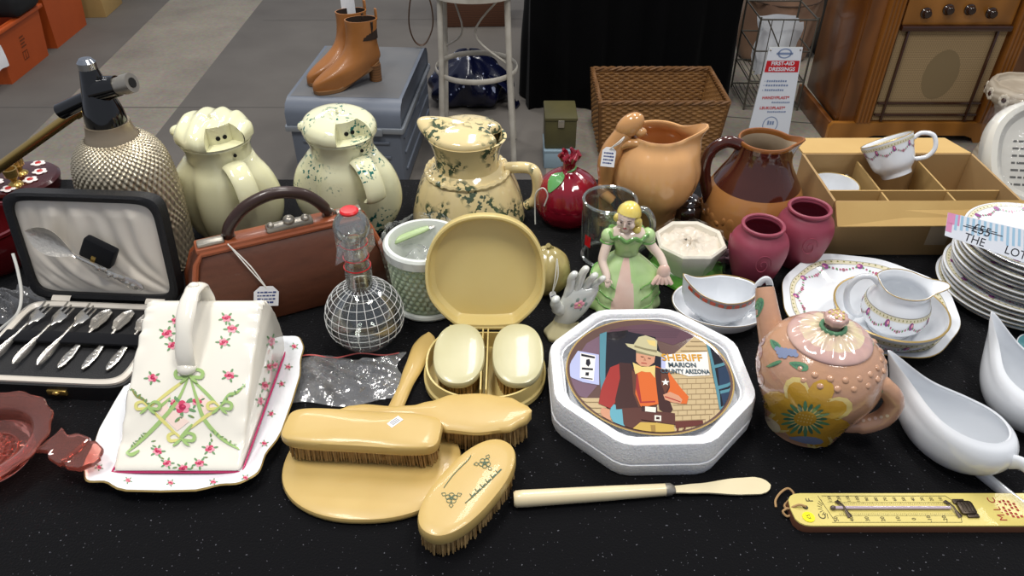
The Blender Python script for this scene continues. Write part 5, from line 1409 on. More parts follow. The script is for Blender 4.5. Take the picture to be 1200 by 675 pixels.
# figure: a plain generic lawman
add(tealc, (250, 450), (300, 470), (310, 580), (270, 590), (235, 500)); add(poster_b, (225, 560), (280, 565), (300, 605), (255, 595))
add(shirt_r, (240, 265), (290, 245), (310, 300), (270, 440), (240, 475), (180, 450), (195, 370))
add(shirt, (340, 275), (480, 260), (540, 290), (600, 370), (640, 415), (625, 450), (560, 440), (500, 450), (400, 470), (350, 400))
add(shirt_r, (345, 290), (380, 300), (400, 440), (470, 436), (470, 444), (392, 448))
add(vest, (285, 240), (345, 245), (372, 300), (365, 400), (395, 470), (360, 475), (270, 480), (265, 430), (290, 320)); add(vest2, (350, 280), (375, 300), (368, 400), (395, 465), (385, 468), (358, 400))
add(vest, (465, 262), (530, 280), (548, 360), (530, 400), (560, 480), (540, 510), (490, 480), (480, 400)); add(vest2, (500, 290), (535, 300), (545, 350), (520, 400), (500, 350))
add(shirt, (540, 290), (600, 370), (640, 415), (630, 452), (590, 450), (545, 380))
add(skin, (195, 470), (238, 480), (240, 530), (260, 555), (240, 560), (205, 525), (190, 495))
add(skin, (510, 405), (545, 390), (590, 410), (608, 430), (600, 450), (560, 445), (520, 430)); add(shirt_r, (520, 412), (560, 425), (600, 440), (598, 444), (556, 430), (518, 417))
add(skin, (372, 175), (470, 205), (465, 240), (435, 262), (395, 258), (372, 235)); add(hat_d, (372, 178), (468, 200), (466, 212), (372, 192)); add(vest2, (395, 208), (412, 210), (410, 216), (395, 213)); add(vest2, (432, 216), (448, 219), (446, 225), (431, 221)); add(shirt_r, (398, 240), (428, 244), (426, 248), (398, 245)); add(pmat('skin_shadow', 'a06d54'), (415, 212), (424, 232), (410, 231))
add(hatc, (316, 143), (360, 148), (385, 110), (420, 102), (465, 118), (480, 130), (478, 180), (520, 205), (500, 212), (430, 196), (370, 178), (330, 160)); add(hat_d, (365, 152), (420, 168), (478, 178), (478, 190), (420, 178), (362, 162)); add(scarf, (425, 125), (470, 130), (474, 160), (440, 150))
add(scarf, (355, 240), (400, 262), (440, 262), (470, 255), (468, 320), (445, 290), (420, 290), (400, 285), (368, 300), (360, 265))
add(belt, (300, 475), (390, 470), (480, 490), (570, 500), (572, 560), (480, 545), (390, 530), (310, 580)); add(pants, (330, 585), (395, 545), (470, 548), (565, 560), (575, 630), (500, 642), (420, 640), (340, 622)); add(pants_d, (445, 560), (470, 560), (475, 641), (455, 641)); add(belt, (320, 570), (395, 520), (400, 540), (340, 590))
add(vest, (400, 462), (480, 468), (480, 498), (400, 490)); add(buck, (418, 465), (474, 470), (472, 496), (418, 490)); add(buck, (466, 510), (500, 512), (500, 540), (466, 538)); add(vest, (474, 518), (492, 519), (492, 532), (474, 531))
sp_ = []
for k in range(10): a = -PI/2+k*PI/5; r_ = 22 if k % 2 == 0 else 9; sp_.append((522+r_*cos(a), 342+r_*.85*sin(a)))
add(star, *sp_)
D = [x for x in D if x]
# push outlying points back inside the rim
lim = rp*.955
def clampd(pts):
    o = []
    for x, y in pts:
        q = on(x, y, .0482); dx, dy = q.x-(cxm+.001), q.y-cym; r_ = math.hypot(dx, dy)
        if r_ > lim:
            q = V((cxm+.001+dx*lim/r_, cym+dy*lim/r_, q.z)); d3 = q-EYE; dp_ = d3.dot(FW); x = 600+FP*d3.x/dp_; y = 337.5-FP*d3.dot(UP)/dp_
        o.append((x, y))
    return o
inv = MPl.inverted()
for k, (pts, m) in enumerate(D):
    dense = []
    for i in range(len(pts)):
        a, c_ = pts[i], pts[(i+1) % len(pts)]
        for s in range(4): dense.append((a[0]+(c_[0]-a[0])*s/4, a[1]+(c_[1]-a[1])*s/4))
    q = [inv @ hit(x, y, V((0, 0, T+.0345+zr-.0005)), V((0, 0, 1))) for x, y in clampd(dense)]
    tr = tessellate_polygon([[V((p.x, p.y, 0)) for p in q]])
    b.add([(p.x, p.y, zr-.0006+.000006*k) for p in q], [tuple(f) for f in tr], m)
for s_, x, y, hgt, m in (('SHERIFF', 606, 217, 40, orange_t), ('MARION', 608, 254, 27, slate), ('COUNTY ARIZONA', 622, 287, 25, slate)):
    p0 = inv @ hit(ox+x/sc2, oy+y/sc2, V((0, 0, T+.0345+zr)), V((0, 0, 1))); size = hgt/sc2*spx(on(ox+x/sc2, oy+y/sc2, .05))*1.75
    b.text(s_, size, m, Matrix.Translation(V((p0.x, p0.y, zr+.0008))) @ Matrix.Rotation(-.02, 4, 'Z') @ Matrix.Diagonal((.86 if s_[0] == 'S' else .78 if s_[0] == 'M' else .64, 1, 1, 1)), bold=.00035)
b.build('plate_body', t, angle=30)

# ---- thermometer board
tw = mat('thermometer_yellow', 'd3c474', .42, coat=.12, var=(6, 'cab864', .3)); tside = mat('board_edge_brown', '6d4530', .6)
L1, L2 = on(931, 577, .012), on(938, 616, .012)
R1, R2 = on(1200, 578.5, .012), on(1200, 617, .012)
yA, yB = (L1.y+R1.y)/2, (L2.y+R2.y)/2; xl_ = on(926, 596, .012).x; TL = .335; TW = yA-yB
t = thing('wall_thermometer', 'yellow wooden advertising thermometer board with a string loop at the front right', 'thermometer', (xl_, (yA+yB)/2, T+.0005), 0)
MT = t.matrix_world.copy(); out = []
for k in range(9): a = PI/2+PI*k/8; out.append((.016+.016*cos(a)*1, (TW/2-.012)*0+ (TW/2)*sin(a) if False else TW/2*math.copysign(abs(sin(a))**.55, sin(a))))
out += [(TL-.016, -TW/2), (TL, -TW/2+.012), (TL, TW/2-.012), (TL-.016, TW/2)]
b = MB(); b.loft([[(x, y, 0) for x, y in out], [(x, y, .0105) for x, y in out], [(x*.998+.0003, y*.975, .0118) for x, y in out]], [tside, tw]); 
b.f and None
b.build('board', t)
zt = .0121
def tl(px, py): q = MT.inverted() @ on(px, py, .0125); return q
kx = lambda px: tl(px, 597).x
b = MB(); lk = mat('thermo_ink', '3c3524', .6); 
def bar(x0_, y0_, x1_, y1_, w_=.0005): d = V((x1_-x0_, y1_-y0_, 0)); n = V((-d.y, d.x, 0)).normalized()*w_/2; b.add([(x0_-n.x, y0_-n.y, zt), (x1_-n.x, y1_-n.y, zt), (x1_+n.x, y1_+n.y, zt), (x0_+n.x, y0_+n.y, zt)], [(0, 1, 2, 3)], lk)
xa, xb = kx(969), kx(1121); yt, yb2 = TW*.40, -TW*.40
bar(xa, yt, xb-.004, yt); bar(xa, yb2, xb-.002, yb2); bar(xa-.004, yt*1.0, xa+.004, yb2); bar(xb-.004, yt, xb, yt*.7); bar(xb, -.25*TW, xb-.002, yb2)
bar(xa+.004, TW*.2, xb, TW*.2, .0003); bar(xa+.006, -TW*.2, xb, -TW*.2, .0003)
n = 60
for k in range(n): x = xa+.012+(xb-xa-.018)*k/n; bar(x, TW*.13, x, TW*(.2 if k % 5 == 0 else .17), .0003); bar(x, -TW*.13, x, -TW*(.2 if k % 5 == 0 else .17), .0003)
RT = lambda x, y: Matrix.Translation(V((x, y, zt+.0001))) @ Matrix.Rotation(PI/2, 4, 'Z')
for k in range(13): b.text(str(130-10*k), .0052, lk, RT(xa+.008+(xb-xa-.014)*k/12.5, TW*.30))
for k in range(8): b.text(str(50-10*k), .0062, lk, RT(xa+.006+(xb-xa-.014)*k/7.6, -TW*.30))
b.text('F', .011, lk, RT(kx(953), TW*.27)); b.text('C', .011, lk, RT(kx(961), -TW*.22))
for k in range(9): a = PI/2+PI*(k-4)*.11+PI/2; c0 = (kx(968), 0); bar(c0[0]+.004*cos(a), .006*sin(a), c0[0]+.0085*cos(a), .0125*sin(a), .0006)
b.build('printed_scale', t)
redp = mat('dark_red_print', '9c3228', .6)
b = MB(); rx_ = kx(1169); b.text('M.L.C', .0115, redp, RT(rx_, .0), spacing=1.15)
for k in range(4):
    for q_ in range(6):
        y_ = -.012+.004*q_+(.001 if k % 2 else 0)
        b.add([(rx_+.0065+.0046*k, y_, zt), (rx_+.0092+.0046*k, y_, zt), (rx_+.0092+.0046*k, y_+.003, zt), (rx_+.0065+.0046*k, y_+.003, zt)], [(0, 1, 2, 3)], redp) if (k+q_) % 4 else None
b.build('printed_lettering', t)
b = MB(); gl = mat('thermo_glass', 'b9a7b4', .05, coat=1); b.tube([(kx(977), 0, zt+.002), (kx(1113), 0, zt+.002)], .0019, gl, 10); b.ball((kx(976), 0, zt+.002), (.0032, .0026, .0026), mat('thermo_bulb', '5d5048', .2)); b.build('glass_tube', t)
cl = mat('tarnished_clip', '4a4036', .4, metal=.7)
for px in (988, 1116):
    b = MB(); x = kx(px); b.tube([(x-.004, .010, zt+.0008), (x-.001, .004, zt+.003), (x, 0, zt+.0042), (x+.001, -.004, zt+.003), (x+.004, -.011, zt+.0008)], [(.0025, .0006), (.0014, .0006), (.0012, .0006), (.0014, .0006), (.003, .0006)], cl, 8); b.build('tube_clip', t)
b = MB(); x = kx(1132); b.box((x-.004, .009, zt+.001), (.013, .006, .002), cl, bev=.0008); b.box((x, 0, zt+.0018), (.017, .017, .0034), cl, bev=.003); b.box((x+.003, -.0095, zt+.001), (.013, .005, .002), cl, bev=.0008)
for k in range(3): b.box((x-.004+.004*k, 0, zt+.0036), (.0012, .013, .0008), cl)
b.build('bulb_guard', t)
q = tl(947.5, 606); b = MB(); b.lathe([(0, .0006), (.0065, .0006), (.0066, 0), (0, 0)], mat('yellow_sticker', 'f2e500', .5), 28, Mx((q.x, q.y, zt))); b.text('£5', .006, lk, RT(q.x, q.y) @ Matrix.Translation(V((0, 0, .0008)))); b.build('round_sticker', t, label='round bright yellow price sticker')
q = tl(944, 594.5); b = MB(); b.lathe([(0, .0002), (.0028, .0002), (.0029, 0)], lk, 16, Mx((q.x, q.y, zt)))
b.tube(spl([(q.x, q.y, zt+.001), (q.x-.008, q.y+.001, zt+.003), (q.x-.018, q.y+.001, .008), (q.x-.018, q.y+.010, .002), (q.x-.010, q.y+.018, .002), (q.x-.004, q.y+.024, .004), (q.x-.009, q.y+.030, .006), (q.x-.018, q.y+.026, .004), (q.x-.026, q.y+.017, .002), (q.x-.028, q.y+.008, .0015)], 5), .0013, twine, 6)
b.tube(spl([(q.x-.018, q.y+.002, .008), (q.x-.024, q.y-.001, .006), (q.x-.020, q.y-.005, .003), (q.x-.014, q.y-.004, .005)], 4), .0013, twine, 6); b.build('string_loop', t)
# ================= ON THE TABLE: MIDDLE AND RIGHT =================
# ---- pomegranate bowl
redg = mat('crimson_glaze', '6e0a1c', .1, coat=.7, var=(40, '8b1226', .3)); grnl = mat('green_leaf_glaze', '5f9a5a', .15, coat=.5)
base = on(664, 256); t = thing('lidded_bowl', 'small crimson pomegranate shaped bowl with a green leaf on the lid', 'bowl', base)
pr = rows(base, [(262, 22), (250, 33), (236, 38), (222, 36)])
R_ = pr[2][0]; zs_ = pr[2][1]
b = MB(); bp = spl([(R_*.62, 0), (R_*.82, .008), (R_*.97, .025), (R_, .042)], 5); b.lathe([(0, 0)]+bp+[(R_*.96, .043), (R_*.9, .03), (0, .012)], redg, 56); b.build('bowl_body', t)
zt = zat(base, 180)-base.z
b = MB(); b.lathe(spl([(R_, .0425), (R_*.98, .054), (R_*.82, .074), (R_*.5, .089), (R_*.24, .097), (R_*.19, zt-.018), (R_*.24, zt-.008)], 6), redg, 72, rf=lambda th, i, r, z: (r*(1+.012*sin(18*th+z*120)), z))
b.lathe([(0, zt-.010), (R_*.24, zt-.008)], redg, 24)
for k in range(6):
    a = k*PI/3; b.tube([(R_*.17*cos(a), R_*.17*sin(a), zt-.012), (R_*.27*cos(a), R_*.27*sin(a), zt-.003), (R_*.24*cos(a+.4), R_*.24*sin(a+.4), zt+.004)], [.005, .0055, .0025], redg, 8)
b.build('lid', t)
b = MB(); LfA = V((-R_*.2, -R_*.14, .094)); LfB = V((-R_*.62, -R_*.62, .071)); 
def leafgrid(u, v):
    p = LfA.lerp(LfB, v); sd = (LfB-LfA).cross(V((0, 0, 1))).normalized(); w_ = .013*sin(PI*min(1, v*.93+.05))**.8
    q = p+sd*(u-.5)*2*w_; return (q.x, q.y, q.z+.006*sin(PI*v)+.003-.004*abs(u-.5))
b.grid(leafgrid, 8, 14, grnl); b.tube(spl([(R_*.2*cos(a)*1.0, R_*.2*sin(a), zt-.022+.004*a) for a in (-2.6, -2, -1.4, -.8, -.2)], 4), .0022, grnl, 6); b.build('leaf', t)
b = MB(); b.tube(spl([(-R_*.75, -R_*.72, .05), (-R_*.66, -R_*.78, .072), (-R_*.8, -R_*.75, .085), (-R_*1.0, -R_*.6, .07), (-R_*1.02, -R_*.55, .045), (-R_*1.0, -R_*.62, .01)], 6), .0012, string, 6); b.build('string', t, label='white tag string looped at its left')
# ---- pumpkin jug
pump = mat('pumpkin_tan_glaze', 'd3a06a', .14, coat=.6); pump_s = mat('tan_figure_glaze', 'c08d58', .16, coat=.5)
base = on(759, 262); t = thing('pumpkin_jug', 'large tan ribbed pumpkin jug with a small figure climbing its left side as handle', 'jug', base)
pr = rows(base, [(264, 31), (248, 30), (236, 34), (222, 45), (205, 51.5), (190, 52), (174, 46), (163, 36), (156, 34)])
body = spl([(pr[0][0]*1.0, 0), (pr[0][0], .006)]+pr[1:], 5)
zt = body[-1][1]
def rf(th, i, r, z):
    lob = 1
    if r > pr[1][0]*1.05: lob = 1+.028*abs(sin(5.5*th))*1-.014
    f = max(0, min(1, (z-zt*.72)/(zt*.28)))
    a = math.atan2(sin(th+.12), cos(th+.12))
    k = math.exp(-(a/.36)**2)*f
    return (r*lob+.030*k*f, z+.016*k*f*f)
b = MB(); inn = [(r-.005, z) for r, z in body[::-1] if z > body[-1][1]*.35]
b.lathe([(0, 0)]+body+[(body[-1][0]-.0015, zt+.0025), (body[-1][0]-.004, zt+.002)]+inn+[(0, zt*.3)], pump, 110, rf=rf); b.build('jug_body', t)
b = MB()
fig = [hit(px, py, V((0, base.y-.012, 0)), V((0, 1, 0)))-V(base) for px, py in ((706, 262), (703, 240), (704, 216), (712, 190), (722, 168), (733, 154))]
for p in fig: p.x = max(p.x, -.080)
b.tube(spl([tuple(p) for p in fig], 5), [.010, .010, .010, .010, .010, .011, .012, .012, .013, .014, .014, .014, .015, .016, .017, .018, .018, .018, .018, .017, .016, .015, .015, .015, .015, .015], pump_s, 14)
hdp = fig[-1]; b.ball((0, 0, 0), (.026, .0165, .0175), pump_s, Mx((hdp.x+.006, hdp.y, hdp.z+.010), 0, 0, -.75))
b.ball((hdp.x+.022, hdp.y-.006, hdp.z+.002), (.011, .009, .008), pump_s)
b.tube(spl([tuple(fig[4]+V((.008, -.006, 0))), tuple(fig[4]+V((.028, -.012, .006))), tuple(fig[4]+V((.046, -.012, -.004)))], 5), [.009, .0085, .008, .008, .0075, .007], pump_s, 10)
b.tube(spl([tuple(fig[2]), tuple(fig[2]+V((-.008, -.012, -.006))), tuple(fig[2]+V((.010, -.02, -.02)))], 5), [.009]*11, pump_s, 10)
b.tube(spl([tuple(fig[1]), tuple(fig[1]+V((.012, -.008, -.014))), tuple(fig[1]+V((.026, -.010, -.016)))], 5), [.010]*11, pump_s, 10)
b.build('figure_handle', t)
tp_ = hit(713, 184, V((0, base.y-.034, 0)), V((0, 1, 0)))
price_tag('white price tag with blue writing tied to the figure on the tan pumpkin jug', V(base)+fig[5]+V((-.004, -.019, 0)), tp_, (.022, .031), (0, -.94, .34), 4, -.1)
# ---- black lustre pot
base = on(803, 256); t = thing('lustre_pot', 'small black glossy pot with a bronze sheen between the pumpkin jug and the brown jug', 'pot', base)
blp = mat('black_lustre_glaze', '15100f', .08, coat=.9, var=(14, '3a2418', .2)); R_ = 19*spx(base)
b = MB(); b.lathe([(0, 0), (R_*.8, 0)]+spl([(R_*.8, .0), (R_*1.05, .012), (R_*1.02, .026), (R_*.8, .033)], 4)+[(R_*.78, .036), (R_*.74, .033), (0, .02)], blp, 40); b.build('pot_body', t)
b = MB(); b.lathe([(0, .034)]+[(R_*.82, .034)]+spl([(R_*.84, .036), (R_*.6, .043), (R_*.2, .046), (R_*.14, .050), (R_*.2, .055)], 4)+[(0, .058)], blp, 40); b.build('lid', t)
# ---- brown stoneware jug
st_d = mat('dark_brown_salt_glaze', '3c1a12', .08, coat=.8, var=(7, '52261a', .3)); st_l = mat('tan_stoneware', 'b07a46', .2, coat=.4, var=(10, '9c6a3a', .3)); st_in = mat('pale_stoneware_inside', 'b7a58c', .3, coat=.2); st_rim = mat('rim_amber_glaze', '8a5424', .12, coat=.6)
base = on(876, 261); t = thing('stoneware_jug', 'brown and tan two-tone salt glazed stoneware jug with a looped handle', 'jug', base)
pr = rows(base, [(272, 50), (258, 57), (238, 58), (222, 54), (207, 46), (194, 38), (182, 33), (172, 31.5), (164, 32)])
body = spl([(pr[0][0]*.93, 0)]+[(pr[0][0], max(.006, pr[0][1]))]+pr[1:], 5); zt = body[-1][1]
zb_ = rows(base, [(214, 50)])[0][1]
ms = []
inn = [(r-.005, z) for r, z in body[::-1] if z > .012]
full = [(0, 0)]+body+[(body[-1][0]-.001, zt+.002), (body[-1][0]-.004, zt+.002)]+inn+[(0, .01)]
for (r, z), (r2, z2) in zip(full, full[1:]):
    k = len(ms)
    if k <= len(body): ms.append(st_rim if z > zt*.975 else (st_d if z > zb_ else st_l))
    else: ms.append(st_rim if z > zt*.97 else st_in)
def rf(th, i, r, z):
    f = max(0, min(1, (z-zt*.74)/(zt*.26))); a = math.atan2(sin(th+.15), cos(th+.15)); k = math.exp(-(a/.3)**2)*f
    return (r+.017*k*f, z+.005*k*f)
b = MB(); b.lathe(full, ms, 96, rf=rf)
# applied relief: windmill, trees, hounds as low reliefs round the tan belly
for k in range(14):
    a = 2*PI*k/14; 
    rr = next(r for r, z in body if z >= zb_*.55)
    R = Mx((rr*cos(a), rr*sin(a), zb_*.42), a) @ Matrix.Rotation(PI/2, 4, 'Y')
    b.ball((0, 0, 0), (.010+.004*(k % 2), .008, .002), st_l, R, 12, 6); b.ball((.004, .013, 0), (.005, .006, .002), st_l, R, 10, 6); b.ball((-.004, -.012, 0), (.008, .004, .0018), st_l, R, 10, 6)
b.build('jug_body', t)
hx = [hit(px, py, V((0, base.y-.005, 0)), V((0, 1, 0)))-V(base) for px, py in ((868, 170), (852, 166), (834, 176), (826, 196), (828, 222), (834, 246))]
b = MB(); b.tube(spl([tuple(p) for p in hx], 6), [(.010, .0075)]*40, st_d, 14, up=(0, 1, 0)); b.build('handle', t)
# ---- glass mug
base = on(709, 301); t = thing('glass_mug', 'clear glass beer mug with a small red badge standing behind the figurine', 'mug', base)
pr = rows(base, [(296, 27), (270, 29.5), (250, 31), (234, 32)])
b = MB(); b.lathe(vessel([(pr[0][0]*.95, 0), (pr[0][0], .004)]+pr[1:], .004), glass, 56); b.build('mug_body', t)
b = MB(); hz = pr[-1][1]; rr = pr[1][0]
b.tube(spl([(rr*.98, -.004, hz*.84), (rr*1.4, -.006, hz*.86), (rr*1.72, -.008, hz*.66), (rr*1.66, -.008, hz*.36), (rr*1.3, -.006, hz*.18), (rr*.95, -.004, hz*.2)], 6), .0055, glass_edge, 10); b.build('handle', t)
b = MB(); a0 = -PI/2-.95
b.tube([(pr[-1][0]*.965*cos(q), pr[-1][0]*.965*sin(q), hz+.0005) for q in [2*PI*k/56 for k in range(56)]], .0026, glass_edge, 8, closed=True); b.build('rim', t)
b = MB()
for k in range(10): q = 2*PI*k/10; b.tube([((r+.0004)*cos(q), (r+.0004)*sin(q), z) for r, z in [(pr[0][0], .012), (pr[1][0], hz*.45), (pr[2][0], hz*.82)]], [.0007, .0011, .0004], glass_edge, 6)
b.tube([(pr[0][0]*cos(q), pr[0][0]*sin(q), .005) for q in [2*PI*k/56 for k in range(56)]], .003, glass_edge, 8, closed=True); b.build('facet_ridges', t)
b = MB(); vs = []
for j in range(7):
    for i in range(7): a = a0+.16*(i-3)/3; z = hz*.34+hz*.18*j/6; vs.append(((pr[0][0]*1.06+.0015)*cos(a), (pr[0][0]*1.06+.0015)*sin(a), z))
b.add(vs, [(j*7+i, j*7+i+1, j*7+8+i, j*7+7+i) for j in range(6) for i in range(6)], red_print); b.build('red_badge', t, label='small red printed badge')
# ---- onion-like pot behind the vanity lid
onm = mat('mottled_onion_glaze', 'bfae74', .2, coat=.4, var=(26, '74683c', .22)); 
base = on(641, 342); t = thing('gourd_pot', 'mottled yellow green gourd shaped pot peeking out behind the vanity case lid', 'pot', (base.x, base.y+.01, T))
R_ = .034; b = MB(); b.lathe([(0, 0), (R_*.6, 0)]+spl([(R_*.6, 0), (R_*.95, .015), (R_*1.02, .036), (R_*.85, .056), (R_*.45, .069), (R_*.2, .073)], 5)+[(0, .074)], onm, 64, rf=lambda th, i, r, z: (r*(1+.02*abs(sin(5*th))), z)); b.build('pot_body', t)
b = MB(); b.tube([(R_*.16*cos(a), R_*.16*sin(a), .073) for a in [0, 1]]+[(0, 0, .079)], .004, onm, 8); b.build('stem', t)
tq = hit(649, 350, V((0, base.y-.032, 0)), V((0, 1, 0)))
price_tag('small white tag on a string on the mottled gourd pot', V((base.x+.012, base.y-.014, T+.072)), tq, (.010, .024), (0.2, -.94, .3), 2, .2)
# ---- lady figurine
cr_g = mat('figurine_cream_glaze', 'e6dccb', .1, coat=.6); gr_g = mat('figurine_green_glaze', '9cc477', .12, coat=.6, var=(28, 'c3d9a4', .3)); gr_d = mat('figurine_dark_green', '6fa257', .12, coat=.6); pk_g = mat('figurine_pink_glaze', 'dcb2a2', .12, coat=.6, var=(30, 'e6cfc0', .3)); ye_g = mat('figurine_yellow_hair', 'dfc046', .12, coat=.6, var=(60, 'e9da86', .3)); sk_g = mat('figurine_skin', 'e8d2c3', .12, coat=.5); lip = mat('figurine_lips', 'c05a58', .2); eye = mat('figurine_eyes', '43362f', .2)
base = on(728, 351); t = thing('lady_figurine', 'glazed china lady in a pale green crinoline dress with yellow hair', 'figurine', base)
Hh = zat(base, 239)-base.z; zw = Hh*.52
skirt = spl([(.050, 0), (.054, .004), (.053, Hh*.10), (.048, Hh*.22), (.040, Hh*.33), (.028, Hh*.43), (.0165, Hh*.5), (.0150, zw)], 6)
def srf(th, i, r, z):
    a = math.atan2(sin(th+PI/2), cos(th+PI/2)); f = max(0, 1-z/zw)
    r2 = r*(1+.05*f*sin(13*th)*(1 if abs(a) > .35 else .4))
    pan = math.exp(-((abs(a)-1.25)/.45)**2)*math.exp(-((z-Hh*.36)/(Hh*.10))**2)
    tier = .002*abs(sin(z/Hh*24)) if abs(a) > .38 else 0
    return (r2+.014*pan+tier, z)
b = MB(); k0 = len(b.f); b.lathe([(0, 0)]+skirt, gr_g, 96, rf=srf)
ip, idk = b.idx(pk_g), b.idx(gr_d)
for i, f in enumerate(b.f):
    c = sum((b.v[j] for j in f), V())/len(f); a = math.atan2(c.x, -c.y)
    if abs(a+.12) < .34*(1-.25*c.z/zw) and c.z > .002: b.mi[i] = ip
# dark hems of the skirt tiers
for zt_ in (.10, .20, .30):
    for s in (-1, 1):
        pts = []
        for k in range(22):
            a = s*(.42+k*.10); th = a-PI/2; z = Hh*zt_+.012*abs(sin((a-.4*s)*1.4))
            r = min((abs(q[1]-z), q[0]) for q in skirt)[1]; rr, _ = srf(th, 0, r, z); pts.append(((rr+.0006)*cos(th), (rr+.0006)*sin(th), z))
        b.tube(pts, .0011, gr_d, 5)
b.build('skirt', t, angle=60)
b = MB(); bod = spl([(.0150, zw-.002), (.0160, Hh*.58), (.0215, Hh*.66), (.0225, Hh*.70), (.0200, Hh*.735)], 5); b.lathe(bod, gr_g, 40, sx=1.12, sy=.85)
b.tube([(.0225*1.25*cos(a), .0225*.95*sin(a), Hh*.72+.003*sin(a*8)) for a in [2*PI*k/48 for k in range(48)]], (.0035, .0028), gr_d, 8, closed=True)
for s in (-1, 1): b.ball((s*.0275, 0, Hh*.685), (.0115, .0115, .0125), gr_g); b.tube([(s*.0275+.0108*cos(a), .0108*sin(a), Hh*.645) for a in [2*PI*k/24 for k in range(24)]], .0016, gr_d, 6, closed=True)
b.build('bodice', t)
# one continuous body: shoulders, neck, head and both arms
b = MB(); b.lathe(spl([(.0225, Hh*.70), (.0215, Hh*.735), (.0155, Hh*.765), (.0078, Hh*.785), (.0072, Hh*.81)], 5), sk_g, 40, sx=1.15, sy=.85)
hx_, hy_, hz_ = -.0045, -.004, Hh*.885
b.lathe([(sin(PI*i/18)*(1+.0*i), -cos(PI*i/18)) for i in range(19)], sk_g, 32, Mx((hx_, hy_, hz_), -.35, .22) @ Matrix.Diagonal((.0142, .0155, .0185, 1)))
MH = Mx((hx_, hy_, hz_), -.35, .22)
b.tube([(0, -.0145, .0035), (0, -.0178, -.0015), (0, -.0150, -.0025)], [.0016, .0023, .0018], sk_g, 8, MH)
b.ball((0, -.0105, -.0135), (.0055, .005, .004), sk_g, MH)
for s in (-1, 1): b.ball((s*.008, -.0105, -.004), (.005, .0045, .005), sk_g, MH)
for s, pts in ((-1, [(-.027, -.002, Hh*.66), (-.033, -.010, Hh*.57), (-.036, -.017, Hh*.49), (-.031, -.030, Hh*.42), (-.030, -.036, Hh*.385)]), (1, [(.027, -.002, Hh*.66), (.036, -.006, Hh*.59), (.046, -.012, Hh*.53), (.052, -.022, Hh*.47), (.053, -.026, Hh*.44)])):
    sp_ = spl(pts, 5); b.tube(sp_, [.0078-.0030*k/len(sp_) for k in range(len(sp_))], sk_g, 12)
    e_ = V(pts[-1]); d_ = (V(pts[-1])-V(pts[-2])).normalized(); sd = V((0, 0, 1)).cross(d_).normalized()
    b.ball(e_+d_*.002, (.0042, .004, .0052), sk_g)
    for k in range(4):
        p0 = e_+d_*.003+sd*(k-1.5)*.0021; l_ = (.008, .0095, .009, .007)[k]
        b.tube([p0, p0+d_*l_*.6, p0+d_*l_+V((0, .0015, -.001))], [.0012, .0011, .0008], sk_g, 6)
    b.tube([e_-sd*.003*s, e_-sd*.006*s+d_*.004, e_-sd*.006*s+d_*.007], [.0013, .0012, .0009], sk_g, 6)
b.build('body', t, angle=70)
b = MB()
for s in (-1, 1): b.ball((s*.0052, -.0142, .0022), (.0021, .0012, .0011), eye, MH, 10, 6); b.tube([(s*.003, -.0145, .0058), (s*.0055, -.0142, .0068), (s*.0082, -.0128, .0058)], .0005, eye, 5, MH)
b.ball((0, -.0150, -.0075), (.0028, .0014, .0011), lip, MH, 10, 6); b.build('painted_face', t)
b = MB(); b.lathe([(sin(PI*i/16), -cos(PI*i/16)) for i in range(9, 17)], ye_g, 40, MH @ Mx((.001, .002, .002), 0, -.42, .12) @ Matrix.Diagonal((.0172, .0182, .0212, 1)), rf=lambda th, i, r, z: (r*(1+.03*sin(16*th)), z))
b.ball((0, .006, .002), (.0168, .0155, .018), ye_g, MH)
for s, k_ in ((1, 5), (-1, 2)):
    for k in range(k_):
        b.ball((s*(.0128+.002*(k % 2)), .001+.004*(k % 3)-.004, .001-.0062*k), (.0058, .0062, .0056), ye_g, MH, 12, 8)
b.ball((.010, .006, -.016), (.010, .009, .012), ye_g, MH); b.ball((-.008, .010, -.013), (.009, .009, .011), ye_g, MH)
b.build('hair', t, angle=60)
b = MB(); b.ball((.052, -.024, Hh*.40), (.010, .009, .016), pk_g)
for k in range(5): b.tube([(.052, -.024, Hh*.42), (.050+.004*(k-2), -.031, Hh*.37), (.050+.007*(k-2), -.033, Hh*.32)], [.003, .004, .003], pk_g, 8)
b.build('pink_sash', t)
# ---- hand shaped vase
hm = mat('hand_pearl_glaze', 'd8d5c8', .1, coat=.7, var=(30, 'c2c8c6', .3)); hy_m = mat('hand_base_yellow_lustre', 'd8cfa6', .12, coat=.6)
base = on(661, 392); t = thing('hand_ornament', 'small pearly china open hand ornament with a pink flower on its palm', 'ornament', (base.x, base.y, T), .08)
b = MB()
b.lathe([(0, 0)]+spl([(.026, 0), (.027, .006), (.022, .014), (.017, .022), (.0165, .030)], 5), hy_m, 40, rf=lambda th, i, r, z: (r*(1+.05*sin(7*th)), z), sx=1.05, sy=.8)
loops = []
for z, x, w_, d_ in ((.028, -.001, .0165, .012), (.034, 0, .018, .0125), (.045, .002, .0215, .0125), (.058, .003, .0235, .012), (.070, .004, .0235, .011), (.079, .005, .022, .0095), (.084, .006, .019, .007)):
    loops.append([(x+w_*cos(q), d_*sin(q)+.0015*0, z) for q in [2*PI*k/28 for k in range(28)]])
loops = [[tuple(p) for p in l] for l in loops]; b.loft(loops, hm)
for x0_, x1_, L_, bend, r_ in ((-.0135, -.019, .033, -.006, .0058), (-.004, -.006, .040, -.004, .0060), (.0065, .0085, .031, -.010, .0057), (.0165, .022, .024, -.008, .0050)):
    b.tube(spl([(x0_, 0, .072), (x0_*.6+x1_*.4, -.001, .082+L_*.25), (x1_, bend*.45, .080+L_*.68), (x1_+.001, bend, .080+L_)], 5), [r_*1.08]*4+[r_]*5+[r_*.96]*4+[r_*.9, r_*.8, r_*.45], hm, 14)
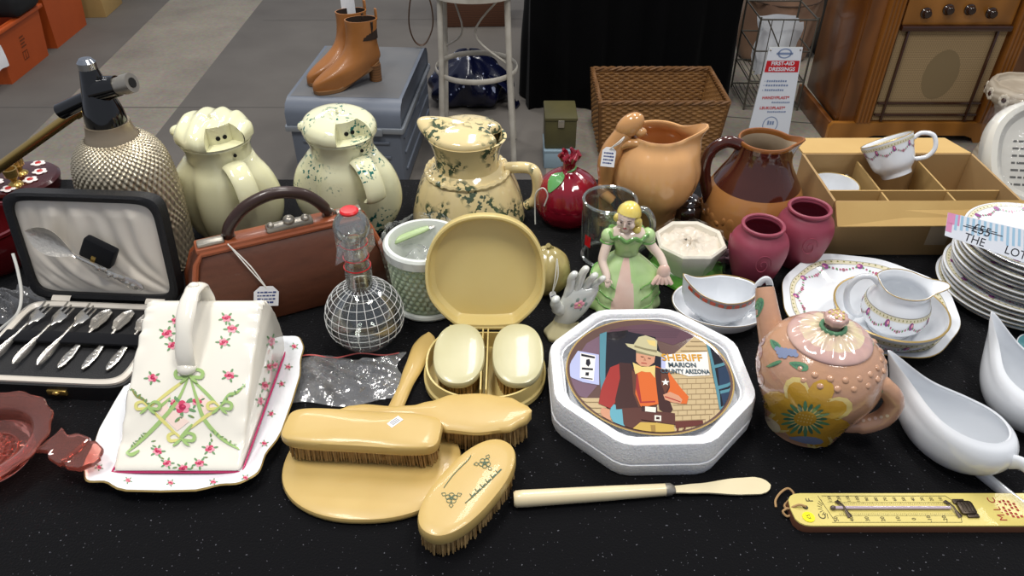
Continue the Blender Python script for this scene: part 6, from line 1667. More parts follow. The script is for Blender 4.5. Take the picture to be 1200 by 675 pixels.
b.tube(spl([(-.014, -.002, .046), (-.024, -.005, .056), (-.030, -.008, .066), (-.0325, -.011, .076)], 5), [.0085]*5+[.0068]*6+[.006]*3+[.0052, .003], hm, 14)
b.v = [(p if p.z < .02 else V((p.x+.30*(p.z-.02), p.y, p.z))) for p in b.v]; b.build('hand_body', t, angle=70)
b = MB()
for k in range(5): a = 2*PI*k/5+.3; b.ball((.004+.0042*cos(a), -.0118, .062+.0042*sin(a)), (.0032, .0012, .0032), rose_l, seg=10, ring=6)
b.ball((.004, -.0125, .062), (.0018, .001, .0018), riby, seg=8, ring=5)
for k in range(6): a = 2*PI*k/6; b.ball((.004+.0095*cos(a), -.0112, .062+.0095*sin(a)), (.0022, .0008, .0034), mat('grey_green_leaf', '87998f', .2), seg=8, ring=5)
b.v = [V((p.x+.30*(p.z-.02), p.y, p.z)) for p in b.v]; b.build('palm_flower', t)
# ---- octagonal bowl with leaf base, wrapped
ocm = mat('octagonal_cream_glaze', 'e2dccd', .15, coat=.5); lf_g = mat('leaf_base_green', '5f9a3c', .15, coat=.5, var=(30, '3f7a2c', .3)); tissue = mat('crumpled_tissue', 'd2c8b8', .5, coat=.2, bump=(60, 1))
base = on(803, 318); t = thing('octagonal_bowl', 'cream octagonal bowl on a green leaf base, stuffed and wrapped in clear film', 'bowl', base)
zr = max(.045, zat(base, 281)-T); Ro_ = 41*spx(V((base.x, base.y, T+zr)))
oc_ = lambda R, z: [(R*cos(PI/8+k*PI/4), R*sin(PI/8+k*PI/4), z) for k in range(8)]
b = MB(); b.loft([oc_(Ro_*.62, .006), oc_(Ro_*.74, .012), oc_(Ro_*.84, zr*.55), oc_(Ro_, zr*.85), oc_(Ro_*1.03, zr), oc_(Ro_*.98, zr+.003), oc_(Ro_*.90, zr), oc_(Ro_*.72, .02)], ocm); b.build('bowl_body', t, angle=30)
b = MB(); b.lathe([(0, 0), (Ro_*.95, 0), (Ro_*1.1, .004), (Ro_*1.08, .008), (Ro_*.8, .010), (Ro_*.66, .016), (0, .016)], lf_g, 72, rf=lambda th, i, r, z: (r*(1+.04*sin(9*th)), z)); b.build('leaf_base', t)
b = MB(); b.lathe([(Ro_*.86*k/8, zr-.003-.004*(k/8)**2) for k in range(8, -1, -1)], tissue, 40, rf=lambda th, i, r, z: (r, z+.003*sin(5*th+i)+.002*sin(11*th-i*2))); b.build('tissue', t)
b = MB(); b.grid(lambda u, v: ((Ro_*(1.0+.08*(1-v))+.003*sin(2*PI*u*11+4*v))*cos(2*PI*u), (Ro_*(1.0+.08*(1-v))+.003*sin(2*PI*u*11))*sin(2*PI*u),   .012+(zr-.008)*v+.002*sin(2*PI*u*7)), 72, 8, film, cu=True); b.build('plastic_wrap', t, angle=22)
# purple yarn lump
c = on(834, 312); b = MB(); yarn = mat('purple_brown_yarn', '7a5c66', .85, bump=(150, .8))
rnd = random.Random(8)
for k in range(16):
    a = rnd.uniform(0, 6.28); pts = []
    for j in range(9): q = a+j*.8; pts.append((.024*cos(q)*rnd.uniform(.6, 1), .014*sin(q)*rnd.uniform(.5, 1), .004+.018*abs(sin(j*.9+a))*rnd.uniform(.5, 1)))
    b.tube(spl(pts, 4), .0022, yarn, 5)
o = b.build('yarn_bundle', None); o.matrix_world = Mx((c.x+.014, c.y+.008, T), .2); tag(o, 'small bundle of purple brown yarn lying beside the octagonal bowl', 'yarn')
# ---- sauce boat
orr = mat('orange_red_band', 'c8502f', .2)
c = on(843, 362, .022); t = thing('sauce_boat', 'white china sauce boat with an orange red band on its attached saucer', 'sauce boat', (c.x, c.y, T), -.08)
S_ = 52*spx(c)
b = MB(); b.lathe(vessel(spl([(S_*.5, 0), (S_*.55, .004), (S_*.8, .012), (S_*.97, .028), (S_, .033)], 5), .003), white_glaze, 64, sx=1.08, sy=.86); b.lathe([(S_*.985, .0335), (S_*.997, .0345), (S_*1.002, .0335)], gold, 64, sx=1.08, sy=.86); b.build('saucer', t)
def boat(b, Lb, Wb, Hb, m, spoutx, z0=0, spout_up=.35, foot=.45, seg=64, th=.003, tip=.35):
    """open boat along X, spout at -X"""
    def ring(k, z, r_in=0):
        o = []
        for j in range(seg):
            a = 2*PI*j/seg; x = cos(a); y = sin(a)
            s = math.exp(-((math.atan2(sin(a-PI), cos(a-PI)))/tip)**2)
            wx = (Lb/2-r_in)*k*x - spoutx*s*k**2; wy = (Wb/2-r_in)*k*y*(1-.28*max(0, -x)*k)
            zz = z+spout_up*Hb*s*k**3*max(0, (z-z0)/Hb)+.10*Hb*(max(0, x)**3)*k**3*max(0, (z-z0)/Hb)
            o.append((wx, wy, zz))
        return o
    prof = [(foot*.96, 0), (foot, .03), (foot*.98, .08), (.66, .16), (.86, .36), (.97, .62), (.985, .82), (1.0, 1.0)]
    ls = [ring(k, z0+z*Hb) for k, z in prof]
    ins = [ring(k, z0+z*Hb, th) for k, z in prof[::-1] if z > .1]
    mid = ring(1.0, z0+Hb, th*.5); mid = [(x, y, z+th*.4) for x, y, z in mid]
    b.loft(ls+[mid]+ins, m); return ls[-1]
b = MB(); rimb = boat(b, S_*1.46, S_*1.08, .052, white_glaze, S_*.20, .005, .42, .5, 80, .003, .62)
n = len(rimb)
b.tube([(p[0], p[1], p[2]+.0012) for p in rimb], .0007, gold, 6, closed=True)
for j in range(n):
    a = 2*PI*j/n
    if 2.2*PI/2 < a+.0 < 3.9*PI/2:
        p, q = V(rimb[j]), V(rimb[(j+1) % n]); o_ = V((0, -.0016, 0)); dn = V((0, .0012, -.0075))
        if j % 3 != 2: b.add([p+o_+V((0, 0, -.001)), q+o_+V((0, 0, -.001)), q+o_+dn, p+o_+dn], [(0, 1, 2, 3)], orr)
        else: b.add([p+o_+V((0, 0, -.001)), q+o_+V((0, 0, -.001)), q+o_+dn, p+o_+dn], [(0, 1, 2, 3)], grey_line)
b.build('boat', t)
b = MB(); xe = S_*.71; b.tube(spl([(xe*.95, 0, .052), (xe*1.02, 0, .070), (xe*1.22, 0, .079), (xe*1.38, 0, .066), (xe*1.36, 0, .042), (xe*1.12, 0, .028), (xe*.9, 0, .024)], 6), [(.0048, .0034)]*40, white_glaze, 10, up=(0, 1, 0)); b.build('handle', t)
# ---- two frosted pink vases
pv_ = mat('frosted_cranberry_glass', 'a04a5d', .45, trans=.15, sss=.15, var=(20, '8a3648', .3))
def vase(bpx, bpy, top, hwm, hwr, label, loc=None):
    base = on(bpx, bpy); t = thing('glass_vase', label, 'vase', base, 0, 'frosted cranberry vases')
    h = zat(base, top)-T; q = V((base.x, base.y, T+h*.6)); s = spx(q); R, r = hwm*s, hwr*s
    b = MB(); b.lathe(vessel(spl([(R*.62, 0), (R*.68, .004), (R*.86, h*.30), (R*.99, h*.60), (R*.94, h*.78), (r*1.10, h*.90), (r*.98, h*.95), (r*1.03, h)], 6), .003), pv_, 64); b.build('vase_body', t)
    b = MB(); b.tube([(r*.99*cos(a), r*.99*sin(a), h) for a in [2*PI*k/48 for k in range(48)]], .003, pv_, 8, closed=True); b.build('rim', t)
    for k in range(3):
        b = MB(); a0 = -PI/2+(k-1)*1.9-.1
        pts = [((R*.97+.001)*cos(a0+.30*cos(q)*(1-q/12)), (R*.97+.001)*sin(a0+.30*cos(q)*(1-q/12)), h*.56+.019*sin(q)*(1-q/12)) for q in [j*.35 for j in range(30)]]
        b.tube(pts, .0008, pv_, 6); b.build('moulded_scroll', t)
    return t
vase(880, 326, 264, 34, 23, 'left and nearer of the two frosted cranberry pink glass vases')
vase(932, 306, 244, 33, 23, 'right and farther of the two frosted cranberry pink glass vases, against the carton')

# ---- patterned china helper: swags of flowers on a turned surface
def swag(b, surf, n, t0, t1, m0=beige_band, roses=(plum, mauve), off=.0005, a0=0):
    """surf(theta, t) -> point on the surface; t runs rim to inside"""
    def P(th, t_): return surf(th, t_)
    def blob(th, t_, rth, rt, m, k=8, lift=0):
        c = P(th, t_)
        pts = [P(th+rth*cos(2*PI*j/k), t_+rt*sin(2*PI*j/k)) for j in range(k)]
        nrm = (pts[k//4]-pts[3*k//4]).cross(pts[0]-pts[k//2]).normalized(); 
        if nrm.dot(EYE-c) < 0 and False: nrm = -nrm
        b.add([p for p in pts], [tuple(range(k))], m)
    dt = t1-t0
    for k in range(n):
        th = a0+2*PI*k/n; w = 2*PI/n
        blob(th, t0+.45*dt, w*.10, .26*dt, roses[0]); blob(th+w*.03, t0+.40*dt, w*.05, .12*dt, rose_l)
        for j in range(1, 10):
            f = j/10; tt = t0+(.45+.5*sin(PI*f)*.8)*dt
            m = leafc if j % 2 else mauve
            blob(th+w*f, tt, w*.032, .10*dt, m, 6)
        blob(th+w*.5, t0+.86*dt, w*.055, .14*dt, roses[1])
        for j in range(6):
            blob(th+w*(j+.5)/6, t0+.12*dt, w*.028, .07*dt, olive, 5)
def ring_band(b, surf, t0, t1, m, n=96):
    vs = []; 
    for k in range(n):
        th = 2*PI*k/n; vs += [surf(th, t0), surf(th, t1)]
    b.add(vs, [(2*k, 2*((k+1) % n), 2*((k+1) % n)+1, 2*k+1) for k in range(n)], m)
# ---- platter, bowl and jug
pcx_ = V((.523, .868, T)); t = thing('serving_platter', 'white octagonal platter with a rose garland border under the bowl and jug', 'platter', pcx_, .30)
def po(k, n=96):
    o = []
    for j in range(n):
        a = 2*PI*j/n; r = .121*(1+.030*cos(4*a)*1+.018*cos(8*a)); o.append((r*k*cos(a)*1.04, r*k*sin(a)*.99))
    return o
b = MB(); b.loft([[(x, y, z) for x, y in po(k)] for k, z in ((.55, 0), (.6, 0), (.62, .004), (.8, .012), (1, .020), (1.006, .0212), (1, .0222), (.8, .0148), (.62, .0068), (.58, .006))], [white_glaze]*4+[gold, gold]+[white_glaze]*4)
psf = lambda th, t_: V((.121*(1-t_)*(1+.012*cos(4*th))*cos(th)*1.02, .121*(1-t_)*(1+.012*cos(4*th))*sin(th), .0225-t_*.121*.305*1.0+.0005+(.0003)))
def psf(th, t_):
    k = 1-t_; z = .0222-(1-k)/.2*.0074 if k > .8 else .0148-(.8-k)/.18*.008
    r = .121*k*(1+.030*cos(4*th)*max(0, (k-.6)/.4)+.018*cos(8*th)*max(0, (k-.6)/.4)); return V((r*cos(th)*1.04, r*sin(th)*.99, z+.0006))
ring_band(b, psf, .095, .10, grey_line); ring_band(b, lambda a, q: psf(a, q)-V((0, 0, .0002)), .10, .155, beige_band); ring_band(b, psf, .155, .158, grey_line)
swag(b, lambda a, q: psf(a, q)+V((0, 0, .0002)), 12, .10, .27)
b.build('platter_body', t)
def turned(R, prof):
    """interpolating surface on an outer profile list (r,z), t = 0 top .. 1 bottom"""
    P = prof[::-1]; L = [0]
    for p, q in zip(P, P[1:]): L.append(L[-1]+math.hypot(q[0]-p[0], q[1]-p[1]))
    def f(th, t_, off=.0005):
        d = max(0, min(1, t_))*L[-1]
        for i in range(len(P)-1):
            if d <= L[i+1]+1e-9:
                s = (d-L[i])/max(1e-9, L[i+1]-L[i]); r = P[i][0]+(P[i+1][0]-P[i][0])*s; z = P[i][1]+(P[i+1][1]-P[i][1])*s
                n = V((P[i][1]-P[i+1][1], -(P[i][0]-P[i+1][0]), 0)).normalized()   # (dr, dz)
                return V(((r+n.x*off)*cos(th), (r+n.x*off)*sin(th), z+n.y*off))
        return V((0, 0, 0))
    return f
bp_ = on(1043, 360, .052); t = thing('serving_bowl', 'white bowl with a rose garland round its outside, standing on the platter', 'bowl', (bp_.x, bp_.y-.002, T+.0072), .1)
Rb = .0755; bo = spl([(Rb*.55, 0), (Rb*.58, .005), (Rb*.80, .018), (Rb*.95, .036), (Rb, .046)], 6)
b = MB(); b.lathe(vessel(bo, .003), white_glaze, 80); b.lathe([(Rb-.0026, .0475), (Rb-.001, .0480), (Rb+.0003, .0470)], gold, 80)
sf = turned(Rb, bo); ring_band(b, lambda a, q: sf(a, q, .0003), .07, .24, beige_band); ring_band(b, lambda a, q: sf(a, q, .0004), .235, .25, grey_line); swag(b, lambda a, q: sf(a, q, .0006), 11, .08, .52); b.build('bowl_body', t)
jb = V((bp_.x+.012, bp_.y+.006, T+.0072+.0055)); t = thing('cream_jug', 'small white cream jug with a rose garland, standing inside the bowl on the platter', 'jug', jb, -.12)
Rj = .044; jo = spl([(Rj*.66, 0), (Rj*.70, .004), (Rj*.94, .018), (Rj*1.0, .034), (Rj*.92, .050), (Rj*.80, .060), (Rj*.78, .066), (Rj*.84, .073)], 6)
def rfj(th, i, r, z):
    f = max(0, min(1, (z-.05)/.023)); k = math.exp(-(math.atan2(sin(th), cos(th))/.33)**2)*f; k2 = math.exp(-(math.atan2(sin(th-PI), cos(th-PI))/.5)**2)*f
    return (r+.021*k*f, z+.004*k+.007*k2)
b = MB(); b.lathe(vessel(jo, .0028), white_glaze, 80, rf=rfj)
sf2 = turned(Rj, jo); ring_band(b, lambda a, q: sf2(a, q, .0003), .36, .44, beige_band); ring_band(b, lambda a, q: sf2(a, q, .0005), .35, .36, grey_line); swag(b, lambda a, q: sf2(a, q, .0006), 9, .36, .68)
rj = [rfj(2*PI*k/80, 0, Rj*.83, .0742) for k in range(80)]; b.tube([(r*cos(2*PI*k/80), r*sin(2*PI*k/80), z+.0002) for k, (r, z) in enumerate(rj)], .0006, gold, 6, closed=True); b.build('jug_body', t)
b = MB(); b.tube(spl([(-Rj*.78, 0, .073), (-Rj*1.05, 0, .083), (-Rj*1.42, 0, .080), (-Rj*1.62, 0, .058), (-Rj*1.45, 0, .030), (-Rj*1.1, 0, .016), (-Rj*.93, 0, .020)], 6), [(.0042, .0034)]*40, white_glaze, 10, up=(0, 1, 0)); b.build('handle', t)

# ---- stack of plates
sc0 = V((.755, .905, T)); 
def plate(label, loc, rz, R, kind):
    t = thing('dinner_plate', label, 'plate', loc, rz, 'stack of garland plates')
    return t
def plate_mesh(R):
    b = MB(); pf = [(0, .002), (R*.52, .002), (R*.54, 0), (R*.57, 0), (R*.60, .004), (R*.72, .0075), (R*.98, .0135), (R, .0142), (R*1.002, .0148), (R*1.0, .0154), (R*.97, .0158), (R*.72, .0100), (R*.60, .0068), (0, .0055)]
    b.lathe(pf, [white_glaze]*7+[white_glaze, gold]+[white_glaze]*6, 80)
    def ps(th, t_):
        k = 1-t_; z = .0158-(.97-k)/.25*.0058 if k > .72 else .0100-(.72-k)/.12*.0032; return V((R*k*cos(th), R*k*sin(th), z+.0005))
    ring_band(b, ps, .035, .042, grey_line); ring_band(b, ps, .042, .10, beige_band); swag(b, lambda a, q: ps(a, q)+V((0, 0, .0002)), 12, .05, .25); return b
small_p = None; rnd = random.Random(2); NPL = 13; zz = T; big_o = None; sm_o = None
names = ['bottom', 'second lowest', 'third lowest', 'fourth lowest', 'fifth lowest', 'sixth lowest', 'seventh', 'sixth from the top', 'fifth from the top', 'fourth from the top', 'third from the top', 'second from the top', 'top']
for k in range(NPL):
    R = .104 if k < 5 else .097
    t = plate('white garland bordered plate in the tall stack, the %s one' % names[k], (sc0.x+rnd.uniform(-.003, .003), sc0.y+rnd.uniform(-.003, .003), zz), rnd.uniform(0, 6), R, k)
    if k == 0: big_o = plate_mesh(R).build('plate_body', t)
    elif k == 5: sm_o = plate_mesh(R).build('plate_body', t)
    else: c_ = (big_o if k < 5 else sm_o).copy(); COL.objects.link(c_); c_.parent = t
    zz += .0078
ztop = zz-.0078+.0165
# card sign
ca = mat('card_white', 'dfe3ea', .6); cp = mat('card_pink_wash', 'd98fb4', .6); cb_ = mat('card_blue_wash', '9fc3da', .6)
n_ = V((-.05, -.80, .6)).normalized(); p0c = V((sc0.x-.03, sc0.y-.075, ztop-.004))
cq = [hit(px, py, p0c, n_) for px, py in ((1107, 276), (1222, 315), (1222, 274), (1111, 249))]
cx_ = sum(cq, V())/4; ex = (cq[1]-cq[0]).normalized(); nz = n_; ey = nz.cross(ex).normalized()
t = thing('hand_written_card', 'hand written pink and blue card propped on top of the plate stack', 'card', cx_)
RCd = Matrix((ex, ey, nz)).transposed().to_4x4()
b = MB(); lc = [RCd.inverted() @ (q-cx_) for q in cq]
b.loft([[(p.x, p.y, z) for p in lc] for z in (-.0004, .0004)], ca, RCd)
lx0, lx1 = min(p.x for p in lc), max(p.x for p in lc); ly0, ly1 = min(p.y for p in lc), max(p.y for p in lc)
H0 = (lc[3]-lc[0]).length; Wc_ = lx1-lx0
def cpatch(u0, u1, v0, v1, m, z):
    def pt(u, v): 
        a = lc[0].lerp(lc[1], u); b2 = lc[3].lerp(lc[2], u); q = a.lerp(b2, v); return (q.x, q.y, z)
    b.add([pt(u0, v0), pt(u1, v0), pt(u1, v1), pt(u0, v1)], [(0, 1, 2, 3)], m, RCd)
cpatch(0, .13, .55, 1, cp, .0005); cpatch(0, .06, .2, .6, cp, .0005)
for k in range(14): cpatch(.08+.06*k, .08+.06*k+.028, .35+.05*(k % 3), .98, cb_, .00052)
ctr = lambda u, v: (lc[0].lerp(lc[1], u)).lerp(lc[3].lerp(lc[2], u), v)
p = ctr(.36, .62); b.text('£55', H0*.55, ink, RCd @ Matrix.Translation(V((p.x, p.y, .0006))) @ Matrix.Rotation(-.03, 4, 'Z'))
cpatch(.17, .58, .60, .63, ink, .0007); cpatch(.2, .52, .67, .695, ink, .0007)
p = ctr(.30, .20); b.text('THE', H0*.50, ink, RCd @ Matrix.Translation(V((p.x, p.y, .0006)))); p = ctr(.72, .20); b.text('LOT', H0*.50, ink, RCd @ Matrix.Translation(V((p.x, p.y, .0006))))
b.build('card_sheet', t)
# ---- cardboard box with cups
bx0, bx1, by0, by1, bh = .507, .800, 1.022, 1.185, .100
t = thing('divided_carton', 'open brown cardboard carton with dividers holding a cup, behind the plates', 'carton', ((bx0+bx1)/2, (by0+by1)/2, T)); w, d = bx1-bx0, by1-by0
b = MB(); 
for (c_, s_) in (((0, -d/2, bh/2), (w, .004, bh)), ((0, d/2, bh/2), (w, .004, bh)), ((-w/2, 0, bh/2), (.004, d, bh)), ((w/2, 0, bh/2), (.004, d, bh))): b.box(c_, s_, card)
b.box((0, 0, .002), (w, d, .004), card); b.build('carton_walls', t)
b = MB(); b.loft([[(-w/2-.001, -d/2-.003, bh+.002), (w/2+.022, -d/2-.003, bh+.004), (w/2+.024, -d/2-.034, bh-.022), (-w/2+.002, -d/2-.026, bh-.030)], [(-w/2-.001, -d/2-.001, bh-.001), (w/2+.022, -d/2-.001, bh+.001), (w/2+.023, -d/2-.032, bh-.025), (-w/2+.002, -d/2-.024, bh-.033)]], card_lt); b.build('flap', t)
b = MB(); b.loft([[(-w/2, d/2+.001, bh+.001), (w/2, d/2+.001, bh+.001), (w/2-.01, d/2+.075, bh-.006), (-w/2+.002, d/2+.07, bh-.004)], [(-w/2, d/2+.001, bh-.002), (w/2, d/2+.001, bh-.002), (w/2-.01, d/2+.075, bh-.009), (-w/2+.002, d/2+.07, bh-.007)]], card_lt); b.build('flap', t)
b = MB(); b.loft([[(w/2+.001, -d/2+.02, bh), (w/2+.001, d/2, bh), (w/2+.014, d/2-.012, bh-.036), (w/2+.014, -d/2+.03, bh-.036)], [(w/2+.0, -d/2+.02, bh-.003), (w/2, d/2, bh-.003), (w/2+.011, d/2-.012, bh-.039), (w/2+.011, -d/2+.03, bh-.039)]], card_lt); b.build('flap', t)
b = MB(); b.box((0, -d*.16, bh*.46), (w-.006, .003, bh*.84), card_in); b.build('divider', t)
for x in (-w/6, w/6+.01): b = MB(); b.box((x, .002, bh*.45), (.003, d-.008, bh*.82), card_in); b.build('divider', t)
b = MB(); q = hit(1093, 293, V((0, by0-.004, 0)), V((0, 1, 0)))-V(((bx0+bx1)/2, (by0+by1)/2, T)); b.box((q.x, -d/2-.0028, bh*.40), (.034, .0006, .040), mat('pale_tape', 'b8a68c', .25, coat=.3), Mx((0, 0, 0), 0)); b.build('tape', t)
def cup(name, label, loc, rz, rx, ry, deco):
    t = thing(name, label, 'cup', loc, rz, None, rx, ry); Rc = .0415
    co = spl([(Rc*.56, 0), (Rc*.58, .006), (Rc*.62, .009), (Rc*.80, .020), (Rc*.90, .042), (Rc, .062)], 6)
    b = MB(); b.lathe(vessel(co, .0025), white_glaze, 72); b.lathe([(Rc-.0022, .0632), (Rc-.001, .0638), (Rc+.0003, .0628)], gold, 72)
    if deco:
        s1 = turned(Rc, co); ring_band(b, lambda a, q: s1(a, q, .0003), .04, .13, beige_band); swag(b, lambda a, q: s1(a, q, .0006), 9, .05, .36)
        s2 = lambda a, q: V(((Rc-.0025-.012*q)*cos(a), (Rc-.0025-.012*q)*sin(a), .060-.045*q)); ring_band(b, lambda a, q: s2(a, q)-V((.0008*cos(a), .0008*sin(a), 0)), .05, .2, beige_band); swag(b, lambda a, q: s2(a, q)-V((.0012*cos(a), .0012*sin(a), 0)), 9, .06, .45)
    b.build('cup_body', t)
    b = MB(); b.tube(spl([(Rc*.93, 0, .052), (Rc*1.25, 0, .056), (Rc*1.62, 0, .046), (Rc*1.55, 0, .026), (Rc*1.2, 0, .016), (Rc*.78, 0, .018)], 6), [(.0036, .0028)]*40, white_glaze, 10, up=(0, 1, 0)); b.build('handle', t); return t
q = on(1051, 214, bh*.84); cup('tea_cup', 'white tea cup with a rose garland sitting tilted on top of the carton dividers', (q.x+.004, q.y+.014, T+bh*.90), -.25, -.36, -.50, True)
cup('tea_cup', 'plain white cup in the left cell of the divided carton', (-w/3+(bx0+bx1)/2-.004, (by0+by1)/2+.029, T+.0065), .85, 0, 0, False)
cup('tea_cup', 'white cup in the front left cell, mostly hidden behind the carton flap', (-w/3+(bx0+bx1)/2-.002, by0+.002+.030, T+.006), 2.6, 0, 0, False) if False else None
# ---- slipper pan in plastic
pan_m = mat('cream_pan_glaze', 'd9d6cb', .2, coat=.5); pr_m = mat('grey_printed_text', '5f5e5a', .6)
c = V((.950, 1.155, T)); t = thing('slipper_pan', 'white china slipper bed pan with printed instructions, wrapped in clear plastic', 'pan', c, -.10, rx=math.radians(56))
o = sell(.125, .098, 2.6, 64)
b = MB(); Lp = lambda k, z: [(x*k*(1+.0*y), y*k+.098, z) for x, y in o]
b.loft([Lp(.9, .0), Lp(.97, .004), Lp(1, .016), Lp(.985, .032), Lp(.94, .040), Lp(.86, .040), Lp(.80, .034), Lp(.76, .030)], pan_m)
b.build('pan_body', t)
b = MB()
def ptx(s_, x, y, size, m=pr_m, bold=0): b.text(s_, size, m, Matrix.Translation(V((x, y, .0305))), 'LEFT', bold=bold)
b.box((-.035, .152, .0303), (.022, .009, .0002), pr_m); b.box((-.008, .152, .0303), (.020, .009, .0002), pr_m); ptx('RE', .008, .152, .013, bold=.0004); ptx('RED', .024, .152, .013, bold=.0004) if False else None
ptx('SLIPPER', -.060, .134, .0155, bold=.0003); ptx('BED', .012, .134, .0155, bold=.0003) if False else None
rnd = random.Random(3)
for k in range(7):
    x = -.078
    while x < .075:
        l_ = rnd.uniform(.004, .014); 
        b.box((x+l_/2, .118-.0125*k, .0303), (l_, .0036, .0002), pr_m); x += l_+.003
b.build('printed_text', t)
b = MB(); b.grid(lambda u, v: ((.128*(1-.35*abs(2*v-1)**4)+.002*sin(40*u))*(2*u-1), .0-.002+.200*v+.002*sin(30*u), .046+.003*sin(9*u+12*v)+.002*sin(23*u-9*v)-.03*(abs(2*u-1)**6)), 40, 30, film); b.build('plastic_wrap', t, angle=22)
# ---- teapot
tp_m = mat('peach_majolica_glaze', 'c2946f', .15, coat=.5, var=(22, 'b18a78', .3), bump=(140, .25)); tp_p = mat('majolica_mauve', 'b08b8c', .13, coat=.6, var=(30, 'd3b0a0', .3)); tp_y = mat('majolica_yellow', 'cda23c', .13, coat=.6, var=(50, 'bb8d30', .3)); tp_yl = mat('majolica_pale_yellow', 'd8c27c', .13, coat=.6); tp_g = mat('majolica_green', '5a8a66', .13, coat=.6); tp_gd = mat('majolica_dark_green', '46705a', .13, coat=.6); tp_b = mat('majolica_blue', '7f8aa8', .13, coat=.6); tp_c = mat('majolica_cream', 'd9cfa4', .13, coat=.6, var=(60, 'c9a9a0', .25))
base = on(940, 492); t = thing('majolica_teapot', 'peach coloured majolica teapot with a large yellow flower on its side', 'teapot', base)
MTP = t.matrix_world.copy()
pr = rows(base, [(500, 43), (488, 44), (470, 53), (455, 62), (438, 70.5), (422, 71), (410, 65), (402, 56), (397, 48)])
body = spl([(pr[0][0]*.98, 0), (pr[0][0], .005)]+pr[1:], 6)
b = MB(); b.lathe([(0, 0)]+body+[(0, body[-1][1])], tp_m, 96, rf=lambda th, i, r, z: (r*(1+.012*sin(6*th)*sin(z*40)), z))
tr = b.bvh(MTP); dp = []
# raised flower: petals, green heart, yellow centre
def petal(cx, cy, a, l, w_, m, n=14, sq=1.0):
    P = []
    for k in range(n):
        f = k/n; t_ = f*2*PI; u = (1-cos(t_))/2; s = sin(t_)*w_*(.35+.65*u**.7)
        P.append((cx+(u*l)*cos(a)-s*sin(a), cy+((u*l)*sin(a)+s*cos(a))*sq))
    return [(P, m)]
fx_, fy_ = 944, 490
for k in range(9): dp += petal(fx_, fy_, -PI+.35*k+.1 if False else -PI*1.05+k*(PI*2.1/9), 58 if k in (1, 2, 3, 4, 5, 6) else 46, 19, tp_y if k % 2 else tp_yl, sq=.86 if k not in (7, 8) else .5)
for k in range(9): dp += petal(fx_, fy_, -PI*1.05+k*(PI*2.1/9), 51 if k in (1, 2, 3, 4, 5, 6) else 40, 15, tp_y, sq=.86 if k not in (7, 8) else .5)
for k in range(20): dp += petal(fx_, fy_, k*2*PI/20, 26+4*(k % 2), 3.0, tp_g if k % 2 else tp_gd, 10, .72)
for k in range(20): dp += petal(fx_, fy_, k*2*PI/20+.15, 20, 1.2, tp_yl, 8, .72)
dp += fleur(0, 0, 0, 'none')
dp.append(([(fx_+13*cos(q), fy_-1+8.5*sin(q)) for q in [2*PI*k/20 for k in range(20)]], tp_y))
for k in range(16): dp.append(([(fx_+10*((k*37 % 16)/16-.5)*1.9+1.1*cos(q), fy_-1+6*((k*23 % 16)/16-.5)*1.9+.9*sin(q)) for q in [0, 1.57, 3.14, 4.71]], tp_yl))
# leaves, blue berries and mauve glaze patches of the moulding
for cx_2, cy_2, a, l, w_ in ((903, 398, .9, 18, 6), (925, 425, .35, 24, 7), (898, 430, -.4, 20, 3), (1010, 396, .8, 18, 6)):
    dp += petal(cx_2, cy_2, a, l, w_, tp_g, 12, .9) + petal(cx_2+2, cy_2+1, a, l*.7, w_*.45, tp_gd, 10, .9)
for k in range(12): x, y = 911+5*(k % 5)+2*(k//5), 409+4*(k//5)+.8*(k % 5); dp.append(([(x+3.2*cos(q), y+2.8*sin(q)) for q in [2*PI*j/8 for j in range(8)]], tp_b))
for x, y, r_ in ((885, 412, 12), (884, 428, 11), (890, 396, 10), (889, 446, 9)): dp.append(([(x+r_*.75*cos(q), y+r_*sin(q)) for q in [2*PI*j/14 for j in range(14)]], tp_p))
dp += petal(925, 512, .15, 40, 7, tp_b, 12, .8) + petal(898, 487, .9, 26, 7, tp_c, 12, .9)
b.decal(MTP, dp, off=.0007, maxe=6, tree=tr)
for k in range(26):
    a = -2.4+k*.14; rr = next((r, z) for r, z in body[::-1] if r > pr[6][0]*(.88+.10*(k % 2)))
    R = Mx((rr[0]*cos(a), rr[0]*sin(a), rr[1]), a) @ Matrix.Rotation(.7, 4, 'Y'); b.ball((0, 0, 0), (.0040, .0040, .0016), tp_m, R, 10, 6)
b.build('pot_body', t)
zl = body[-1][1]; rl = body[-1][0]; kt = zat(base, 372)-base.z
b = MB(); lpz = spl([(rl*.985, zl-.001), (rl*.99, zl+.003), (rl*.85, zl+.008), (rl*.5, zl+.015), (rl*.24, zl+.018)], 6)
def lrf(th, i, r, z): return (r, z+.0013*sin(16*th)*min(1, (rl-r)/rl*3)*(1 if r > rl*.2 else 0))
b.lathe(lpz, [tp_p]*14+[tp_c]*20, 96, rf=lrf); b.lathe([(0, zl), (rl*.985, zl-.001)], tp_m, 40)
b.tube([(rl*.27*cos(q), rl*.27*sin(q), zl+.018) for q in [2*PI*k/40 for k in range(40)]], .0028, tp_g, 8, closed=True)
b.build('lid', t)
b = MB(); b.lathe(spl([(rl*.19, zl+.015), (rl*.18, zl+.021), (rl*.27, zl+.027), (rl*.26, zl+.034), (rl*.1, zl+.037)], 5)+[(0, zl+.037)], tp_p, 32, rf=lambda th, i, r, z: (r*(1+.05*sin(8*th)), z))
for k in range(12): a = k*2.4; r_ = rl*.06*math.sqrt(k); b.ball((r_*cos(a), r_*sin(a), zl+.0365), .0018, tp_yl, seg=8, ring=5)
b.build('knob', t)
sp0 = hit(905, 400, V((0, base.y+.055, 0)), V((0, 1, 0)))-V(base); sp1 = hit(896, 337, V((0, base.y+.105, 0)), V((0, 1, 0)))-V(base)
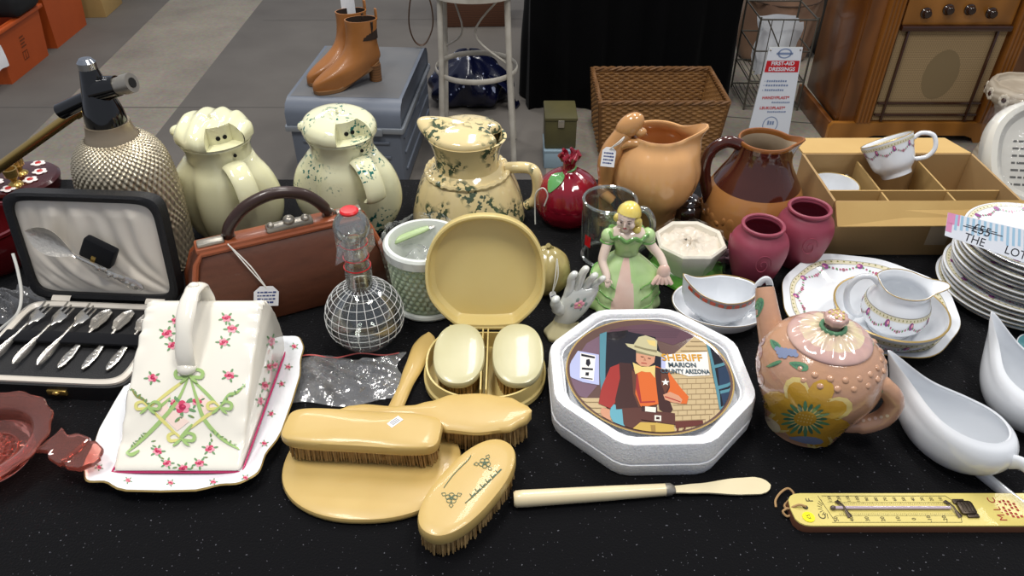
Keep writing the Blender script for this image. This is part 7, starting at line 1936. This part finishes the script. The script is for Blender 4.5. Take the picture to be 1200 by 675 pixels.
b = MB(); spth = spl([tuple(V((-.028, .050, .055))), tuple(sp0+V((.006, .0, -.015))), tuple((sp0+sp1)/2+V((.0, .004, 0))), tuple(sp1)], 6)
n_s = len(spth); b.tube(spth, [.021-.0095*k/(n_s-1) for k in range(n_s)], tp_m, 18, cap=False)
e_ = V(spth[-1]); dr = (e_-V(spth[-2])).normalized(); b.tube([e_, e_+dr*.002, e_-dr*.02], [.0115, .0095, .007], hole, 16)
trs = b.bvh(MTP); b.decal(MTP, petal(887, 372, -1.35, 24, 6, tp_g, 12) + petal(889, 368, -1.35, 17, 3, tp_gd, 10) + petal(884, 398, -1.5, 16, 6, tp_b, 10), off=.0006, maxe=5, tree=trs)
b.build('spout', t)
ha_ = hit(1014, 452, V((0, base.y-.03, 0)), V((0, 1, 0)))-V(base)
hpts = [hit(px, py, V((0, base.y+yy, 0)), V((0, 1, 0)))-V(base) for px, py, yy in ((1010, 446, -.028), (1026, 448, -.034), (1043, 460, -.040), (1047, 474, -.042), (1036, 489, -.042), (1016, 497, -.040), (998, 498, -.035), (985, 497, -.03))]
b = MB(); hs_ = spl([tuple(p) for p in hpts], 5); b.tube(hs_, [(.012, .0125)]*8+[(.0105, .0115)]*(len(hs_)-16)+[(.009, .010)]*8, tp_m, 14)
trh = b.bvh(MTP); dp = petal(1014, 447, .55, 24, 5, tp_g, 12) + petal(1016, 449, .55, 16, 2.4, tp_gd, 10)
for k in range(8): dp.append(([(1040-7*k+2.2*cos(q), 487+1.6*k-(.2*k)**2+2*sin(q)) for q in [2*PI*j/8 for j in range(8)]], tp_c))
b.decal(MTP, dp, off=.0006, maxe=5, tree=trh); b.build('handle', t)
# ---- two white feeding boats
def feeder(label, loc, rz):
    t = thing('white_boat', label, 'sauce boat', loc, rz, 'plain white boats')
    b = MB(); Lb, Wb, Hb, seg = .150, .102, .064, 96
    def ring(k, z, off=0):
        o = []
        for q in range(seg):
            a = 2*PI*q/seg; c, s_ = cos(a), sin(a); da = math.atan2(sin(a-PI), cos(a-PI)); sp = math.exp(-(da/.52)**2); f = z/Hb
            kk = k+(1.02-k)*sp*min(1, max(0, (f-.55)/.35))          # the rim curls in everywhere but at the spout
            nar = 1-.62*((1-c)/2)**1.6*min(1, .25+f)
            x = (Lb/2-off)*kk*c-.024*sp*f*f+.006; y = (Wb/2-off)*kk*s_*nar
            o.append((x, y, z+.016*sp*f**3+.004*max(0, c)*f))
        return o
    pf = spl([(.48, 0), (.52, .002), (.72, .010), (.90, .024), (.98, .038), (.97, .050), (.90, .059), (.80, .064)], 4)
    outs = [ring(k, z) for k, z in pf]; ins = [ring(k-.015, z-.0005, .003) for k, z in pf[::-1] if z > .004]
    mid = [((p[0]+q[0])/2, (p[1]+q[1])/2, (p[2]+q[2])/2+.0016) for p, q in zip(outs[-1], ins[0])]
    b.loft(outs+[mid]+ins, white_glaze); b.build('boat_body', t)
    b = MB(); b.tube(spl([(.074, 0, .044), (.086, 0, .054), (.104, -.001, .052), (.120, -.002, .036), (.124, -.002, .014), (.114, -.001, .0055), (.085, 0, .005), (.050, 0, .008)], 6), [(.0085, .0042)]*44, white_glaze, 12, up=(0, 1, 0)); b.build('handle', t)
    return t
tip1 = on(1037, 417, .070); end1 = on(1166, 545, .03); dvv = end1-tip1; fa = math.atan2(dvv.y, dvv.x)
cm = V((tip1.x+.6*dvv.x*.80, tip1.y+.6*dvv.y*.80, T)); cm = tip1+V((cos(fa), sin(fa), 0))*.095; cm.z = T
f1_ = feeder('plain white china boat nearest the thermometer, its pointed end beside the teapot handle', cm, fa)
tip2 = on(1152, 366, .078); fa2 = fa-.50; cm2 = tip2+V((cos(fa2), sin(fa2), 0))*.095; cm2.x += .010; cm2.z = T
dup(f1_, 'plain white china boat farther back at the right edge, before the plate stack', cm2, fa2)
# teal edged dish at the right margin
c = on(1222, 413); t = thing('teal_dish', 'teal patterned dish just showing at the right edge beside the white boat', 'dish', (c.x, c.y, T))
tl_m = mat('teal_glaze', '2f6f78', .2, coat=.4, var=(60, '7fb0b4', .25)); b = MB(); b.lathe(vessel(spl([(.020, 0), (.024, .0015), (.031, .0045), (.034, .0060)], 4), .0012), tl_m, 40); b.build('dish_body', t)
b = MB(); b.tube([(.0335*cos(q), .0335*sin(q), .0062) for q in [2*PI*k/40 for k in range(40)]], .0009, white_glaze, 6, closed=True); b.build('rim', t)
# ================= LIGHT AND CAMERA =================
w = bpy.data.worlds.new('hall'); SC.world = w; w.use_nodes = True
w.node_tree.nodes['Background'].inputs[0].default_value = (.80, .86, 1.0, 1); w.node_tree.nodes['Background'].inputs[1].default_value = .42
def lamp(name, loc, tgt, size, power, col=(1, .97, .92), sy=None):
    l = bpy.data.lights.new(name, 'AREA'); l.energy = power; l.color = col; l.shape = 'RECTANGLE'; l.size = size; l.size_y = sy or size
    o = bpy.data.objects.new(name, l); COL.objects.link(o); o.location = loc
    d = V(tgt)-V(loc); o.rotation_euler = d.to_track_quat('-Z', 'Y').to_euler(); return o
lamp('hall_ceiling_light', (-.9, .6, 3.6), (-.1, .9, .76), .9, 48, sy=.35)
lamp('hall_ceiling_light', (1.0, .2, 3.6), (.2, .9, .76), .9, 38, sy=.35)
lamp('hall_ceiling_light', (.2, 2.6, 4.2), (.1, 2.6, 0), 1.6, 75, sy=.4)
lamp('hall_ceiling_light', (-1.6, 4.6, 4.2), (-1.6, 4.2, 0), 1.6, 65, sy=.4)
lamp('hall_ceiling_light', (3.0, 3.6, 4.2), (2.6, 3.4, 0), 1.6, 70, sy=.4)
cam = bpy.data.cameras.new('camera'); co = bpy.data.objects.new('camera', cam); COL.objects.link(co)
cam.sensor_width = 36; cam.lens = FP/1200*36; cam.clip_start = .05
co.location = EYE; co.rotation_euler = (PI/2-TH, 0, 0); SC.camera = co
vs_ = SC.view_settings; vs_.view_transform = 'Standard'; vs_.look = 'None'; vs_.gamma = 1; vs_.use_curve_mapping = False; vs_.exposure = -.15
